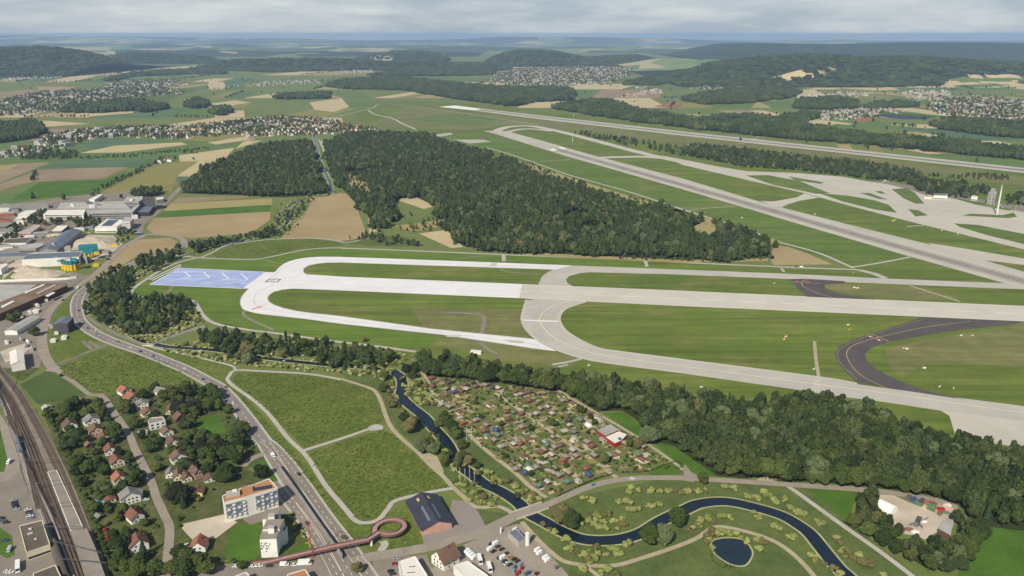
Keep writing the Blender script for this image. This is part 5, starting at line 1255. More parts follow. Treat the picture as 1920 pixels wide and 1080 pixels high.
# ---- houses of the settlement by the railway
q1, q2, q3 = zt(160, 700, 6), zt(160, 860, 6), zt(0, 680, 4.8)
HG = "houses of the settlement beside the railway"
for q, L_, R_, ln, ev, rd, wk, rk, lab in [
    (q1, (415, 262), (530, 222), 9, 4.2, 7.6, 'white', 'roof_orange', "white house with bright orange roof at the meadow edge, farthest up the street"),
    (q1, (488, 345), (632, 292), 9, 4.2, 7.8, 'white', 'roof_orange', "second orange-roofed white house below the meadow edge"),
    (q1, (582, 415), (716, 388), 8, 5.0, 7.0, 'white', 'roof_grey', "white house with grey slate roof below the two orange roofs"),
    (q1, (872, 262), (945, 222), 10, 4.0, 7.0, 'white', 'roof_grey', "grey-roofed white house at the meadow edge beside the big trees"),
    (q1, (655, 505), (795, 462), 8, 3.6, 6.6, 'cream', 'roof_brown', "low brown-roofed house left of the flat-roofed white house"),
    (q1, (905, 470), (985, 462), 13, 2.8, 5.2, 'cream', 'roof_brown', "long low brown-roofed house above the flat-roofed house"),
    (q1, (1022, 562), (1150, 522), 8, 3.4, 7.0, 'wood', 'roof_brown', "brown-roofed chalet right of the flat-roofed house"),
    (q1, (880, 730), (1000, 692), 9, 3.8, 6.8, 'white', 'roof_brown', "tan-roofed white house below the flat-roofed house"),
    (q1, (930, 862), (1078, 822), 9, 4.2, 7.6, 'white', 'roof_brown', "brown-roofed white house beside the lawn"),
    (q1, (985, 1035), (1155, 985), 9, 4.4, 8.2, 'white', 'roof_brown', "large brown-roofed white house right of the street"),
    (q1, (5, 608), (170, 562), 9, 4.4, 7.6, 'white', 'roof_grey', "grey-roofed white house nearest the street on its left"),
    (q1, (60, 722), (204, 685), 10, 4.6, 8.0, 'pink', 'roof_brown', "pinkish house with brown roof left of the street"),
    (q1, (160, 800), (292, 768), 9, 4.0, 7.2, 'white', 'roof_brown', "dark brown-roofed white house with carport left of the street"),
    (q1, (232, 938), (360, 905), 9, 4.0, 7.4, 'white', 'roof_red', "red-roofed white house left of the street"),
    (q1, (300, 1078), (450, 1032), 9, 4.2, 7.6, 'cream', 'roof_red', "red-roofed house with solar panels on its left slope"),
    (q2, (330, 312), (472, 268), 9, 4.2, 7.8, 'cream', 'roof_orange', "orange-roofed house above the swimming pool"),
    (q2, (410, 545), (632, 482), 10, 5.6, 9.4, 'white', 'roof_grey', "large white house with dark grey roof beside the blue pool"),
    (q2, (525, 752), (672, 690), 10, 4.2, 8.0, 'white', 'roof_red', "red-brown roofed house below the pool"),
    (q2, (508, 1078), (722, 1012), 10, 4.6, 9.0, 'white', 'roof_red', "lowest red-roofed house with the blue fir before it"),
    (q2, (905, 228), (1010, 214), 8, 3.4, 6.0, 'white', 'roof_grey', "dark-roofed house of the clustered homes"),
    (q2, (1000, 262), (1105, 240), 9, 3.8, 6.6, 'cream', 'roof_brown', "brown-roofed house in the middle of the clustered homes"),
    (q2, (1100, 280), (1205, 250), 8, 3.4, 5.6, 'cream', 'roof_brown', "low brown-roofed house of the clustered homes"),
    (q2, (1232, 240), (1322, 206), 9, 5.0, 8.2, 'pink', 'roof_brown', "pink-walled house of the clustered homes"),
    (q2, (1350, 282), (1485, 246), 7, 2.8, 4.6, 'white', 'roof_brown', "low garage with brown roof right of the pink house"),
    (q2, (1165, 440), (1320, 428), 8, 3.0, 5.6, 'yellowwall', 'roof_red', "yellow bungalow with red roof above the copper tree"),
    (q2, (1185, 1085), (1355, 1070), 10, 5.0, 9.0, 'white', 'roof_orange', "light orange-roofed house beside the building site"),
    (q3, (578, 622), (702, 590), 10, 3.6, 7.4, 'white', 'roof_brown', "brown-roofed house nearest the railway"),
    (q3, (400, 436), (470, 412), 5, 2.4, 3.6, 'white', 'roof_lgrey', "small pale-roofed shed below the dark crop"),
    (q3, (720, 372), (772, 352), 5, 3.0, 5.0, 'pink', 'roof_brown', "small pink-walled hut among trees below the dark crop"),
    (q3, (670, 890), (740, 870), 5, 2.4, 4.2, 'wood', 'roof_red', "small brown garden house near the tracks"),
    (q3, (780, 775), (842, 755), 5, 2.4, 4.2, 'wood', 'roof_brown', "brown garden house beside the carport house"),
    (q2, (150, 700), (208, 672), 5, 2.6, 3.6, 'dgrey', 'roof_grey', "grey shed with a roof window by the tracks"),
    (q2, (235, 520), (350, 480), 5, 2.6, 3.8, 'cream', 'roof_red', "annexe with red roof beside the pool"),
    (q2, (515, 480), (640, 462), 6, 5.0, 6.0, 'white', 'roof_grey', "white annexe with lean grey roof on the large pool house"),
]:
    gable("house", lab, "house", q(*L_), q(*R_), ln, ev, rd, M[wk], M[rk], HG, chim=ln > 7)
block("house", "two-storey white house with flat grey roof beside the street", "house", [q1(705, 545), q1(735, 508), q1(870, 490), q1(900, 535), q1(720, 578)][0:1] + [q1(735, 505), q1(872, 490), q1(900, 535), q1(720, 575)][0:4], 6.2, M['white'], M['roof_flat'], HG, floors=2, cells=3.2)
pool = thing("swimming_pool", "oval blue garden pool beside the tracks", "pool", G(184.5, 942))
b = MB(); b.cyl((0, 0, 0), 4.4, 1.0, 20); o_ = b.build("pool_wall", M['white'], pool); o_.scale = (1, .6, 1)
b = MB(); b.cyl((0, 0, 0), 4.1, 1.06, 20); o_ = b.build("pool_water", M['pool'], pool); o_.scale = (1, .58, 1)
for i, (x, y) in enumerate([(228, 815), (250, 905)]):
    a = q2(x, y); gable("playhouse", ["upper", "lower"][i] + " small red playhouse by the hedge along the tracks", "playhouse", (a[0] - 2.5, a[1] + 3), (a[0] + 3, a[1] + 1.6), 2.5, 1.6, 2.6, M['redwall'], M['redwall'], "red playhouses", .2, False, False)
gable("carport", "white carport with grey roof across the street", "carport", q1(600, 712), q1(705, 690), 5, 2.2, 3.0, M['white'], M['roof_lgrey'], None, .3, False, False)

# ---- white hotel block and white apartment tower
q = zt(380, 855, 4.8)
hot = block("hotel", "white hotel block with planted orange flat roof and framed balconies", "hotel", [q(190, 425), q(175, 362), q(350, 290), q(455, 262), q(598, 206), q(672, 290), q(455, 352), q(385, 375)], 15.5, M['white'], M['roof_green'], None, 0,
            tops=[(.5, .5, .1, .1, .1, M['white'])][:0])
def wall_cells(t, A, B, z0, z1, cols, rows, mA, mB):
    """recessed loggias on the wall from A to B (photo positions of the wall foot)"""
    a, b_ = G(*A), G(*B); d = b_ - a; ln = d.length; e = d / ln; nn = Vector((e.y, -e.x, 0)); rz = atan2(e.y, e.x)
    loc = t.location
    for r in range(rows):
        for c in range(cols):
            m_ = a + e * ln * (c + .5) / cols + nn * .12 - loc
            zz_ = z0 + (z1 - z0) * r / rows
            obj("window", HWME, t, (m_.x, m_.y, zz_ + .35), rz, (ln / cols * .8, .3, (z1 - z0) / rows * .72))
            if (r + c) % 2 == 0 or r % 2 == 0:
                bm = MB(); bm.box((0, 0, 0), (ln / cols * .5, .5, (z1 - z0) / rows * .5))
                o2 = obj("balcony", CELLME, t, (m_.x + nn.x * .25 + e.x * .4, m_.y + nn.y * .25 + e.y * .4, zz_ + .3), rz, (ln / cols * .55, .6, (z1 - z0) / rows * .5))
CELLME = unit_box("balcony", M['white_concrete'])
HWME = unit_box("window", M['roof_slate'])
def roofp(p, h): w_ = G(p[0], p[1], h); return PRJ(w_.x, w_.y, 0)
wall_cells(hot, roofp(q(200, 425), 15.5), roofp(q(385, 377), 15.5), 3, 14.6, 4, 4, None, None)
wall_cells(hot, roofp(q(468, 352), 15.5), roofp(q(668, 292), 15.5), 3, 14.6, 5, 4, None, None)
for fx in range(5):
    w_ = G(*q(402, 385 + 30 * fx), 12.8 - fx * 2.5); 
    obj("window", WINME, hot, (w_ - hot.location)[:], .25, (1.4, .5, .8))
for p_, s_, m_ in [(q(275, 345), (9, 6, 2.2), 'roof_lgrey'), (q(405, 305), (7, 6, 1.6), 'roof_green'), (q(540, 285), (12, 4, .5), 'solar'), (q(290, 335), (3, 2, 3.2), 'white')]:
    w_ = G(*p_, 16) - hot.location; bm = MB(); bm.box((w_.x, w_.y, 15.55), s_, .35); bm.build("roof_unit", M[m_], hot)
tw = thing("apartment_tower", "stepped white apartment tower with blank gable wall beside the footbridge", "apartment block", G(*q(600, 905)))
def sub_block(t, roofpx, h, wall, roof, z0=0, nm=("wall", "roof")):
    P = [G(p[0], p[1], h + z0) - t.location for p in roofpx]; Q = [(p.x, p.y) for p in P]
    KEEP.append([(p.x + t.location.x, p.y + t.location.y) for p in P])
    b = MB(); b.prism(Q, z0, h + z0 - .02, cap=False); b.build(nm[0], wall, t)
    b = MB(); b.prism(Q, h + z0, h + z0 + .3, bottom=True); b.build(nm[1], roof, t)
sub_block(tw, [q(513, 752), q(663, 745), q(690, 655), q(540, 658)], 14, M['white'], M['roof_flat'])
sub_block(tw, [q(662, 690), q(745, 668), q(760, 628), q(690, 640)], 11, M['white'], M['roof_flat'])
sub_block(tw, [q(540, 662), q(690, 655), q(735, 570), q(575, 575)], 15.5, M['white'], M['roof_flat'])
sub_block(tw, [q(537, 572), q(676, 565), q(697, 480), q(558, 482)], 12.5, M['white'], M['roof_flat'])
sub_block(tw, [q(585, 655), q(640, 652), q(645, 625), q(592, 628)], 18, M['white'], M['roof_lgrey'])
sub_block(tw, [q(588, 550), q(645, 546), q(648, 515), q(592, 518)], 16, M['white'], M['roof_lgrey'])
for i in range(5):
    for fx in (530, 574):
        w_ = G(*q(fx, 790 + i * 24), 12.4 - i * 2.6) - tw.location
        obj("window", HWME, tw, w_[:], -.02, (.8, .4, .9))
    w_ = G(*q(700, 700 + i * 18), 10.4 - i * 2.0) - tw.location
    obj("window", WINME, tw, w_[:], 1.2, (1.5, .5, 1.0))

# ---- footbridge with red mast and spiral ramp
fb = thing("footbridge", "rose coloured footbridge over the road with a round spiral ramp", "footbridge", G(586.7, 1047.5))
o0 = fb.location.copy(); qq = zt(560, 960, 6)
DK = [(472, 1058, .3), (500, 1055, 1.2), (540, 1045, 2.8), (586, 1034, 4.6), (640, 1022, 5.4), (690, 1012, 5.4), (709, 1008, 5.2)]
pts = [G(x, y, z) for x, y, z in DK]
cen = G(730, 997); rx = 10.2
ring = []
a0 = atan2(pts[-1].y - cen.y, pts[-1].x - cen.x)
for i in range(33):
    a = -pi / 2 - .55 + 2 * pi * i / 32 * .98
    ring.append(Vector((cen.x + rx * cos(a), cen.y + rx * sin(a), 5.2 - 4.2 * i / 32)))
path3 = pts[:-1] + ring
def deck3(pathp, w, th, m, nm, rail=0.0):
    b = MB(); n = len(pathp); Lp, Rp = [], []
    for i, p in enumerate(pathp):
        a, c = pathp[max(i - 1, 0)], pathp[min(i + 1, n - 1)]; d = Vector((c.x - a.x, c.y - a.y, 0)).normalized(); nr = Vector((-d.y, d.x, 0))
        Lp.append(p + nr * w / 2 - o0); Rp.append(p - nr * w / 2 - o0)
    up, dn = Vector((0, 0, rail)), Vector((0, 0, -th))
    if not rail:
        V = Lp + Rp + [p + dn for p in Lp] + [p + dn for p in Rp]
        b.add(V, [(n + i, n + i + 1, i + 1, i) for i in range(n - 1)] + [(i, i + 1, 2 * n + i + 1, 2 * n + i) for i in range(n - 1)] + [(n + i + 1, n + i, 3 * n + i, 3 * n + i + 1) for i in range(n - 1)] + [(2 * n + i, 2 * n + i + 1, 3 * n + i + 1, 3 * n + i) for i in range(n - 1)])
    else:
        for S in (Lp, Rp):
            V = [p + dn for p in S] + [p + up for p in S]
            b.add(V, [(i, i + 1, n + i + 1, n + i) for i in range(n - 1)])
    return b.build(nm, m, fb)
deck3(path3, 3.6, .5, M['deck'], "deck")
deck3(path3, 3.9, .7, M['deck_side'], "railing", .9)
for i in (6, 12, 18, 24, 29):
    p = ring[i] - o0; b = MB(); b.cyl((p.x, p.y, -o0.z), .35, max(.3, ring[i].z - .5), 8); b.build("pier", M['steel'], fb)
b = MB(); p = pts[5] - o0; b.cyl((p.x + 2, p.y + 1, 0), .9, 4.7, 8); b.build("pier", M['white'], fb)
mh = topz(G(586.7, 1047.5), 978); b = MB(); b.bar((0, 0, 0), (-1.2, .8, mh), .3, 6); b.build("mast", M['red_metal'], fb)
for i in (1, 3, 4, 5):
    b = MB(); b.bar((-1.2, .8, mh - .5), pts[i] - o0 + Vector((0, 0, .6)), .06, 4); b.build("cable", M['steel'], fb)

# ---- dark hall, riverside works, farmhouse, white sheds
q = zt(720, 855, 4.8)
hall = gable("event_hall", "hall with dark anthracite gable roof and pale brick gable wall", "hall", q(343, 718), q(612, 655), 36, 5.6, 9.6, M['brick'], M['roof_dark'], None, 1.6, False, False)
for fx, wd in ((.30, 1.6), (.66, 1.6)):
    for y0, y1, mm in ((3, 22, 'roof_slate'), (29, 33, 'yellow_paint')):
        b = MB(); w_ = (G(*q(612, 655)) - G(*q(343, 718))).length; sl = 4.0 / (w_ / 2)
        x = w_ * fx; f_ = lambda x_: 9.6 - abs(x_ - w_ / 2) * sl + .36
        b.add([(x - wd / 2, y0, f_(x - wd / 2)), (x + wd / 2, y0, f_(x + wd / 2)), (x + wd / 2, y1, f_(x + wd / 2)), (x - wd / 2, y1, f_(x - wd / 2))], [(0, 1, 2, 3)])
        b.build("roof_light", M[mm], hall)
gable("farmhouse", "white farmhouse with steep brown tiled roof beside the parking yard", "house", q(428, 962), q(540, 1042), 13, 6.0, 12.0, M['white'], M['roof_brown'], None, .9, True, True, 3)
block("filling_hall", "grey flat-roofed shed with pale walls beside the white tank", "shed", [zt(860, 960, 8)(737, 302), zt(860, 960, 8)(870, 252), zt(860, 960, 8)(1012, 412), zt(860, 960, 8)(905, 462)], 4.6, M['roof_lgrey'], M['roof_slate'], para=.2)
def silo(name, label, px, py, r, h, parts, group=None, cone=.8):
    t = thing(name, label, "silo" if name == 'silo' else "tank", G(px, py), 0, group); z = 0
    for i, (nm, fr, mm) in enumerate(parts):
        b = MB(); b.cyl((0, 0, z), r, h * fr, 14); b.build(nm, mm, t); z += h * fr
    b = MB(); b.cyl((0, 0, z), r, cone, 14, r2=.2); b.build("cap", parts[-1][2], t)
    return t
silo("storage_tank", "tall white standing tank beside the grey shed", 989, 1022, 1.5, 9.5, [("shell", 1.0, M['white'])])
silo("advertising_column", "white column on the lane verge", 939, 1000, .6, 4.5, [("shell", 1.0, M['white'])], cone=.1)["category"] = "column"
block("storage_box", "white box behind the grey shed", "box", [(960, 991), (968, 987), (970, 989), (962, 993)], 2.6, M['white'], M['roof_white'], para=0)
block("warehouse", "white arched shed at the bottom edge left of the farmhouse", "warehouse", [q(128, 955), q(282, 905), q(395, 1085), q(160, 1100)], 7, M['white'], M['roof_white'], tops=[(.4, .3, 5, .4, .25, M['dgrey']), (.5, .65, 4, .4, .25, M['dgrey'])])
block("warehouse", "large white flat shed at the bottom edge right of the farmhouse", "warehouse", [zt(860, 960, 8)(-80, 810), zt(860, 960, 8)(130, 738), zt(860, 960, 8)(450, 965), zt(860, 960, 8)(200, 1090)], 6, M['white'], M['roof_white'])
block("house", "flat orange-roofed house at the bottom edge beside the junction", "house", [(538, 1078), (572, 1068), (582, 1082), (545, 1092)], 7, M['white'], M['roof_green'], floors=2, cells=3)
block("house", "low grey-roofed house at the bottom edge left of the junction", "house", [(430, 1085), (462, 1073), (468, 1080), (440, 1095)], 6, M['white'], M['roof_lgrey'], floors=2, cells=3)

# ---- noise barrier along the dual carriageway
nb = thing("noise_barrier", "long grey noise barrier wall between the carriageways", "wall", G(525, 884))
C = resample(wpts([(523, 880), (560, 932), (600, 990), (644, 1052)], 8), 5.0)
NBME = unit_box("panel", M['grey'])
for a, b_ in zip(C, C[1:]):
    m_ = (a + b_) / 2; obj("panel", NBME, nb, (m_.x - nb.location.x, m_.y - nb.location.y, 0), atan2(b_.y - a.y, b_.x - a.x), (4.85, .4, 4.6))

# ---- road bridge over the river
rb = thing("road_bridge", "plain concrete road bridge carrying the lane over the river", "bridge", G(991, 959))
C = [Vector(p[:2]) for p in (G(962, 970), G(980, 963.5), G(1005, 955), G(1022, 948.5))]
b = MB(); ribbon(b, [c - rb.location.xy for c in C], 9.4, .75, .7); b.build("deck", M['street'], rb)
for s_ in (0, 1):
    b = MB(); ribbon(b, ribbon_pts([c - rb.location.xy for c in C], 9.2)[s_], .3, 1.5, 1.4); b.build("parapet", M['kerb'], rb)
fb2 = thing("path_bridge", "narrow path bridge with pale edges crossing the stream by the main road", "bridge", G(318, 635))
C = [Vector(G(*p)[:2]) - fb2.location.xy for p in ((268, 648), (285, 647.5), (320, 634), (360, 620), (384, 613))]
b = MB(); ribbon(b, C, 5, 1.0, .9); b.build("deck", M['asphalt'], fb2)
for s_ in (0, 1):
    b = MB(); ribbon(b, ribbon_pts(C, 5)[s_], .4, 1.5, 1.4); b.build("parapet", M['kerb'], fb2)

# ---- industrial estate on the left
q = zt(0, 350, 6)
IND = "buildings of the industrial estate"
for roofp_, h, wk, rk, fl, lab, nm, kw in [
    ([(485, 314), (530, 268), (962, 262), (938, 318)], 12, 'white', 'roof_white', 4, "white multi-storey parking deck with open bands", "parking_deck", {}),
    ([(632, 250), (672, 182), (1380, 165), (1470, 246)], 14, 'grey', 'roof_lgrey', 0, "broad pale-roofed main hall of the factory", "factory", dict(tops=[(.2, .5, 14, 8, 3, M['roof_white']), (.5, .4, 20, 6, 3, M['grey']), (.75, .5, 16, 8, 3, M['roof_slate']), (.4, .75, 30, 4, 2, M['roof_white'])])),
    ([(985, 302), (962, 268), (1468, 250), (1585, 165), (1605, 178), (1490, 290)], 12, 'grey', 'roof_lgrey', 3, "L-shaped factory wing with dark window bands", "factory_wing", {}),
    ([(1378, 160), (1420, 116), (1612, 110), (1602, 150), (1560, 168)], 19, 'grey', 'roof_lgrey', 3, "raised office block behind the factory", "office_block", dict(tops=[(.4, .5, 10, 6, 3, M['roof_white'])])),
    ([(1612, 136), (1622, 112), (1737, 118), (1742, 138)], 22, 'dgrey', 'roof_felt', 0, "dark cube-like tower at the factory's far end", "office_tower", {}),
    ([(1490, 292), (1562, 226), (1746, 210), (1672, 292)], 7, 'glass', 'roof_slate', 0, "low hall with grey striped roof beside the approach road", "hall", {}),
    ([(1745, 124), (1848, 114), (1840, 140), (1762, 152)], 7, 'grey', 'roof_white', 0, "small white-roofed pavilion by the approach road", "pavilion", {}),
    ([(1065, 462), (1200, 364), (1402, 380), (1312, 458)], 9, 'white', 'roof_white', 1, "white hall with a dark solar field on its roof", "hall", {}),
    ([(1365, 395), (1398, 352), (1502, 356), (1460, 398)], 14, 'white', 'roof_lgrey', 4, "white banded office beside the solar hall", "office_block", {}),
    ([(190, 522), (372, 434), (462, 440), (346, 522)], 7, 'pink', 'roof_lgrey', 2, "pink-walled workshop with grey roof", "workshop", {}),
    ([(560, 506), (642, 440), (778, 434), (692, 506)], 6, 'dgrey', 'roof_white', 1, "white-roofed showroom with dark glass front", "showroom", {}),
    ([(195, 702), (202, 660), (482, 628), (488, 662), (400, 698)], 6, 'grey', 'roof_lgrey', 1, "low grey-roofed works hall", "workshop", {}),
    ([(20, 640), (72, 590), (372, 568), (292, 636)], 6, 'white', 'roof_felt', 1, "brown flat-roofed store with white front", "warehouse", {}),
    ([(-40, 792), (-30, 752), (332, 738), (292, 782)], 6, 'grey', 'roof_slate', 0, "long blue-grey roofed shed at the left edge", "warehouse", {}),
    ([(-20, 220), (20, 190), (130, 196), (552, 184), (545, 206), (100, 236)], 7, 'grey', 'roof_flat', 0, "long grey warehouse by the green field", "warehouse", {}),
    ([(200, 312), (272, 274), (452, 260), (352, 306)], 6, 'white', 'roof_white', 0, "white-roofed store left of the parking deck", "warehouse", {}),
    ([(148, 382), (202, 330), (352, 306), (262, 386)], 6, 'cream', 'roof_white', 0, "cream-roofed store left of the parking deck", "warehouse", {}),
    ([(-30, 450), (-20, 402), (182, 394), (62, 456)], 10, 'dgrey', 'roof_flat', 0, "dark-walled block at the left edge", "warehouse", {}),
    ([(-30, 920), (-20, 882), (76, 864), (86, 882), (10, 930)], 8, 'white', 'roof_white', 0, "white shed at the left edge beside the gravel heaps", "warehouse", {}),
    ([(1000, 142), (1100, 92), (1162, 85), (1062, 152)], 8, 'white', 'roof_white', 0, "narrow white shed behind the factory", "warehouse", {}),
    ([(-20, 385), (10, 345), (140, 365), (130, 392)], 5, 'roof_orange', 'roof_red', 0, "orange depot at the left edge", "depot", {}),
    ([(720, 680), (740, 668), (795, 665), (790, 690)], 10, 'grey', 'roof_lgrey', 0, "small grey tower between the halls", "tower", {}),
    ([(1130, 720), (1160, 708), (1235, 712), (1220, 735)], 4, 'grey', 'roof_flat', 0, "small flat hut beside the gravel heaps", "hut", {}),
    ([(895, 780), (920, 768), (985, 780), (975, 800)], 9, 'grey', 'roof_lgrey', 0, "grey silo base building beside the silos", "works_building", {}),
]:
    nm2 = nm; o_ = block(nm2, lab, nm2.replace('_', ' '), [q(*p) for p in roofp_], h, M[wk], M[rk], None, floors=fl, **kw)
sheet_sol = thing("solar_array", "dark solar array on the white hall roof", "solar panels", G(*q(1230, 405), 9.1))
P = [G(*q(*p), 9.3) - sheet_sol.location for p in ((1140, 440), (1222, 372), (1335, 374), (1250, 440))]
b = MB(); b.prism([(p.x, p.y) for p in P], .1, .5, bottom=True); b.build("panel_field", M['solar'], sheet_sol)
def long_gable(lab, nm, A, B, wid, ev, rd, wk, rk, **k):
    """hall whose long eave runs from A to B"""
    a, b_ = G(*A), G(*B); d = b_ - a; rz = atan2(d.y, d.x) - pi / 2
    e = Vector((cos(rz), sin(rz), 0)); pa, pb = a, a + e * wid
    return gable(nm, lab, nm.replace('_', ' '), PRJ(pa.x, pa.y), PRJ(pb.x, pb.y), d.length, ev, rd, M[wk], M[rk], None, .4, False, False)
long_gable("long grey hall running diagonally through the gravel works", "gravel_works_hall", q(440, 790), q(742, 560), 26, 9, 13, 'grey', 'roof_slate')
o_ = block("gravel_works_hall", "wide hall with grey roof and white wall behind the teal silos", "gravel works hall", [q(245, 824), q(312, 756), q(932, 728), q(885, 792)], 12, M['white'], M['roof_slate'])
bt = block("batching_plant", "teal box of the batching plant with yellow base", "plant", [q(876, 662), q(900, 650), q(1092, 640), q(1100, 668), q(885, 690)], 13, M['teal'], M['teal'], para=0)
b = MB(); Q = [G(*q(*p), 13) - bt.location for p in ((874, 664), (898, 648), (1094, 638), (1103, 669), (884, 693))]; b.prism([(p.x * 1.01, p.y * 1.01) for p in Q], 0, 4.5); b.build("base", M['yellow'], bt)
for i, (x, y) in enumerate([(715, 928), (745, 938), (778, 944), (812, 944), (848, 938), (884, 926)]):
    silo("silo", ["leftmost", "second", "third", "fourth", "fifth", "rightmost"][i] + " yellow silo with teal top in the front row", *q(x, y), 2.5, 14, [("shell", .62, M['yellow']), ("upper_shell", .38, M['teal'])], "front row of silos", .6)
for i, (x, y) in enumerate([(985, 800), (1012, 808), (1038, 790), (1078, 752)]):
    silo("silo", ["leftmost", "second", "third", "rightmost"][i] + " yellow silo with teal top behind the front row", *q(x, y), 2.4, 12, [("shell", .6, M['yellow']), ("upper_shell", .4, M['teal'])], "rear row of silos", .6)
block("silo_house", "teal housing on top of the front silos", "plant housing", [q(785, 815), q(800, 802), q(862, 800), q(858, 822)], 3.5, M['teal'], M['teal'], z0=14, para=0, keep=False)
block("silo_house", "teal housing on top of the rear silos", "plant housing", [q(985, 722), q(1010, 700), q(1060, 690), q(1045, 718)], 3.5, M['teal'], M['teal'], z0=12, para=0, keep=False)
cv = thing("conveyor", "long white conveyor gallery leaning on the diagonal hall", "conveyor", G(*q(690, 735)))
b = MB(); b.bar((0, 0, 2), G(*q(590, 640), 16) - cv.location, 1.6, 4); b.build("gallery", M['white'], cv)
cv = thing("conveyor", "grey conveyor gallery rising to the front silos", "conveyor", G(*q(520, 870)))
b = MB(); b.bar((0, 0, 2), G(*q(800, 800), 16) - cv.location, 1.3, 4); b.build("gallery", M['grey'], cv)
cv = thing("conveyor", "short grey conveyor gallery above the gravel heap", "conveyor", G(*q(400, 860)))
b = MB(); b.bar((0, 0, 2), G(*q(650, 790), 13) - cv.location, 1.3, 4); b.build("gallery", M['grey'], cv)
def heap(px, py, rx_, ry_, h, lab, m='heap', rz=0.0):
    b = MB(); n, R_ = 28, 8; V = []; F = []; rnd = random.Random(px)
    for j in range(R_ + 1):
        t = j / R_
        for i in range(n):
            a = 2 * pi * i / n; k = 1 + .16 * mnoise.noise(Vector((cos(a) * 1.5, sin(a) * 1.5, px * .1)))
            V.append((cos(a) * rx_ * t * k, sin(a) * ry_ * t * k, max(0, h * (1 - t) ** .9 * (1 + .25 * mnoise.noise(Vector((cos(a) * t * 3, sin(a) * t * 3, py * .1)))) - (.1 if j == R_ else 0))))
    F = [(j * n + i, (j + 1) * n + i, (j + 1) * n + (i + 1) % n, j * n + (i + 1) % n) for j in range(R_) for i in range(n)]
    b.add(V, F); o = b.build("gravel_heap", M[m], None, G(px, py)); o.rotation_euler = (0, 0, rz)
    tag(o, lab, "heap"); KEEP.append([(o.location.x + rx_ * cos(a), o.location.y + ry_ * sin(a)) for a in np.linspace(0, 6.2, 8)])
heap(*q(430, 985), 36, 26, 8, "largest pale gravel heap beside the white works wall")
heap(*q(300, 930), 18, 16, 6, "smaller gravel heap left of the silos")
heap(*q(1040, 625), 38, 34, 9, "broad gravel heap behind the batching plant")
heap(*q(1150, 660), 20, 20, 7, "steep gravel heap beside the concrete bay")
heap(*q(820, 985), 16, 8, 3, "low heap of dark rubble below the silos", 'ballast')
ww = thing("works_wall", "long white segmented wall along the gravel works", "wall", G(0, 528))
C = resample(wpts([(-20, 530), (40, 528), (115, 525.5), (145, 522)], 6), 4.0)
WWME = unit_box("panel", M['white_paint'])
for a, b_ in zip(C, C[1:]):
    m_ = (a + b_) / 2; obj("panel", WWME, ww, (m_.x - ww.location.x, m_.y - ww.location.y, 0), atan2(b_.y - a.y, b_.x - a.x), (3.7, .5, 3.6))
q = zt(0, 500, 6)
rh = block("rail_depot", "huge rusty brown shed roof at the left edge", "depot", [q(-60, 560), q(-60, 198), q(430, 197), q(752, 188), q(752, 218), q(130, 478)], 8, M['wood'], M['roof_rust'])  # dark wall colour carries the shade along the shed's sides
for poly, mm in ([(-60, 500), (-60, 202), (420, 202), (280, 290), (0, 400)], 'roof_lgrey'), ([(275, 292), (490, 200), (510, 208), (300, 300)], 'roof_white'), ([(410, 300), (610, 205), (640, 212), (440, 308)], 'roof_lgrey'), ([(10, 450), (140, 388), (168, 395), (30, 468)], 'roof_white'), ([(510, 330), (590, 292), (625, 296), (545, 340)], 'roof_white'):
    P = [G(*q(*p), 8.1) - rh.location for p in poly]; b = MB(); b.prism([(p.x, p.y) for p in P], 8.05, 8.3 if mm == 'roof_lgrey' and len(poly) == 5 else 8.8); b.build("roof_panel", M[mm], rh)
gable("workshop", "tall dark grey barn-like hall beside the main road", "hall", q(612, 760), q(775, 750), 22, 11.5, 13, M['dgrey'], M['roof_slate'], None, .3, False, False)
long_gable("row office with grey roof and skylights on the works yard", "office_row", q(60, 770), q(330, 610), 14, 5, 6.5, 'white', 'roof_lgrey')
q = zt(0, 640, 8)
wf = gable("factory_hall", "pale blue and white factory hall with low gable roof beside the tracks", "factory hall", q(185, 462), q(388, 425), 40, 8, 9.8, M['white'], M['roof_white'], None, .4, False, False)
for i in range(4):
    b = MB(); b.box((5, 14 + 6 * i, 9.0), (3, 1.0, .5)); b.build("roof_light", M['dgrey'], wf)
q = zt(0, 500, 6)
for i, (x, y, mm, wd) in enumerate([(380, 450, 'white', 10), (430, 460, 'white', 7), (400, 530, 'white', 14), (340, 540, 'white', 8), (255, 578, 'white', 6), (180, 540, 'white', 6), (520, 400, 'white', 9), (640, 770, 'white', 9), (720, 830, 'white', 12), (600, 860, 'white', 12), (580, 700, 'pink', 8), (250, 850, 'grey', 6), (330, 870, 'white', 5), (300, 920, 'grey', 6), (360, 960, 'roof_lgrey', 8), (80, 880, 'white', 8)]):
    a = q(x, y); gable("storage_shed", ["pale store beside the rusty depot", "white store among parked trailers on the works yard", "white marquee heap below the dark barn-like hall", "small store by the side road bend"][min(3, i // 4)], "shed", (a[0] - wd / 2.2, a[1]), (a[0] + wd / 2.6, a[1] - 1), 6 + i % 3, 2.6, 3.4, M[mm], M['roof_white' if mm == 'white' else 'roof_lgrey'], "small stores on the works yards", .2, False, False)

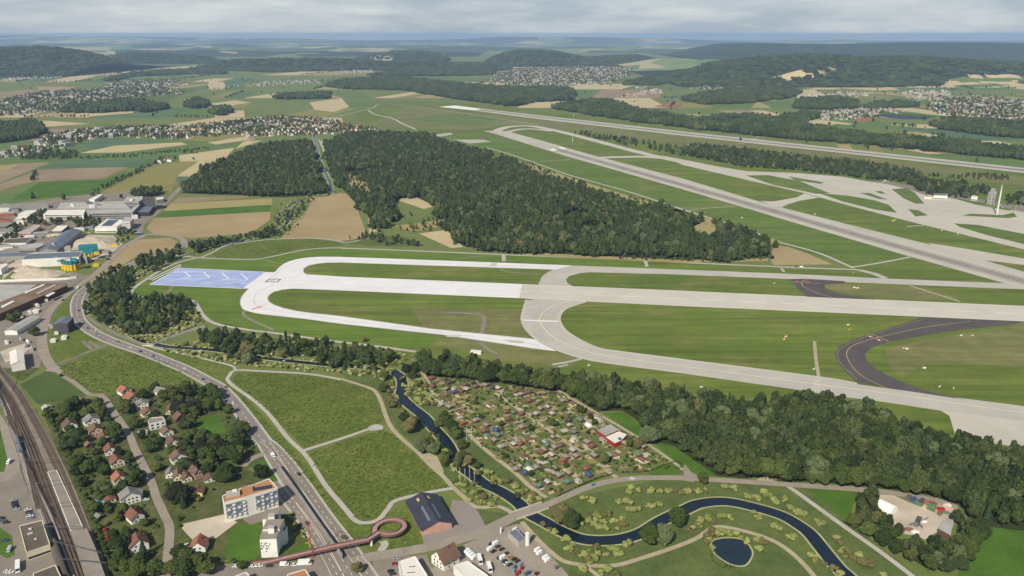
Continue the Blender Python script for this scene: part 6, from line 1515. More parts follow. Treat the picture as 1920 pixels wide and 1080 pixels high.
# ================================================================== RAILWAY
LT = smooth([G(*p) for p in ((-60, 640), (-8, 735), (10, 782), (30, 838), (55, 925), (88, 1005), (114, 1075), (140, 1150))], 8)
RT = smooth([G(*p) for p in ((-60, 610), (0, 685), (37, 727), (77, 792), (117, 866), (152, 945), (188, 1040), (205, 1085), (225, 1150))], 8)
LT, RT = [[c[int(i * (len(c) - 1) / 60)] for i in range(61)] for c in (LT, RT)]
b = MB(); V = [(p.x, p.y, .38) for p in LT] + [(p.x, p.y, .38) for p in RT]
b.add(V, [(i, 61 + i, 62 + i, i + 1) for i in range(60)]); structure(b.build("railway_ballast", M['ballast']))
FR = [.06, .16, .25, .34, .43, .52, .78, .90]
for k, f in enumerate(FR):
    C = [a.lerp(b_, f) for a, b_ in zip(LT, RT)]
    t = thing("railway_track", ["leftmost", "second", "third", "fourth", "fifth", "sixth", "seventh", "rightmost"][k] + " railway track of the station, counted from the car park", "railway track", (C[0].x, C[0].y, 0), 0, "tracks of the station")
    C = [c - t.location.xy for c in C]
    b = MB(); ribbon(b, C, 2.7, .44); b.build("sleeper_bed", M['trackbed_pale' if k in (0, 2) else 'trackbed'], t)
    for s_ in (0, 1):
        b = MB(); ribbon(b, ribbon_pts(C, 1.5)[s_], .16, .62, .16); b.build("rail", M['rail'], t)
for (a, c, f0, f1) in ((18, 40, .06, .34), (16, 38, .34, .06), (24, 44, .16, .43)):
    C = [LT[i].lerp(RT[i], f0 + (f1 - f0) * (i - a) / (c - a)) for i in range(a, c + 1)]
    t = thing("railway_switch", ["crossover track leading right toward the platform", "crossover track leading left toward the car park", "inner crossover track before the platform"][(18, 16, 24).index(a)], "railway track", (C[0].x, C[0].y, 0), 0, "crossover tracks")
    C = [q_ - t.location.xy for q_ in C]
    for s_ in (0, 1):
        b = MB(); ribbon(b, ribbon_pts(C, 1.5)[s_], .16, .63, .16); b.build("rail", M['rail'], t)
    b = MB(); ribbon(b, C, 2.4, .45); b.build("sleeper_bed", M['trackbed'], t)
q = zt(0, 855, 4.8)
pf = thing("platform", "island platform with white edge lines between the tracks", "platform", G(*q(560, 400)))
PP = [q(430, 152), q(510, 136), q(745, 645), q(930, 1085), q(760, 1085), q(640, 690)]
Q = [G(*p) - pf.location for p in PP]
b = MB(); b.prism([(p.x, p.y) for p in Q], .3, .95); b.build("platform_slab", M['roof_flat'], pf)
for a, b_ in ((0, 5), (1, 2), (0, 1)):
    bb = MB(); ribbon(bb, [Vector((Q[a].x, Q[a].y)), Vector((Q[b_].x, Q[b_].y))], .5, .98); bb.build("edge_line", M['white_paint'], pf)
cp = thing("platform_canopy", "long brown-grey canopy roof over the island platform", "canopy", G(*q(790, 900)))
Q = [G(*p, 5.0) - cp.location for p in (q(632, 688), q(782, 650), q(860, 830), q(950, 1090), q(775, 1100), q(700, 850))]
b = MB(); b.prism([(p.x, p.y) for p in Q], 4.7, 5.1, bottom=True); b.build("roof", M['roof_felt'] if 0 else M['roof_flat'], cp)
for i in range(4):
    m_ = (Q[0].lerp(Q[4], .1 + .28 * i) + Q[1].lerp(Q[3], .1 + .28 * i)) / 2
    b = MB(); b.cyl((m_.x, m_.y, .9), .2, 3.8, 6); b.build("column", M['steel'], cp)
block("station_building", "station building with dark flat felt roof", "station", [q(172, 632), q(380, 580), q(452, 802), q(236, 876)], 6, M['cream'], M['roof_felt'], floors=1, tops=[(.5, .35, 1.2, 1.2, .8, M['roof_white']), (.35, .6, 3, .8, .8, M['roof_white']), (.4, .75, 1.6, 1.2, 1, M['white'])])
block("station_annexe", "second dark flat-roofed station building at the bottom edge", "station", [q(295, 1062), q(500, 982), q(560, 1110), q(330, 1180)], 5.5, M['cream'], M['roof_felt'], floors=1)
barrel("platform_shelter", "arched brown shelter roof beside the station building", "shelter", q(478, 792), q(590, 1110), 5.0, 4.4, M['roof_felt'], straight=2.8)
# overhead line portals
for k, i in enumerate([12, 17, 22, 27, 31, 35, 39, 43, 47, 51]):
    a, c = LT[i].lerp(RT[i], -.02), LT[i].lerp(RT[i], 1.0)
    t = thing("overhead_line_portal", ["topmost", "second", "third", "fourth", "fifth", "sixth", "seventh", "eighth", "ninth", "lowest"][k] + " overhead line portal across the tracks", "gantry", (a.x, a.y, 0), atan2(c.y - a.y, c.x - a.x), "overhead line portals")
    w = (c - a).length
    for x in (0, w):
        b = MB(); b.cyl((x, 0, 0), .16, 8.2, 6); b.build("post", M['steel'], t)
    b = MB(); b.bar((0, 0, 7.9), (w, 0, 7.9), .14, 4); b.bar((0, 0, 7.2), (w, 0, 7.2), .1, 4)
    b.build("beam", M['steel'], t)
# tank wagon
a, c = G(32, 823), G(40, 849)
t = thing("tank_wagon", "grey tank wagon standing on the left tracks", "rail wagon", a, atan2(c.y - a.y, c.x - a.x)); ln = (c - a).length
b = MB(); b.bar((0, 0, 2.6), (ln, 0, 2.6), 1.45, 12); b.build("tank", M['roof_slate'], t)
b = MB(); b.box((ln / 2, 0, .9), (ln + 1, 2.4, .4)); b.build("frame", M['dgrey'], t)
for x in (1.8, ln - 1.8):
    b = MB(); b.box((x, 0, .45), (2.6, 2.0, .5)); b.build("bogie", M['tyre'], t)

# ================================================================== ALLOTMENTS
AROOF = {'brown': 'roof_brown', 'red': 'roof_red', 'dark': 'dgrey', 'grey': 'roof_flat', 'tan': 'roof_flat', 'white': 'roof_lgrey', 'redbrown': 'roof_red', 'green': 'greenwall', 'blue': 'bluewall', 'darkred': 'roof_red', 'cream': 'cream', 'darkgreen': 'greenwall', 'long': 'roof_lgrey'}
z1, z2, z3 = zt(780, 690, 7.385), zt(1000, 730, 7.385), zt(860, 800, 7.385)
SH = [(z1, *s) for s in [(235, 175, 'brown'), (260, 285, 'red'), (475, 240, 'dark'), (440, 325, 'grey'), (570, 315, 'tan'), (705, 265, 'brown'), (730, 330, 'white'), (660, 355, 'red'), (440, 408, 'brown'), (350, 475, 'brown'), (850, 290, 'brown'), (990, 270, 'grey'), (1085, 305, 'dark'), (1165, 312, 'white'), (1410, 355, 'redbrown'), (1480, 400, 'grey'), (1580, 372, 'brown'), (1590, 490, 'redbrown'), (1050, 545, 'brown'), (630, 655, 'darkred'), (1265, 645, 'redbrown'), (1370, 650, 'green'), (1485, 668, 'red'), (1300, 750, 'brown'), (1215, 795, 'white'), (680, 800, 'red'), (850, 765, 'grey'), (1005, 830, 'grey'), (1090, 870, 'red'), (1135, 905, 'blue'), (965, 915, 'brown'), (1010, 985, 'green'), (1160, 970, 'green'), (1490, 860, 'grey'), (1750, 600, 'grey'), (1850, 575, 'white'), (1690, 672, 'white'), (1420, 1030, 'grey'), (1580, 1035, 'brown'), (375, 545, 'white'), (490, 575, 'grey'), (545, 372, 'blue')]]
SH += [(z2, *s) for s in [(120, 300, 'grey'), (285, 375, 'white'), (565, 240, 'redbrown'), (405, 125, 'brown'), (430, 195, 'grey'), (825, 385, 'red'), (915, 415, 'grey'), (945, 465, 'white'), (680, 462, 'green'), (590, 738, 'white'), (780, 772, 'grey'), (840, 830, 'redbrown'), (295, 700, 'grey'), (215, 812, 'green'), (320, 845, 'grey'), (395, 818, 'brown'), (170, 882, 'grey'), (150, 912, 'red'), (285, 952, 'white'), (475, 982, 'grey'), (445, 1025, 'red'), (620, 965, 'grey'), (580, 888, 'white'), (880, 960, 'grey'), (995, 740, 'tan'), (1160, 965, 'redbrown'), (1090, 962, 'grey'), (1545, 1030, 'darkred'), (1320, 795, 'grey'), (1550, 832, 'grey'), (1480, 948, 'green'), (520, 535, 'white'), (595, 635, 'green')]]
SH += [(z3, *s) for s in [(410, 165, 'green'), (520, 225, 'grey'), (640, 312, 'grey'), (790, 282, 'white'), (850, 255, 'grey'), (880, 280, 'red'), (1010, 222, 'brown'), (920, 468, 'brown'), (980, 585, 'darkgreen'), (1005, 645, 'cream'), (1100, 610, 'tan'), (950, 685, 'blue'), (1260, 815, 'white'), (1555, 685, 'grey'), (1345, 685, 'tan'), (1800, 625, 'redbrown'), (1530, 812, 'green'), (1835, 715, 'blue'), (820, 635, 'grey'), (1140, 862, 'green'), (1230, 370, 'red'), (1680, 790, 'white'), (1420, 720, 'tan')]]
rs = random.Random(5)
CN = {'brown': 'brown-roofed', 'red': 'bright red', 'dark': 'black-roofed', 'grey': 'grey-roofed', 'tan': 'tan-roofed', 'white': 'white-roofed', 'redbrown': 'red-brown roofed', 'green': 'green', 'blue': 'blue', 'darkred': 'dark red', 'cream': 'cream-roofed', 'darkgreen': 'dark green'}
for q, x, y, c in SH:
    px, py = q(x, y); w = rs.uniform(3.0, 5.2) * (1.25 if c in ('brown', 'redbrown') else 1); s_ = w * 2.0
    up = py < 800; lf = px < 1000
    where = "upper left" if up and lf else "upper right" if up else "lower left" if lf else "lower right"
    t = gable("garden_shed", f"{CN[c]} garden shed in the {where} quarter of the allotments", "garden shed", (px - s_ / 2, py + 1), (px + s_ / 2, py - 1.6 + rs.uniform(-1, 1)), rs.uniform(3.5, 5.5), 2.3, 3.1, M[rs.choice(['wood', 'wood', 'wood', 'cream', 'redwall' if c in ('red', 'darkred') else 'wood'])], M[AROOF[c]], f"{CN[c]} garden sheds, {where} allotments", .4, False, False)
    pw = MB(); pw.box((w * .5, .0, .9), (1.1, .12, 1.0)); pw.build("window", M['glass'], t)
ch = thing("clubhouse", "red-walled clubhouse with angled grey and white flat roofs in the allotments", "clubhouse", G(*z2(1100, 700)))
sub_block(ch, [z2(885, 568), z2(1070, 486), z2(1185, 565), z2(1000, 645)], 4, M['redwall'], M['roof_lgrey'])
sub_block(ch, [z2(1005, 662), z2(1185, 585), z2(1295, 630), z2(1225, 705), z2(1130, 748)], 4.2, M['redwall'], M['roof_white'])
sub_block(ch, [z2(1170, 680), z2(1200, 665), z2(1230, 690), z2(1195, 705)], 4.6, M['bluewall'], M['bluewall'])
barrel("polytunnel", "white polytunnel beside the clubhouse", "polytunnel", z2(735, 490), z2(795, 530), 4, 2.6, M['tarp'])
ALLOT = [(803, 712), (850, 708), (1000, 731), (1048, 738), (1115, 778), (1170, 808), (1275, 880), (1160, 884), (1115, 895), (1036, 930), (1000, 908), (900, 831), (830, 765), (815, 738)]
P = sample(ALLOT, 7.2, 300)
BEDS = [bpy.data.meshes.new("bed")]
beds = ['lawn', 'soil', 'straw', 'gravel', 'crop', 'allot', 'crop', 'straw2', 'soil2', 'olive', 'path']
def blocked(x, y): return any(inpoly([x], [y], k)[0] for k in KEEP)
axd = G(1085, 845) - G(1010, 794); AANG = atan2(axd.y, axd.x)
for i, (x, y) in enumerate(P):
    if rs.random() < .2: continue
    b = MB(); b.box((0, 0, 0), (rs.uniform(2.5, 7), rs.uniform(2.5, 8), .12)); o = b.build("garden_bed", M[rs.choice(beds)], None, (x, y, .24 + .0017 * (i % 97)))
    o.rotation_euler = (0, 0, AANG); structure(o)
for i in range(26):
    a, c = P[rs.randrange(len(P))], AANG + rs.choice([0, pi / 2]); ln = rs.uniform(10, 24)
    b = MB(); b.box((0, 0, 0), (ln, .9, .1)); o = b.build("garden_path", M['path'], None, (a[0], a[1], .40 + .002 * i)); o.rotation_euler = (0, 0, c); structure(o)

# ================================================================== GRAVEL YARD BY THE WOOD
q = zt(1620, 900, 7.715)
barrel("tent_hall", "white arched tent hall on the gravel yard", "tent", q(215, 370), q(440, 478), 8.5, 5.2, M['tarp'], seg=4, straight=1.5)
block("shed", "open shed with grey corrugated roof on the gravel yard", "shed", [q(1075, 700), q(1172, 560), q(1292, 580), q(1252, 800)], 5, M['wood'], M['roof_lgrey'], over=.02)
def container(px, py, m, lab, rz=.2, s=(6, 2.4, 2.5), grp="containers on the gravel yard"):
    t = thing("skip_container", lab, "container", G(px, py), rz, grp)
    b = MB(); w, d, h = s
    b.prism([(-w / 2, -d / 2), (w / 2, -d / 2), (w / 2, d / 2), (-w / 2, d / 2)], .1, h, bottom=True); b.build("body", m, t)
    b = MB()
    for x in (-w / 2, -w / 6, w / 6, w / 2): b.box((x, -d / 2 - .06, .1), (.15, .12, h)); b.box((x, d / 2 + .06, .1), (.15, .12, h))
    b.build("rib", m, t)
for x, y, mm, lab in [(705, 290, 'bluewall', "blue container with white lid at the yard's upper edge"), (765, 355, 'greenwall', "green container next to the blue one"), (895, 345, 'roof_orange', "tan-orange container in the middle of the row"), (878, 405, 'straw', "sand-coloured skip in front of the orange container"), (962, 350, 'roof_red', "rust-red container in the row"), (955, 400, 'greenwall', "green skip in front of the rust-red container"), (1185, 490, 'greenwall', "green skip in the junk heap at the right"), (1190, 430, 'pink', "pink container in the junk heap"), (1110, 440, 'red_metal', "red skip in the junk heap"), (1200, 388, 'white', "white container at the yard's road edge"), (1095, 500, 'roof_brown', "brown skip at the left of the junk heap"), (640, 265, 'roof_brown', "rusty container at the left end of the row"), (835, 310, 'dgrey', "dark container in the row")]:
    container(*q(x, y), M[mm], lab, rs.uniform(-.5, .9), (rs.uniform(3.4, 5.5), 2.4, rs.uniform(1.6, 2.5)))
cr_ = thing("crusher", "grey stone crusher with conveyor arms in the middle of the gravel yard", "crusher", G(*q(770, 640)), .9)
for nm, c, d, m in (("hopper", (4, 0, 1.2), (3, 3, 2.4), 'roof_felt'), ("engine_box", (0, 0, 1.2), (4, 2.6, 2.2), 'dgrey'), ("undercarriage", (1, 0, 0), (8, 2.4, 1.2), 'tyre'), ("cabin", (-4, 0, .8), (2.2, 2.2, 2.6), 'roof_slate')):
    b = MB(); b.box(c, d); b.build(nm, M[m], cr_)
for e in ((-9, 3, 4), (8, -5, 4), (-7, -5, 3.4)):
    b = MB(); b.bar((0, 0, 1.5), e, .4, 4); b.build("conveyor_arm", M['grey'], cr_)
for x, y, r, h, m, lab in [(650, 720, 4, 1.6, 'roof_red', "small red-brown heap at the lower edge of the yard"), (735, 750, 4, 1.4, 'white', "white rubble heap at the lower edge of the yard"), (860, 600, 3.5, 1.3, 'white', "white rubble heap beside the crusher"), (360, 575, 5, 1.2, 'redsoil', "rust-coloured soil heap by the yard trees"), (440, 735, 5, 1.5, 'heap', "pale rubble heap by the yard trees")]:
    heap(*q(x, y), r, r * .8, h, lab, m)

# ================================================================== AIRPORT THINGS
def mast(px, py, top, r, lab, m, head=True, bands=None, grp=None):
    p = G(px, py); h = topz(p, top); t = thing("light_mast" if head else "radar_mast", lab, "mast", p, 0, grp)
    b = MB(); b.cyl((0, 0, 0), r, h, 8, r2=r * .6); b.build("pole", m, t)
    if head:
        b = MB(); b.box((0, 0, h - .5), (6, .8, 1.2)); b.build("lamp_head", M['steel'], t)
    return t, h
for i, (x, y, tp) in enumerate([(1622, 337, 314), (1670, 340, 312), (1699, 352, 327), (1736, 373, 350)]):
    mast(x, y, tp, .6, ["leftmost", "second", "third", "rightmost"][i] + " apron light mast in front of the tree belt", M['steel'], grp="apron light masts")
t, h = mast(1869, 403, 347, 1.6, "tall white mast with red band on the apron island", M['white'], False)
b = MB(); b.cyl((0, 0, h * .84), 1.2, h * .06, 10); b.build("red_band", M['pink'], t)
b = MB(); b.cyl((0, 0, h - 2), 2.2, 2.4, 12); b.build("gallery", M['grey'], t)
q = zt(1600, 300, 6)
block("control_building", "pale grey control building behind the tall mast", "building", [q(1518, 372), q(1530, 350), q(1620, 355), q(1610, 378)], 24, M['grey'], M['roof_lgrey'], floors=5, cells=6, tops=[(.5, .5, 8, 8, 8, M['grey'])])
block("apron_building", "white low building at the apron's edge", "building", [q(905, 400), q(915, 382), q(1062, 385), q(1060, 405)], 8, M['white'], M['roof_felt'], floors=1)
block("apron_building", "small grey block left of the control building", "building", [q(1328, 412), q(1335, 400), q(1402, 405), q(1398, 418)], 8, M['white'], M['roof_lgrey'], floors=1)
block("apron_building", "low tan sheds left of the white apron building", "building", [q(800, 412), q(820, 395), q(900, 400), q(890, 415)], 5, M['cream'], M['roof_flat'])
block("equipment_hut", "white equipment hut on the grass below the taxiway", "hut", [(882, 658), (884, 655.5), (903, 657.5), (902, 660.5)], 3.2, M['white'], M['roof_white'], para=.1)
for i, (x, y) in enumerate([(1678, 413), (1674, 415), (1766, 433), (1796, 440), (1600, 512), (1602, 540), (1608, 541), (1590, 610), (1593, 619), (1694, 654), (1700, 655), (1473, 632), (1470, 637), (1762, 726), (1788, 729), (1733, 691), (1823, 630), (1802, 630), (1526, 693), (1452, 532), (1090, 270), (1072, 282), (1315, 727), (1104, 686), (1430, 418), (1391, 409), (1528, 402)]):
    b = MB(); b.box((0, 0, 0), (3.4, .4, 1.6)); b.box((-1.2, 0, 1.6), (.3, .3, .4)); o = b.build("airfield_sign", M['white' if i % 4 else 'yellow'], None, G(x, y)); o.rotation_euler = (0, 0, .2 * (i % 5))
    tag(o, "small pale airfield sign board standing on the grass" if i % 4 else "small yellow airfield sign board standing on the grass", "sign", "airfield signs, " + ("pale" if i % 4 else "yellow"))
q = zt(640, 0, 3)
for i, (x, y, tp) in enumerate([(1300, 800, 770), (1307, 655, 638)]):
    p = q(x, y); mast(p[0], p[1], 0 + tp / 3, .8, ["lattice aerial mast in the far grass island", "small aerial mast beside the far runway"][i], M['roof_white'], False)
bd = block("brown_depot", "long brown-roofed hall in the trees beyond the far runway", "hall", [(1467, 236), (1472, 234), (1530, 240), (1565, 246), (1560, 248.5), (1500, 240)], 6, M['wood'], M['roof_felt'])

# ================================================================== VILLAGES
def house_mesh(w, l, e, r, wm, rm):
    b = MB(); b.prism([(-w / 2, -l / 2), (w / 2, -l / 2), (w / 2, l / 2), (-w / 2, l / 2)], 0, e, 0, cap=False)
    for y, fl in ((-l / 2, 0), (l / 2, 1)): b.add([(-w / 2, y, e), (w / 2, y, e), (0, y, r)], [(2, 1, 0) if fl else (0, 1, 2)], 0)
    o = .5
    for s in (-1, 1):
        b.add([(0, -l / 2 - o, r + .1), (s * (w / 2 + o), -l / 2 - o, e - .2), (s * (w / 2 + o), l / 2 + o, e - .2), (0, l / 2 + o, r + .1)], [(0, 1, 2, 3) if s > 0 else (3, 2, 1, 0)], 1)
    for q_ in range(2):
        for x in (-w * .22, w * .22): b.add([(x - .7, -l / 2 - .04, 1 + 2.8 * q_), (x + .7, -l / 2 - .04, 1 + 2.8 * q_), (x + .7, -l / 2 - .04, 2.4 + 2.8 * q_), (x - .7, -l / 2 - .04, 2.4 + 2.8 * q_)], [(0, 1, 2, 3)], 2)
    return b.mesh("house", [wm, rm, M['glass']])
VK = [("white house with red tiled roof", house_mesh(11, 14, 6, 10.5, M['white'], M['roof_red'])), ("white house with brown roof", house_mesh(11, 15, 6.5, 11, M['white'], M['roof_brown'])), ("white house with orange roof", house_mesh(12, 14, 6, 10.5, M['white'], M['roof_orange'])), ("cream house with brown roof", house_mesh(10, 13, 5.5, 10, M['cream'], M['roof_brown'])), ("white house with grey roof", house_mesh(11, 13, 6, 9.5, M['white'], M['roof_grey']))]
b = MB(); b.box((0, 0, 0), (14, 26, 12), 0, 0); b.box((0, 0, 12.02), (13.4, 25.4, .4), 0, 1)
for fl in range(4): b.box((0, -13.02, 1.2 + 2.8 * fl), (12, .1, 1.3), 0, 2); b.box((7.02, 0, 1.2 + 2.8 * fl), (.1, 23, 1.3), 0, 2); b.box((-7.02, 0, 1.2 + 2.8 * fl), (.1, 23, 1.3), 0, 2)
FLATME = b.mesh("apartment_block", [M['white'], M['roof_lgrey'], M['glass']])
rv = random.Random(77)
V1 = [(-20, 300), (0, 288), (60, 272), (100, 252), (160, 242), (230, 238), (330, 236), (400, 232), (470, 222), (530, 218), (620, 224), (660, 236), (712, 243), (700, 250), (640, 252), (560, 254), (470, 257), (440, 252), (340, 262), (230, 258), (170, 262), (120, 278), (60, 292)]
V1P = sample(V1, 33, 400)
cand = []
for x, y in V1P:
    if rv.random() < .15: continue
    cand.append((x, y, "in the village beyond the striped fields"))
NIND = 210
cand.sort(key=lambda c: c[1])
pos_used = []
rest = []
for i, (x, y, wh) in enumerate(cand):
    px, py = PRJ(x, y)
    if inpoly([px], [py], CAN[0])[0]: continue
    if i < NIND:
        if px < 260 and rv.random() < .16:
            o = obj("apartment_block", FLATME, None, (x, y, 0), rv.uniform(-.5, .5)); tag(o, "white apartment block at the left end of the village beyond the striped fields", "apartment block", "apartment blocks of the village")
        else:
            k = rv.randrange(5) if px > 260 else rv.choice([1, 3, 4, 4]); o = obj("house", VK[k][1], None, (x, y, 0), rv.uniform(-.9, .9)); s_ = rv.uniform(.65, 1.0); o.scale = (s_, s_, s_)
            part = "left" if px < 240 else "middle" if px < 480 else "right"
            tag(o, f"{VK[k][0]}, {part} part of the village by the striped fields", "house", f"village houses, {part} part, {VK[k][0]}")
    else: rest.append((x, y))
for poly, sp in [([(-20, 222), (0, 190), (60, 175), (150, 168), (300, 163), (352, 174), (262, 183), (180, 198), (70, 213)], 40), ([(190, 163), (220, 152), (330, 150), (352, 160), (250, 166)], 38), ([(400, 163), (520, 152), (600, 150), (602, 156), (480, 163)], 44), ([(0, 150), (50, 137), (140, 133), (120, 145), (20, 152)], 44), ([(180, 128), (230, 122), (245, 126), (200, 131)], 44), ([(20, 122), (60, 114), (90, 122), (60, 128)], 40),
                 ([(915, 157), (930, 140), (960, 130), (1030, 126), (1190, 124), (1180, 140), (1140, 160), (1000, 160)], 36), ([(1285, 167), (1340, 157), (1480, 146), (1490, 152), (1400, 164), (1340, 168)], 40), ([(1160, 182), (1200, 172), (1240, 166), (1245, 174), (1210, 182)], 36), ([(640, 130), (700, 128), (700, 136), (650, 140)], 46),
                 ([(1490, 182), (1600, 172), (1640, 176), (1610, 184), (1520, 188)], 38), ([(1680, 176), (1720, 168), (1780, 172), (1780, 186), (1720, 190)], 32), ([(1735, 200), (1770, 182), (1860, 186), (1930, 190), (1930, 232), (1860, 222), (1760, 216)], 30), ([(1515, 222), (1540, 210), (1620, 204), (1655, 208), (1640, 216), (1615, 224), (1560, 226)], 26), ([(1610, 206), (1650, 202), (1700, 208), (1690, 214), (1655, 210)], 28), ([(1180, 165), (1215, 162), (1210, 168)], 30)]:
    P = sample(poly, sp, 500 + len(rest))
    rest += [(x, y) for x, y in P if rv.random() < .6]
VK2 = [("roof_red", .2), ("roof_brown", .35), ("roof_orange", .15), ("roof_grey", .12), ("roof_lgrey", .18)]
b = MB()
for x, y in rest:
    big = rv.random() < (.16 if y > 4000 else .08); w, l, e, r_ = (rv.uniform(14, 30), rv.uniform(12, 18), rv.uniform(7, 11), 0) if big else (rv.uniform(8, 11), rv.uniform(10, 14), rv.uniform(4, 5.5), rv.uniform(8, 10))
    a = rv.uniform(-.9, .9); ca, sa = cos(a), sin(a); T = lambda X, Y, Z_: (x + X * ca - Y * sa, y + X * sa + Y * ca, Z_)
    k = 5 if big else rv.choices(range(1, 6), [v for _, v in VK2])[0]
    b.add([T(-w / 2, -l / 2, 0), T(w / 2, -l / 2, 0), T(w / 2, l / 2, 0), T(-w / 2, l / 2, 0), T(-w / 2, -l / 2, e), T(w / 2, -l / 2, e), T(w / 2, l / 2, e), T(-w / 2, l / 2, e)], [(0, 1, 5, 4), (1, 2, 6, 5), (2, 3, 7, 6), (3, 0, 4, 7)], 0)
    if big: b.add([T(-w / 2, -l / 2, e), T(w / 2, -l / 2, e), T(w / 2, l / 2, e), T(-w / 2, l / 2, e)], [(0, 1, 2, 3)], k)
    else:
        b.add([T(-w / 2 - .5, -l / 2, e - .3), T(w / 2 + .5, -l / 2, e - .3), T(w / 2 + .5, l / 2, e - .3), T(-w / 2 - .5, l / 2, e - .3), T(0, -l / 2, r_), T(0, l / 2, r_)], [(1, 2, 5, 4), (3, 0, 4, 5)], k)
        b.add([T(-w / 2, -l / 2, e), T(w / 2, -l / 2, e), T(0, -l / 2, r_), T(-w / 2, l / 2, e), T(w / 2, l / 2, e), T(0, l / 2, r_)], [(0, 1, 2), (4, 3, 5)], 0)
stuff(b.build("distant_town_houses", [M['farwall']] + [M[k] for k, _ in VK2]), "white walled houses of the distant towns and villages", "houses")
for i, (poly, sp, hh) in enumerate([(V1, 13, 9), ([(-20, 222), (0, 190), (60, 175), (150, 168), (300, 163), (352, 174), (262, 183), (180, 198), (70, 213)], 22, 12), ([(915, 157), (930, 140), (960, 130), (1030, 126), (1190, 124), (1180, 140), (1140, 160), (1000, 160)], 29, 13), ([(1735, 200), (1770, 182), (1860, 186), (1930, 190), (1930, 232), (1860, 222), (1760, 216)], 19, 11), ([(1285, 167), (1340, 157), (1480, 146), (1490, 152), (1400, 164), (1340, 168)], 29, 12), ([(1515, 222), (1540, 210), (1620, 204), (1655, 208), (1640, 216), (1615, 224), (1560, 226)], 20, 10), ([(190, 163), (220, 152), (330, 150), (352, 160), (250, 166)], 29, 12)]):
    wood("garden_trees", ["garden trees of the village beyond the striped fields", "trees among the houses of the left town", "trees among the houses of the far central town", "trees among the houses of the right village", "trees of the village below the right hill", "trees of the hamlet beside the solar field", "trees of the far left village"][i], poly, sp, hh * .6, hh * 1.2, 600 + i, CAN, .08, thin=.2)
for i, (x, y) in enumerate([(300, 306), (312, 300), (320, 303)]):
    o = obj("farmhouse", VK[(0, 3, 1)[i]][1], None, G(x, y), .6 * i); tag(o, ["white farm building with red roof, nearest of the lone farm", "cream farmhouse at the back of the lone farm", "brown-roofed barn at the right of the lone farm"][i], "farmhouse")
# single far trees dotted over the fields
rg = np.random.default_rng(9); P = np.concatenate([sample([(0, 260), (400, 205), (700, 170), (1300, 215), (1900, 270), (1900, 165), (1300, 165), (600, 145), (0, 150)], 150, 701), sample([(1280, 260), (1900, 320), (1900, 250), (1300, 215)], 110, 702)])
P = P[rg.random(len(P)) < .35]; n = len(P); h = rg.uniform(8, 16, n)
scatter("field_trees", "scattered single trees and bushes of the far farmland", "trees", np.column_stack([P, np.zeros(n)]), rg.integers(0, 6, n), np.column_stack([h, h, h]), C_WOOD, 11)

# hedgerows and tree lines between the far fields
P = []
for x0, y0, x1, y1 in HEDGE:
    d = hypot(x1 - x0, y1 - y0); m_ = int(d / 13)
    P += [(x0 + (x1 - x0) * i / m_ + rv.uniform(-4, 4), y0 + (y1 - y0) * i / m_ + rv.uniform(-4, 4)) for i in range(m_) if rv.random() < .75]
P = np.array(P); qx, qy = PRJ(P[:, 0], P[:, 1]); P = P[(qx > -40) & (qx < 1960) & ~inpoly(qx, qy, AIR)]; n = len(P); h = rg.uniform(5, 14, n)
scatter("hedgerow", "hedgerows and tree lines between the far fields", "hedge", np.column_stack([P, np.zeros(n)]), rg.integers(0, 6, n), np.column_stack([h * 1.1, h * 1.1, h]), C_WOOD, 12)

# ================================================================== VEHICLES
def car_meshes():
    b = MB()
    sec = [(-2.15, .5, .78), (-2.1, .3, .95), (-1.2, .28, .98), (1.0, .28, .95), (2.0, .3, .78), (2.2, .42, .62)]
    V = []
    for x, z0, z1_ in sec:
        V += [(x, -.86, z0), (x, .86, z0), (x, .82, z1_), (x, -.82, z1_)]
    F = []
    for i in range(5):
        a, c = i * 4, i * 4 + 4
        F += [(a, a + 3, c + 3, c), (a + 1, c + 1, c + 2, a + 2), (a + 3, a + 2, c + 2, c + 3), (a, c, c + 1, a + 1)]
    F += [(0, 1, 2, 3), (23, 22, 21, 20)]
    b.add(V, F)
    b.add([(-1.15, -.62, 1.46), (.35, -.62, 1.46), (.35, .62, 1.46), (-1.15, .62, 1.46), (-1.15, -.62, 1.40), (.35, -.62, 1.40), (.35, .62, 1.40), (-1.15, .62, 1.40)], [(0, 1, 2, 3), (4, 5, 1, 0), (5, 6, 2, 1), (6, 7, 3, 2), (7, 4, 0, 3)])
    body = b.mesh("body", M['white'])
    b = MB(); b.add([(-1.9, -.78, .96), (1.15, -.78, .96), (1.15, .78, .96), (-1.9, .78, .96), (-1.2, -.64, 1.41), (.4, -.64, 1.41), (.4, .64, 1.41), (-1.2, .64, 1.41)], [(0, 1, 5, 4), (1, 2, 6, 5), (2, 3, 7, 6), (3, 0, 4, 7)])
    win = b.mesh("window", M['glass'])
    return body, win
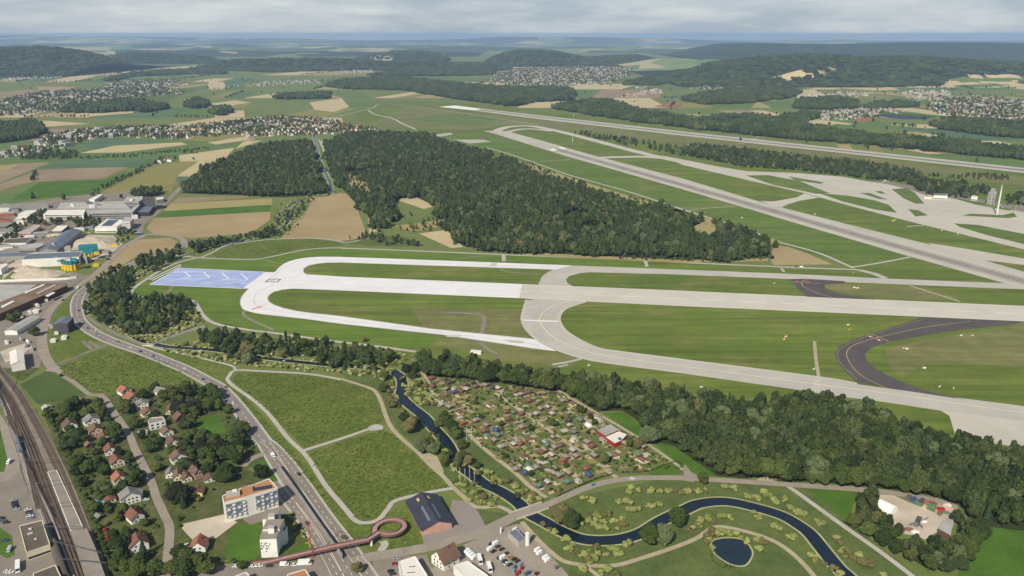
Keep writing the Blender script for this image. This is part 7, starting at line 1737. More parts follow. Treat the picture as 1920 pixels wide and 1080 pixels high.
def van_meshes(l, w, h, nose=1.4):
    b = MB(); x0, x1 = -l / 2, l / 2
    P = [(x0, .4), (x1, .4), (x1, 1.05), (x1 - nose * .6, 1.2), (x1 - nose, h - .05), (x0 + .1, h), (x0, h - .15)]
    n = len(P); V = [(x, -w / 2, z) for x, z in P] + [(x, w / 2, z) for x, z in P]
    b.add(V, [(i, (i + 1) % n, n + (i + 1) % n, n + i)[::-1] for i in range(n)] + [tuple(range(n)), tuple(range(n, 2 * n))[::-1]])
    body = b.mesh("body", M['white'])
    b = MB(); a, c = Vector((x1 - nose * .6 + .03, 0, 1.24)), Vector((x1 - nose + .03, 0, h - .2)); ww = w / 2 - .12
    b.add([(a.x, -ww, a.z), (a.x, ww, a.z), (c.x, ww, c.z), (c.x, -ww, c.z)], [(0, 1, 2, 3)])
    for s in (-1, 1): b.add([(x1 - nose - .9, s * (w / 2 + .02), 1.25), (x1 - nose * .75, s * (w / 2 + .02), 1.25), (x1 - nose - .1, s * (w / 2 + .02), h - .35), (x1 - nose - .9, s * (w / 2 + .02), h - .35)], [(0, 1, 2, 3) if s < 0 else (3, 2, 1, 0)])
    return body, b.mesh("window", M['glass'])
bw = MB(); bw.bar((0, -.11, .33), (0, .11, .33), .33, 10); WHEEL = bw.mesh("wheel", M['tyre'])
CARM, VANM, BUSM, TRKM = car_meshes(), van_meshes(5.6, 2.0, 2.45), van_meshes(11.5, 2.55, 3.1, .7), van_meshes(8.5, 2.5, 3.3, .9)
PAINT = {n: mat("car_paint_" + n, c, c, .5, rough=.3, spec=.5) for n, c in dict(white=(232, 232, 230), black=(30, 31, 34), silver=(170, 174, 178), grey=(98, 102, 108), blue=(58, 82, 124), red=(156, 34, 40), maroon=(98, 34, 44), orange=(222, 150, 60), cyan=(110, 140, 156), dark=(46, 50, 58), yellow=(206, 170, 60)).items()}
def vehicle(px, py, hd, paint, label, kind='car', group=None, z=.46):
    """hd: photo position the nose points to, or an angle"""
    p = G(px, py)
    if isinstance(hd, tuple): d = G(*hd) - p; rz = atan2(d.y, d.x)
    else: rz = hd
    body, win = dict(car=CARM, van=VANM, bus=BUSM, truck=TRKM)[kind]
    t = thing({'car': 'car', 'van': 'van', 'bus': 'bus', 'truck': 'truck'}[kind], label, kind, (p.x, p.y, z), rz, group)
    o = obj("body", body, t); o.material_slots[0].link = 'OBJECT'; o.material_slots[0].material = PAINT[paint]
    obj("window", win, t)
    wx = {'car': (1.35, -1.3), 'van': (1.7, -1.7), 'bus': (3.8, -3.2), 'truck': (2.8, -2.4)}[kind]; wy = .78 if kind == 'car' else .95
    for x in wx:
        for y in (-wy, wy): obj("wheel", WHEEL, t, (x, y, 0))
    return t
def along(C, px, py, side=0):
    p = G(px, py).xy; i = min(range(len(C) - 1), key=lambda k: (C[k] - p).length)
    d = C[min(i + 1, len(C) - 1)] - C[max(i - 1, 0)]; return atan2(d.y, d.x) + (pi if side else 0)
q, qa, qb = zt(0, 500, 6), zt(160, 700, 6), zt(380, 855, 4.8)
RDC = "cars driving on the main road"
for i, (f, x, y, c, s, lab) in enumerate([(q, 997, 226, 'dark', 0, "dark car farthest up the curved main road"), (q, 915, 332, 'silver', 1, "silver car entering the main road bend from above"), (q, 888, 502, 'dark', 0, "dark car just above the orange one on the bend"), (q, 880, 572, 'orange', 1, "orange car on the bend beside the barn-like hall"), (q, 903, 642, 'black', 0, "black car just below the orange one on the bend"), (q, 990, 700, 'dark', 0, "dark car below the hall's shadow"), (q, 1082, 728, 'white', 1, "white car side by side with a blue-grey one after the bend"), (q, 1086, 768, 'cyan', 0, "blue-grey car beside the white one after the bend"), (q, 1328, 852, 'grey', 0, "grey car near the path junction on the main road"), (q, 1480, 916, 'white', 1, "white car passing the path bridge"), (q, 1580, 960, 'dark', 0, "dark car following the white car past the path bridge"), (q, 1725, 1016, 'blue', 0, "dark blue car on the straight after the path bridge"), (qa, 1325, 75, 'blue', 0, "dark blue car where the light path nears the main road"), (qa, 1580, 162, 'red', 1, "red car beside the light path bend"), (qa, 1663, 350, 'white', 0, "white car beside the hedge on the main road")]):
    px, py = f(x, y); vehicle(px, py, along(CM, px, py, s), c, lab, 'car', RDC)
vehicle(*zt(1040, 0, 3)(0, 0), 0, 'white', "x") if 0 else None
px, py = (347, 693); vehicle(px, py, along(CM, px, py), 'white', "white car midway along the straight main road", 'car', RDC)
C2 = wpts([(495, 826), (538, 866), (609, 966), (690, 1078)])
for f, x, y, c, lab, k in [(qb, 635, 8, 'white', "white van where the road splits", 'van'), (qb, 866, 172, 'black', "black car on the right carriageway above the footbridge", 'car'), (qb, 820, 266, 'dark', "dark car on the left carriageway in the hotel's shadow", 'car'), (qb, 942, 615, 'dark', "dark car on the ramp beside the red mast", 'car')]:
    px, py = f(x, y); vehicle(px, py, along(C2, px, py), c, lab, k)
for x, y, c, k, lab in [(298, 1003, 'white', 'car', "leftmost white car on the street below the hotel lawn"), (450, 1003, 'white', 'car', "second white car on the street below the footbridge"), (515, 998, 'white', 'car', "third white car on the street below the footbridge"), (600, 1000, 'dark', 'car', "dark car in the row of white ones below the footbridge"), (737, 990, 'white', 'van', "white van in the row below the footbridge"), (826, 990, 'white', 'car', "white pickup-like car next to the white truck"), (922, 980, 'white', 'truck', "white box truck at the right end of the row below the footbridge"), (1150, 945, 'grey', 'car', "x")][:7]:
    px, py = qb(x, y); vehicle(px, py, .1, c, lab, k)
q8 = zt(860, 960, 8)
for x, y, c, k, lab in [(560, 492, 'white', 'van', "upper white van in the parking rows"), (480, 575, 'white', 'van', "second white van in the parking rows"), (670, 702, 'white', 'van', "white van in the middle parking row"), (1190, 592, 'white', 'van', "white van next to the standing tank"), (1222, 635, 'white', 'van', "second white van below the standing tank"), (1312, 705, 'white', 'van', "third white van along the yard's right edge"), (1340, 742, 'white', 'van', "lowest white van along the yard's right edge"), (490, 492, 'black', 'car', "black car left of the upper white van"), (592, 535, 'maroon', 'car', "maroon car below the upper white van"), (648, 575, 'black', 'car', "black car right of the maroon one"), (525, 608, 'black', 'car', "black car right of the second white van"), (715, 640, 'dark', 'car', "dark car above the middle white van"), (772, 690, 'orange', 'car', "orange-red car in the middle row"), (832, 722, 'black', 'car', "black car right of the orange-red one"), (882, 752, 'black', 'car', "black car at the right end of the middle row"), (612, 700, 'dark', 'car', "dark car left of the middle white van"), (690, 755, 'dark', 'car', "dark car between the white van and the white car"), (722, 788, 'white', 'car', "white car in the lower parking row"), (768, 808, 'dark', 'car', "dark car right of the lower white car"),
                       (135, 612, 'white', 'van', "leftmost white van beside the farmhouse"), (165, 640, 'white', 'van', "second white van beside the farmhouse"), (198, 668, 'white', 'van', "third white van beside the farmhouse"), (232, 700, 'white', 'van', "fourth white van beside the farmhouse")]:
    px, py = q8(x, y); vehicle(px, py, .75 if x > 400 else 1.0, c, lab, k)
for x, y, c, lab in [(318, 750, 'white', "white coach body parked beside the vans"), (462, 870, 'white', "white trailer body parked beside the white shed")]:
    px, py = q8(x, y); vehicle(px, py, -1.35, c, lab, 'truck')
FARMC = [('maroon', 1170, 945), ('red', 950, 862), ('red', 905, 925), ('blue', 1050, 930), ('cyan', 835, 900), ('blue', 840, 850), ('grey', 1010, 950), ('cyan', 930, 810), ('red', 870, 955), ('grey', 1470, 850)]
for i, (c, x, y) in enumerate(FARMC):
    t = thing("farm_machine", ["maroon machine at the right end of the machine rows", "upper red machine below the parked cars", "second red machine below the parked cars", "blue machine in the rear machine row", "pale machine left of the red ones", "purple-blue machine nearest the white shed", "grey machine in the lower machine row", "pale machine just below the dark cars", "lowest red machine at the bottom edge", "grey machine at the yard's right edge"][i], "farm machine", G(*q8(x, y)) + Vector((0, 0, .4)), .7 + .3 * (i % 3), "farm machines")
    b = MB(); b.box((0, 0, .5), (3.0, 1.7, .7)); b.build("body", PAINT[c], t)
    b = MB(); b.box((-.6, 0, 1.2), (1.2, 1.3, .9)); b.build("hopper", PAINT[c], t)
    b = MB(); b.bar((1.5, 0, .8), (3.6, 0, .6), .12, 4); b.build("drawbar", M['steel'], t)
    for y_ in (-.9, .9): obj("wheel", WHEEL, t, (-.3, y_, 0), 0, (1.5, 1.2, 1.5))
q4 = zt(720, 855, 4.8)
for x, y, c, lab in [(120, 928, 'silver', "silver car beside the arched white shed"), (100, 980, 'red', "red car beside the arched white shed"), (60, 1045, 'black', "black car beside the arched white shed"), (78, 1072, 'dark', "lowest dark car beside the arched white shed")]:
    vehicle(*q4(x, y), .3, c, lab)
vehicle(1185, 899, (1250, 897), 'white', "white car on the lane beside the allotments"); vehicle(1112, 911, (1090, 919), 'cyan', "blue-grey car on the lane at the allotment hedge"); vehicle(1443, 897, 1.5, 'black', "black car in the lay-by at the wood's edge")
vehicle(*qa(405, 722), .2, 'white', "white car parked beside the pinkish house"); vehicle(*zt(160, 860, 6)(685, 472), .35, 'white', "white car parked beside the pool house"); vehicle(*zt(160, 860, 6)(1135, 985), 1.3, 'white', "white car parked beside the building site")
vehicle(147, 541, along(CM, 167, 537), 'white', "light van on the side road by the rusty depot", 'van'); vehicle(118, 564, along(CM, 167, 537), 'maroon', "maroon car on the side road by the rusty depot")
vehicle(1493, 501.5, 0, 'dark', "dark car on the airfield service road"); vehicle(1503, 502.3, 0, 'white', "white van behind the dark car on the airfield service road", 'van')
q6 = zt(0, 900, 6)
for i, (x, y, c) in enumerate([(155, 238, 'silver'), (163, 262, 'dark'), (170, 288, 'black'), (180, 312, 'dark'), (190, 338, 'silver'), (318, 345, 'white'), (325, 368, 'maroon'), (335, 392, 'grey'), (342, 415, 'white'), (350, 440, 'cyan'), (15, 440, 'dark'), (40, 470, 'grey'), (70, 490, 'dark'), (60, 690, 'blue'), (85, 1040, 'white'), (115, 1052, 'white')]):
    vehicle(*q6(x, y), .25, c, ["first", "second", "third", "fourth", "fifth", "first", "second", "third", "fourth", "fifth", "upper", "middle", "lower", "lone blue", "left white", "right white"][i] + (" car from the top of the station car park's left row" if i < 5 else " car from the top of the station car park's right row" if i < 10 else " car at the station's planted island"), 'car', "cars in the station car park")
vehicle(*q6(205, 1000), (34, 1085), 'white', "white bus at the station stop", 'bus'); vehicle(*q6(108, 800), -1.3, 'silver', "silver minibus beside the planted island", 'van'); vehicle(17, 869, -1.4, 'white', "white minibus on the station road", 'van')
rc = random.Random(3)
for i in range(34):
    px, py = (rc.uniform(1875, 1930), rc.uniform(381, 392)) if i < 22 else (rc.uniform(70, 112), rc.uniform(437, 444)) if i < 30 else (rc.uniform(1645, 1665), rc.uniform(340, 344))
    vehicle(px, py, rc.uniform(0, 3), rc.choice(['white', 'white', 'silver', 'dark']), "vehicle on the far car park behind the tall mast" if i < 22 else "car parked before the white-roofed showroom" if i < 30 else "service vehicle beside the apron light masts", 'van' if i > 29 else 'car', "vehicles on the far car park" if i < 22 else "cars at the showroom" if i < 30 else "service vehicles on the apron")

# ---- small street furniture
for i, (x, y, tp) in enumerate([(450, 862, 845), (275, 917, 898), (707, 1036, 1018), (757, 1038, 1020), (651, 1030, 1009), (592, 1027, 1000), (308, 985, 975)]):
    p = G(x, y); h = max(6, min(10, topz(p, tp))); t = thing("street_lamp", ["street lamp beside the ramp into the trees", "street lamp above the residential street bend", "left street lamp below the spiral ramp", "right street lamp below the spiral ramp", "street lamp under the footbridge", "street lamp beside the red mast", "street lamp at the lower residential street"][i], "street lamp", p, .3 * i, "street lamps")
    b = MB(); b.cyl((0, 0, 0), .12, h, 6, r2=.07); b.build("pole", M['steel'], t)
    b = MB(); b.bar((0, 0, h), (1.6, 0, h + .2), .07, 4); b.build("arm", M['steel'], t)
    b = MB(); b.box((1.8, 0, h + .1), (.9, .35, .15)); b.build("lamp_head", M['white'], t)
ws = thing("wind_sock", "small red and white marker post on the grass between the taxiways", "marker", G(1471, 637))
b = MB(); b.cyl((0, 0, 0), .25, 6, 6); b.build("pole", M['white'], ws); b = MB(); b.cyl((0, 0, 4), .9, 1.6, 8); b.build("cone", M['red_metal'], ws)
# bare birches by the river
for i, (x, y) in enumerate([(862, 905), (872, 908), (881, 900), (890, 905), (875, 827), (884, 826)]):
    t = thing("birch", ["leftmost bare birch on the river bank", "second bare birch on the river bank", "third bare birch on the river bank", "rightmost bare birch on the river bank", "left bare birch by the allotment corner", "right bare birch by the allotment corner"][i], "tree", G(x, y), i, "bare birches")
    b = MB(); b.bar((0, 0, 0), (.3, .2, 13), .14, 5); b.build("trunk", M['pale_paint'], t)
    b = MB()
    for k in range(9): a = k * 2.4; b.bar((.02 * k, 0, 4 + k), (1.1 * cos(a), 1.1 * sin(a), 5.6 + k), .035, 3)
    b.build("branch", M['bark'], t)

# ================================================================== PLANTS AMONG THE HOUSES AND ALONG THE WATER
def nearline(x, y, C, d): return any((c.x - x) ** 2 + (c.y - y) ** 2 < d * d for c in C)
SC_, CRAMP = resample(wpts(STREET), 2), resample(wpts([(455, 875), (470, 862), (500, 850), (520, 848)]), 2)
CMD = resample(CM, 3)
CARD = [resample(wpts(p), 3) for p in ([(495, 830), (524, 878), (588, 970), (630, 1032), (662, 1082)], [(512, 905), (540, 938), (597, 1015), (624, 1062)])]
RESI = [(78, 765), (140, 755), (200, 752), (240, 738), (330, 728), (385, 730), (425, 760), (465, 815), (480, 850), (470, 870), (440, 900), (400, 920), (370, 950), (330, 1000), (325, 1085), (212, 1085), (172, 985), (115, 850)]
LAWNS = [[(362, 800), (385, 778), (412, 778), (432, 820), (425, 838), (400, 832)], [(335, 985), (420, 965), (445, 980), (405, 1012), (360, 1014)]]
P = sample(RESI, 7.6, 801); rp_ = random.Random(8); nt = 0; RP = []; RS = []
for x, y in P:
    px, py = PRJ(x, y)
    if blocked(x, y) or blocked(x, y + 5) or nearline(x, y, SC_, 6.5) or nearline(x, y, CMD, 10) or nearline(x, y, CRAMP, 6): continue
    if any(inpoly([px], [py], l)[0] for l in LAWNS): continue
    edge = px > 380 and py > 740
    dens = .68 if edge else .40
    if mnoise.noise(Vector((x * .03, y * .03, 3))) > .0: dens += .2
    if rp_.random() < dens and not any((x - a) ** 2 + (y - c) ** 2 < 30 for a, c in TREES):
        h = rp_.uniform(9, 14) if edge else rp_.uniform(6, 12)
        k = 'f' if rp_.random() < .1 else ('d0' if rp_.random() < .03 else 'b')
        pre = ("fir" if k == 'f' else "dark tree" if k == 'd0' else "tall tree" if h > 9 else "small tree")
        lab = at(pre + " in the main road belt,", px, py, [(400, 750, "at its upper end"), (440, 790, "beside the lawn"), (470, 840, "by the ramp"), (420, 880, "behind the hotel"), (390, 910, "above the yellow bungalow")]) if edge else beside(pre, px, py)
        tree(px, py, h, k, lab, "plants: " + lab, 1.15); nt += 1
    elif rp_.random() < .9: RS.append((x, y))
def shrubs_stuff(name, label, P, lo, hi, idxs, seed):
    rg = np.random.default_rng(seed); P = np.asarray(P); n = len(P); s = rg.uniform(lo, hi, n)
    return scatter(name, label, "shrubs", np.column_stack([P, np.full(n, .2)]), rg.choice(idxs, n), np.column_stack([s, s, s * rg.uniform(.7, 1.1, n)]), C_SHRUB, seed)
shrubs_stuff("garden_bushes", "low garden bushes and hedges of the settlement by the railway", RS, 1.7, 4.4, [4, 5, 6, 4, 5, 6, 10], 5)
# hedge line by the tracks
HL = resample(wpts([(82, 765), (105, 805), (128, 850), (150, 905), (170, 960), (190, 1010), (210, 1062)]), 2.4)
shrubs_stuff("track_hedge", "hedge and weeds between the tracks and the gardens", [(c.x + rp_.uniform(-1.5, 2.5), c.y) for c in HL], 1.6, 3.4, [4, 5, 6], 6)
# allotments: bushes everywhere plus hedge rows
P = sample(ALLOT, 4.4, 802); P = [p for p in P if not blocked(*p) and rp_.random() < .62]
shrubs_stuff("allotment_bushes", "fruit bushes and vegetable rows of the allotment gardens", P, .9, 2.6, [4, 5, 6, 4, 5, 10, 0, 6], 7)
HL = resample(wpts([(1045, 932), (1080, 915), (1120, 898), (1150, 890)]), 2.0) + resample(wpts([(1168, 887), (1215, 884), (1268, 866), (1278, 878)]), 2.0) + resample(wpts([(955, 865), (975, 880), (985, 862)]), 2.4) + resample(wpts([(905, 838), (945, 850)]), 3)
shrubs_stuff("allotment_hedge", "clipped hedge around the lower edge of the allotment gardens", [(c.x, c.y) for c in HL], 1.2, 1.7, [4, 5, 6], 8)
P = sample(ALLOT, 17, 803)
for x, y in P:
    if blocked(x, y) or rp_.random() < .55: continue
    px, py = PRJ(x, y); tree(px, py, rp_.uniform(3, 6), 'b', "small fruit tree in the upper allotment gardens" if py < 800 else "small fruit tree in the lower allotment gardens", "fruit trees, upper allotments" if py < 800 else "fruit trees, lower allotments", 1.2)
# woods: nearest rows as single trees
LMK = {"a": [(1360, 893, "near the lone junction tree"), (1430, 897, "beside the lay-by"), (1520, 906, "above the diagonal path"), (1620, 914, "above the corner lawn"), (1690, 922, "above the white tent"), (1780, 945, "where it ends")],
       "b": [(815, 705, "at the left corner"), (880, 712, "above the upper left sheds"), (950, 721, "by the top of the central garden path"), (1035, 731, "by the top of the right garden path"), (1120, 762, "beside the clubhouse lawn")],
       "c": [(180, 545, "beside the upper road curve"), (240, 540, "beside the perimeter path loop"), (330, 575, "near the two conifers"), (345, 605, "near the far end of the path bridge"), (270, 630, "near the path bridge"), (200, 600, "beside the lower road curve")],
       "d": [(350, 650, "at its left end"), (440, 658, "left of its middle"), (540, 668, "in its middle"), (640, 676, "right of its middle"), (740, 682, "at its right end")],
       "e": [(1600, 990, "at the diagonal path's side"), (1665, 1030, "left of the bottom"), (1735, 1068, "at the bottom"), (1820, 1035, "beside the bright lawn")]}
for lab, grp, line_, hh in [("tree in the front row of the wood along the lane", "front row of the wood along the lane", [(1350, 892), (1380, 893), (1405, 896), (1455, 901), (1500, 905), (1540, 908), (1580, 911), (1620, 914), (1660, 918), (1700, 924), (1740, 931), (1775, 940), (1800, 955)], 15), ("tree in the front row above the allotments", "front row of the wood above the allotments", [(806, 704), (840, 707), (880, 712), (930, 719), (980, 726), (1030, 731), (1060, 736), (1100, 758), (1140, 770)], 17), ("tree at the lower edge of the gravel yard wood", "edge trees of the gravel yard wood", [(1600, 990), (1630, 1010), (1665, 1030), (1700, 1050), (1735, 1068), (1775, 1076), (1808, 1062), (1822, 1030), (1835, 1000)], 12)]:
    for c in resample(wpts(line_), 11):
        px, py = PRJ(c.x, c.y); tree(px + rp_.uniform(-3, 3), py + rp_.uniform(-1, 1), hh * rp_.uniform(.75, 1.15), 'b', at(lab + ',', px, py, LMK['a' if 'lane' in lab else 'b' if 'allot' in lab else 'c' if 'bend' in lab else 'd' if 'belt' in lab else 'e']), None, 1.1)['group'] = grp
for lab, grp, poly, sp, hh in [("tree in the wooded road bend", "single trees of the wooded bend", [(168, 552), (200, 530), (240, 520), (250, 558), (340, 572), (352, 600), (300, 632), (250, 630), (200, 606)], 24, 13), ("tree in the river belt below the white loop", "single trees of the river belt", [(330, 650), (385, 630), (450, 634), (560, 650), (700, 668), (770, 676), (700, 690), (560, 684), (430, 672)], 26, 13)]:
    for x, y in sample(poly, sp, 805):
        px, py = PRJ(x, y); tree(px, py, hh * rp_.uniform(.7, 1.2), 'f' if rp_.random() < .1 else 'br0' if rp_.random() < .15 else 'b', at(lab + ',', px, py, LMK['a' if 'lane' in lab else 'b' if 'allot' in lab else 'c' if 'bend' in lab else 'd' if 'belt' in lab else 'e']), None, 1.1)['group'] = grp
for x, y, h, k in [(250, 320, 10, 'b'), (345, 385, 9, 'b'), (580, 325, 11, 'b'), (180, 90, 7, 'br0')]:
    px, py = zt(640, 620, 4.154)(x, y); tree(px, py, h, k, "tree at the river end of the belt, beside the meadow path", "trees at the river end of the belt")
for i, (px, py, h, k) in enumerate([(722, 712, 9, 'b'), (718, 735, 8, 'b'), (728, 752, 8, 'br0'), (758, 792, 9, 'b'), (780, 800, 10, 'b'), (802, 838, 10, 'b'), (812, 850, 9, 'w0'), (845, 862, 10, 't'), (868, 862, 9, 'b'), (878, 872, 8, 'br0'), (866, 842, 9, 'b'), (850, 815, 11, 'b'), (832, 790, 10, 'b'), (774, 712, 9, 'b'), (786, 725, 7, 'br0'), (762, 700, 10, 'b'), (895, 880, 7, 'b'), (905, 935, 5, 'br0')]):
    tree(px, py, h, k, at("river bank tree", px, py, [(722, 730, "left of the first bend"), (770, 706, "right of the first bend"), (765, 795, "below the meadow's upper corner"), (808, 845, "near the resting place"), (870, 860, "near the bare birches"), (840, 805, "left of the lower allotment path"), (900, 905, "above the road bridge")]), "river bank trees above the bridge", 1.2)
for i, (px, py, h) in enumerate([(338, 1050, 11), (352, 1062, 12), (372, 1072, 11), (388, 1078, 10), (345, 1085, 12), (325, 1078, 10), (292, 1080, 11), (262, 1078, 10), (238, 1072, 9), (226, 1050, 8), (455, 1068, 6)]):
    tree(px, py, h, 'b', at("large tree at the bottom edge", px, py, [(235, 1060, "beside the tracks"), (275, 1080, "below the lowest red roof"), (335, 1060, "right of the residential street"), (375, 1075, "below the light orange roof"), (455, 1068, "beside the footbridge's foot")]), "trees at the bottom edge", 1.2)
# undergrowth of the belts: pale reeds, yellow bushes
P = np.concatenate([sample([(160, 590), (175, 600), (260, 640), (290, 648), (350, 618), (385, 605), (372, 585), (350, 600), (300, 625), (200, 605), (165, 560)], 5, 806), sample([(165, 560), (200, 525), (250, 520), (250, 560), (350, 565), (372, 600), (330, 620), (280, 640), (200, 612)], 8, 807), sample([(290, 655), (340, 668), (440, 685), (560, 696), (700, 708), (735, 715), (735, 690), (640, 688), (480, 680), (340, 655)], 5.5, 808), sample([(320, 648), (400, 625), (560, 640), (780, 668), (780, 695), (700, 690), (500, 676)], 9, 809), sample([(345, 480), (400, 466), (500, 446), (510, 440), (430, 458), (380, 476)], 8, 810), sample([(180, 530), (260, 495), (330, 472), (340, 480), (270, 520), (230, 545)], 8, 811), sample([(505, 446), (520, 405), (515, 385), (560, 372), (600, 366), (580, 384), (565, 420), (530, 446)], 11, 812)])
shrubs_stuff("bank_undergrowth", "yellow-green bushes and pale reeds along the stream belts", P, 1.8, 4.0, [0, 1, 2, 3, 7, 8, 7, 9, 5], 12)
P = np.concatenate([sample([(842, 900), (860, 890), (900, 915), (935, 940), (950, 955), (905, 950), (880, 942)], 6, 813), sample([(885, 880), (905, 885), (960, 915), (1010, 945), (1000, 950), (950, 922), (905, 900)], 6, 814), sample([(750, 700), (795, 712), (822, 760), (815, 765), (775, 758), (756, 735)], 5.5, 815), sample([(715, 700), (735, 710), (745, 760), (770, 780), (735, 770), (720, 740)], 8, 816), sample([(790, 800), (840, 830), (880, 880), (850, 885), (830, 870)], 8, 817)])
shrubs_stuff("river_bushes", "yellow-green willow bushes lining the river above the bridge", P, 2.4, 4.6, [0, 1, 2, 3, 0, 1, 5, 9], 13)
ns = 0
def shrub(px, py, s, label, group, pool_=SHRUBM):
    o = obj("shrub", pool_[random.randrange(len(pool_))], None, G(px, py, .2), random.uniform(0, 6.28)); k = s * random.uniform(.8, 1.25); o.scale = (k, k, k * random.uniform(.75, 1.0)); tag(o, label, "shrub", group)
qA, qB, qC, qD = zt(1100, 855, 4.8), zt(1500, 855, 4.8), zt(720, 855, 4.8), zt(640, 620, 4.154)
SHR = [(qA, x, y) for x, y in [(380, 330), (410, 290), (470, 320), (560, 290), (580, 320), (660, 335), (740, 330), (770, 320), (870, 330), (900, 330), (970, 330), (1010, 330), (1070, 310), (1260, 290), (1330, 305), (300, 420), (370, 430), (410, 500), (470, 490), (560, 455), (600, 460), (650, 445), (20, 570), (60, 620), (100, 550), (150, 600), (200, 540), (240, 600), (320, 580), (330, 630), (170, 660), (120, 660), (270, 660), (1440, 370), (1500, 370), (1540, 390), (1590, 330), (1640, 370), (1690, 400), (1700, 430), (1780, 400), (1830, 480), (1890, 520), (1500, 520), (1540, 550), (1560, 580), (1020, 590), (1100, 590), (1140, 600), (1230, 560), (1280, 560), (910, 680), (960, 655), (1000, 640), (1690, 650), (1730, 670), (1810, 730), (1860, 740), (90, 830), (40, 870), (110, 890), (180, 900), (230, 850), (270, 870), (300, 900), (370, 805), (60, 930), (20, 950), (130, 1060), (200, 1040), (270, 1070), (1090, 770), (1080, 740), (1130, 700), (1190, 715), (1270, 705), (1350, 715), (1390, 740), (1450, 760), (1530, 770), (1570, 780), (1550, 850), (1140, 830)]]
SHR += [(qB, x, y) for x, y in [(150, 595), (200, 625), (320, 750), (350, 790), (390, 850), (430, 900), (480, 930), (540, 920), (560, 980), (610, 990), (110, 910), (140, 940), (200, 980), (290, 1030), (360, 1075), (20, 530), (750, 1080), (640, 990)]]
SHR += [(qC, x, y) for x, y in [(1430, 625), (1480, 670), (1540, 700), (1640, 760), (1700, 800), (1660, 840), (1740, 870), (1800, 900), (1870, 870), (1850, 940), (1780, 1020), (1810, 1050), (1800, 390), (1870, 415), (1780, 620), (1840, 600), (1900, 580), (1720, 640), (880, 130), (940, 160), (1000, 200), (1110, 240), (1190, 280), (1250, 330), (1340, 370), (1390, 395)]]
SMK = [(1180, 918, "below the lane, left of the strip's middle"), (1290, 925, "below the lane, in the strip's middle"), (1370, 915, "right of the lone junction tree"), (1440, 935, "above the river's highest bend"), (1490, 960, "right of the river's highest bend"), (1165, 950, "on the meadow above the river"), (1225, 945, "above the dark bank trees"), (1115, 985, "left end of the big meadow thicket"), (1150, 985, "right end of the big meadow thicket"), (1415, 965, "inside the river bend"), (1330, 975, "between the bank trees and the bend"), (1295, 995, "below the dark bank trees"), (1470, 1005, "on the slope right of the pond path"), (1120, 1035, "on the lower bank between river and path"), (1160, 1035, "on the lower bank near the bank trees"), (1140, 1075, "at the bottom edge below the path"), (1330, 1010, "on the pond's upper left shore"), (1380, 1003, "on the pond's upper shore"), (1425, 1020, "on the pond's right shore"), (1540, 982, "by the river's right bank"), (1590, 1035, "in the row beside the diagonal path"), (1545, 1060, "on the left bank near the bottom"), (1030, 995, "on the bank just below the bridge"), (1075, 1025, "on the bank left of the yard path"), (1100, 975, "right of the bridge trees"), (1100, 940, "beside the lane near the bridge"), (920, 890, "by the gravel path near the birches"), (985, 925, "between the gravel path and the river")]
for q_, x, y in SHR:
    px, py = q_(x, y)
    lab = at("yellow-green shrub", px, py, SMK)
    shrub(px, py, rp_.uniform(3.4, 5.0), lab, lab.replace("shrub", "shrubs"), SHRUBM if rp_.random() < .82 else SHRUBB)
    if rp_.random() < .45: shrub(px + rp_.uniform(-6, 6), py + rp_.uniform(1, 4), rp_.uniform(2.2, 3.4), lab, lab.replace("shrub", "shrubs"), SHRUBB if rp_.random() < .6 else SHRUBM)
for a in np.linspace(1.5, 4.4, 26):
    px, py = 1372 + 38 * cos(a), 1036 + 29 * sin(a) * (1 if sin(a) > 0 else 1)
    if py > 1030: shrub(px + rp_.uniform(-3, 3), py + rp_.uniform(-2, 3), rp_.uniform(.7, 1.1), "low green reed tuft on the pond's lower shore", "reed tufts on the pond's lower shore", SHRUBG)
# hedge on hotel side, verge of ramps
HL = resample(wpts([(548, 965), (565, 995), (585, 1030)]), 2.5) + resample(wpts([(430, 1052), (470, 1060)]), 3)
shrubs_stuff("ramp_hedge", "overgrown hedge between the apartment tower and the ramp", [(c.x + rp_.uniform(-2, 1), c.y + rp_.uniform(-1, 1)) for c in HL], 1.4, 2.4, [4, 5, 6, 0], 14)

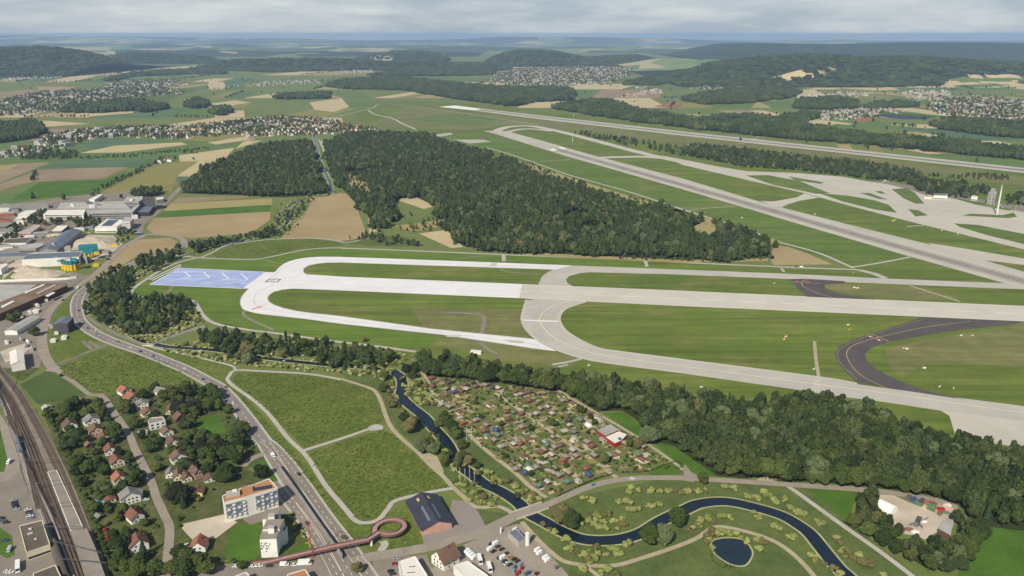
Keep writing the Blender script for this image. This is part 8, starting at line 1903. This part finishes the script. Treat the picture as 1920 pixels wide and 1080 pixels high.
# meadow tufts
def tuft(seed):
    rnd = random.Random(seed); b = MB()
    for k in range(9):
        a = rnd.uniform(0, 6.28); d = rnd.uniform(0, .55); c = Vector((cos(a) * d, sin(a) * d, 0)); u = Vector((cos(a + 1.4), sin(a + 1.4), 0)) * rnd.uniform(.2, .4); t_ = Vector((cos(a) * .25, sin(a) * .25, rnd.uniform(.35, .7)))
        b.add([c - u, c + u, c + u * .4 + t_, c - u * .4 + t_], [(0, 1, 2, 3)])
    return b.mesh("grass_tuft", M['leaf_tuft'])
C_TUFT = protocoll("grass_tuft", [tuft(i) for i in range(3)]); NG[C_TUFT.name] = gn_instances(C_TUFT)
for i, (lab, poly, sp) in enumerate([("tall grass tufts of the upper meadow between path and river", [(436, 714), (447, 700), (500, 701), (580, 705), (640, 716), (685, 733), (703, 756), (717, 786), (698, 799), (640, 816), (573, 838), (500, 770)], 2.3), ("tall grass tufts of the lower meadow beside the dark hall", [(576, 852), (640, 829), (716, 808), (733, 814), (842, 913), (751, 929), (728, 942), (708, 969), (685, 977), (667, 973), (642, 941), (602, 892)], 2.1), ("tall grass tufts of the meadow above the houses", [(108, 691), (203, 651), (310, 680), (372, 709), (345, 716), (240, 725), (195, 739), (168, 734), (120, 703)], 2.6), ("tall grass tufts of the meadow below the parallel paths", [(404, 476), (432, 463), (500, 453), (583, 450), (640, 455), (560, 466), (507, 478), (473, 482)], 4.0), ("tall grass tufts on the verge beside the dual carriageway", [(440, 728), (470, 756), (540, 838), (600, 910), (650, 972), (640, 975), (560, 880), (470, 775)], 2.2)]):
    P = sample(poly, sp, 900 + i); rg = np.random.default_rng(i); P = P[rg.random(len(P)) < .62]; n = len(P); s = rg.uniform(.7, 1.7, n)
    scatter("meadow_tufts", lab, "grass", np.column_stack([P, np.full(n, .25)]), rg.integers(0, 3, n), np.column_stack([s, s, s * .8]), C_TUFT, i)
# industrial estate clutter
q = zt(0, 350, 6)
for i, (x, y, w, l, h, wk, rk) in enumerate([(60, 715, 22, 12, 5, 'white', 'roof_lgrey'), (150, 745, 26, 10, 5, 'grey', 'roof_flat'), (430, 560, 30, 10, 5, 'grey', 'roof_lgrey'), (330, 590, 14, 10, 4, 'white', 'roof_white'), (620, 560, 24, 9, 4, 'cream', 'roof_flat'), (60, 340, 30, 14, 6, 'roof_orange', 'roof_lgrey'), (20, 300, 24, 16, 6, 'white', 'roof_white'), (110, 290, 30, 12, 5, 'grey', 'roof_slate'), (60, 530, 30, 18, 7, 'grey', 'roof_flat'), (20, 580, 24, 16, 6, 'white', 'roof_lgrey'), (130, 470, 18, 12, 5, 'cream', 'roof_brown'), (900, 500, 20, 8, 4, 'white', 'roof_white'), (1010, 490, 30, 8, 4, 'grey', 'roof_lgrey'), (230, 420, 20, 12, 6, 'white', 'roof_lgrey'), (1560, 545, 10, 5, 3.5, 'bluewall', 'roof_lgrey'), (1520, 365, 10, 8, 6, 'white', 'roof_white'), (30, 690, 18, 12, 5, 'grey', 'roof_felt'), (1290, 670, 8, 6, 4, 'yellow', 'roof_lgrey'), (1080, 900, 8, 5, 3, 'yellow', 'yellow'), (60, 820, 30, 8, 4, 'redwall', 'roof_lgrey')]):
    a = G(*q(x, y)); d = Vector((.93, .36, 0)) * w / 2
    gable("works_building", at(["low grey-roofed", "small pale", "narrow flat", "long low"][i % 4] + " works building", *q(x, y), [(10, 470, "in the left cluster"), (10, 405, "by the orange depot"), (70, 445, "beside the pink workshop"), (100, 440, "near the showroom"), (160, 433, "left of the solar hall"), (255, 430, "by the road junction"), (210, 465, "beside the gravel heaps"), (30, 480, "behind the blue-grey shed")]), "works building", PRJ(*(a - d)[:2]), PRJ(*(a + d)[:2]), l, h, h + .8, M[wk], M[rk], "small works buildings of the estate", .2, False, False)
for i in range(46):
    px, py = q(*rc.choice([(rc.uniform(420, 700), rc.uniform(540, 580)), (rc.uniform(20, 200), rc.uniform(300, 335)), (rc.uniform(700, 1040), rc.uniform(520, 545)), (rc.uniform(20, 180), rc.uniform(650, 690)), (rc.uniform(1000, 1250), rc.uniform(770, 840)), (rc.uniform(40, 240), rc.uniform(820, 850))]))
    p_ = G(px, py)
    if blocked(p_.x, p_.y): continue
    k = 'van' if i % 3 == 0 else 'car'; c = rc.choice(['white', 'white', 'silver', 'dark', 'black', 'red', 'blue'])
    vehicle(px, py, .4 + (i % 2) * 1.57, c, at(f"{c} {k} parked on the works yards", px, py, [(90, 445, "before the showroom"), (18, 403, "by the orange depot"), (145, 438, "left of the solar hall"), (15, 462, "by the brown store"), (188, 485, "along the gravel works road"), (22, 490, "behind the blue-grey shed")]), k, "vehicles parked on the works yards", .3)

# ================================================================== HAZE
b = MB()
b.prism([(-49000, -4000), (49000, -4000), (49000, 49500), (-49000, 49500)], -3.0, 352.0, bottom=True)
hm = bpy.data.materials.new("haze"); hm.use_nodes = True
N, L = hm.node_tree.nodes, hm.node_tree.links
N.clear()
o_ = N.new("ShaderNodeOutputMaterial"); pv = N.new("ShaderNodeVolumePrincipled")
pv.inputs["Color"].default_value = (.45, .63, .95, 1); pv.inputs["Density"].default_value = HAZE
pv.inputs["Anisotropy"].default_value = 0.0
L.new(pv.outputs[0], o_.inputs["Volume"])
hz = b.build("haze", hm); hz["kind"] = "stuff"
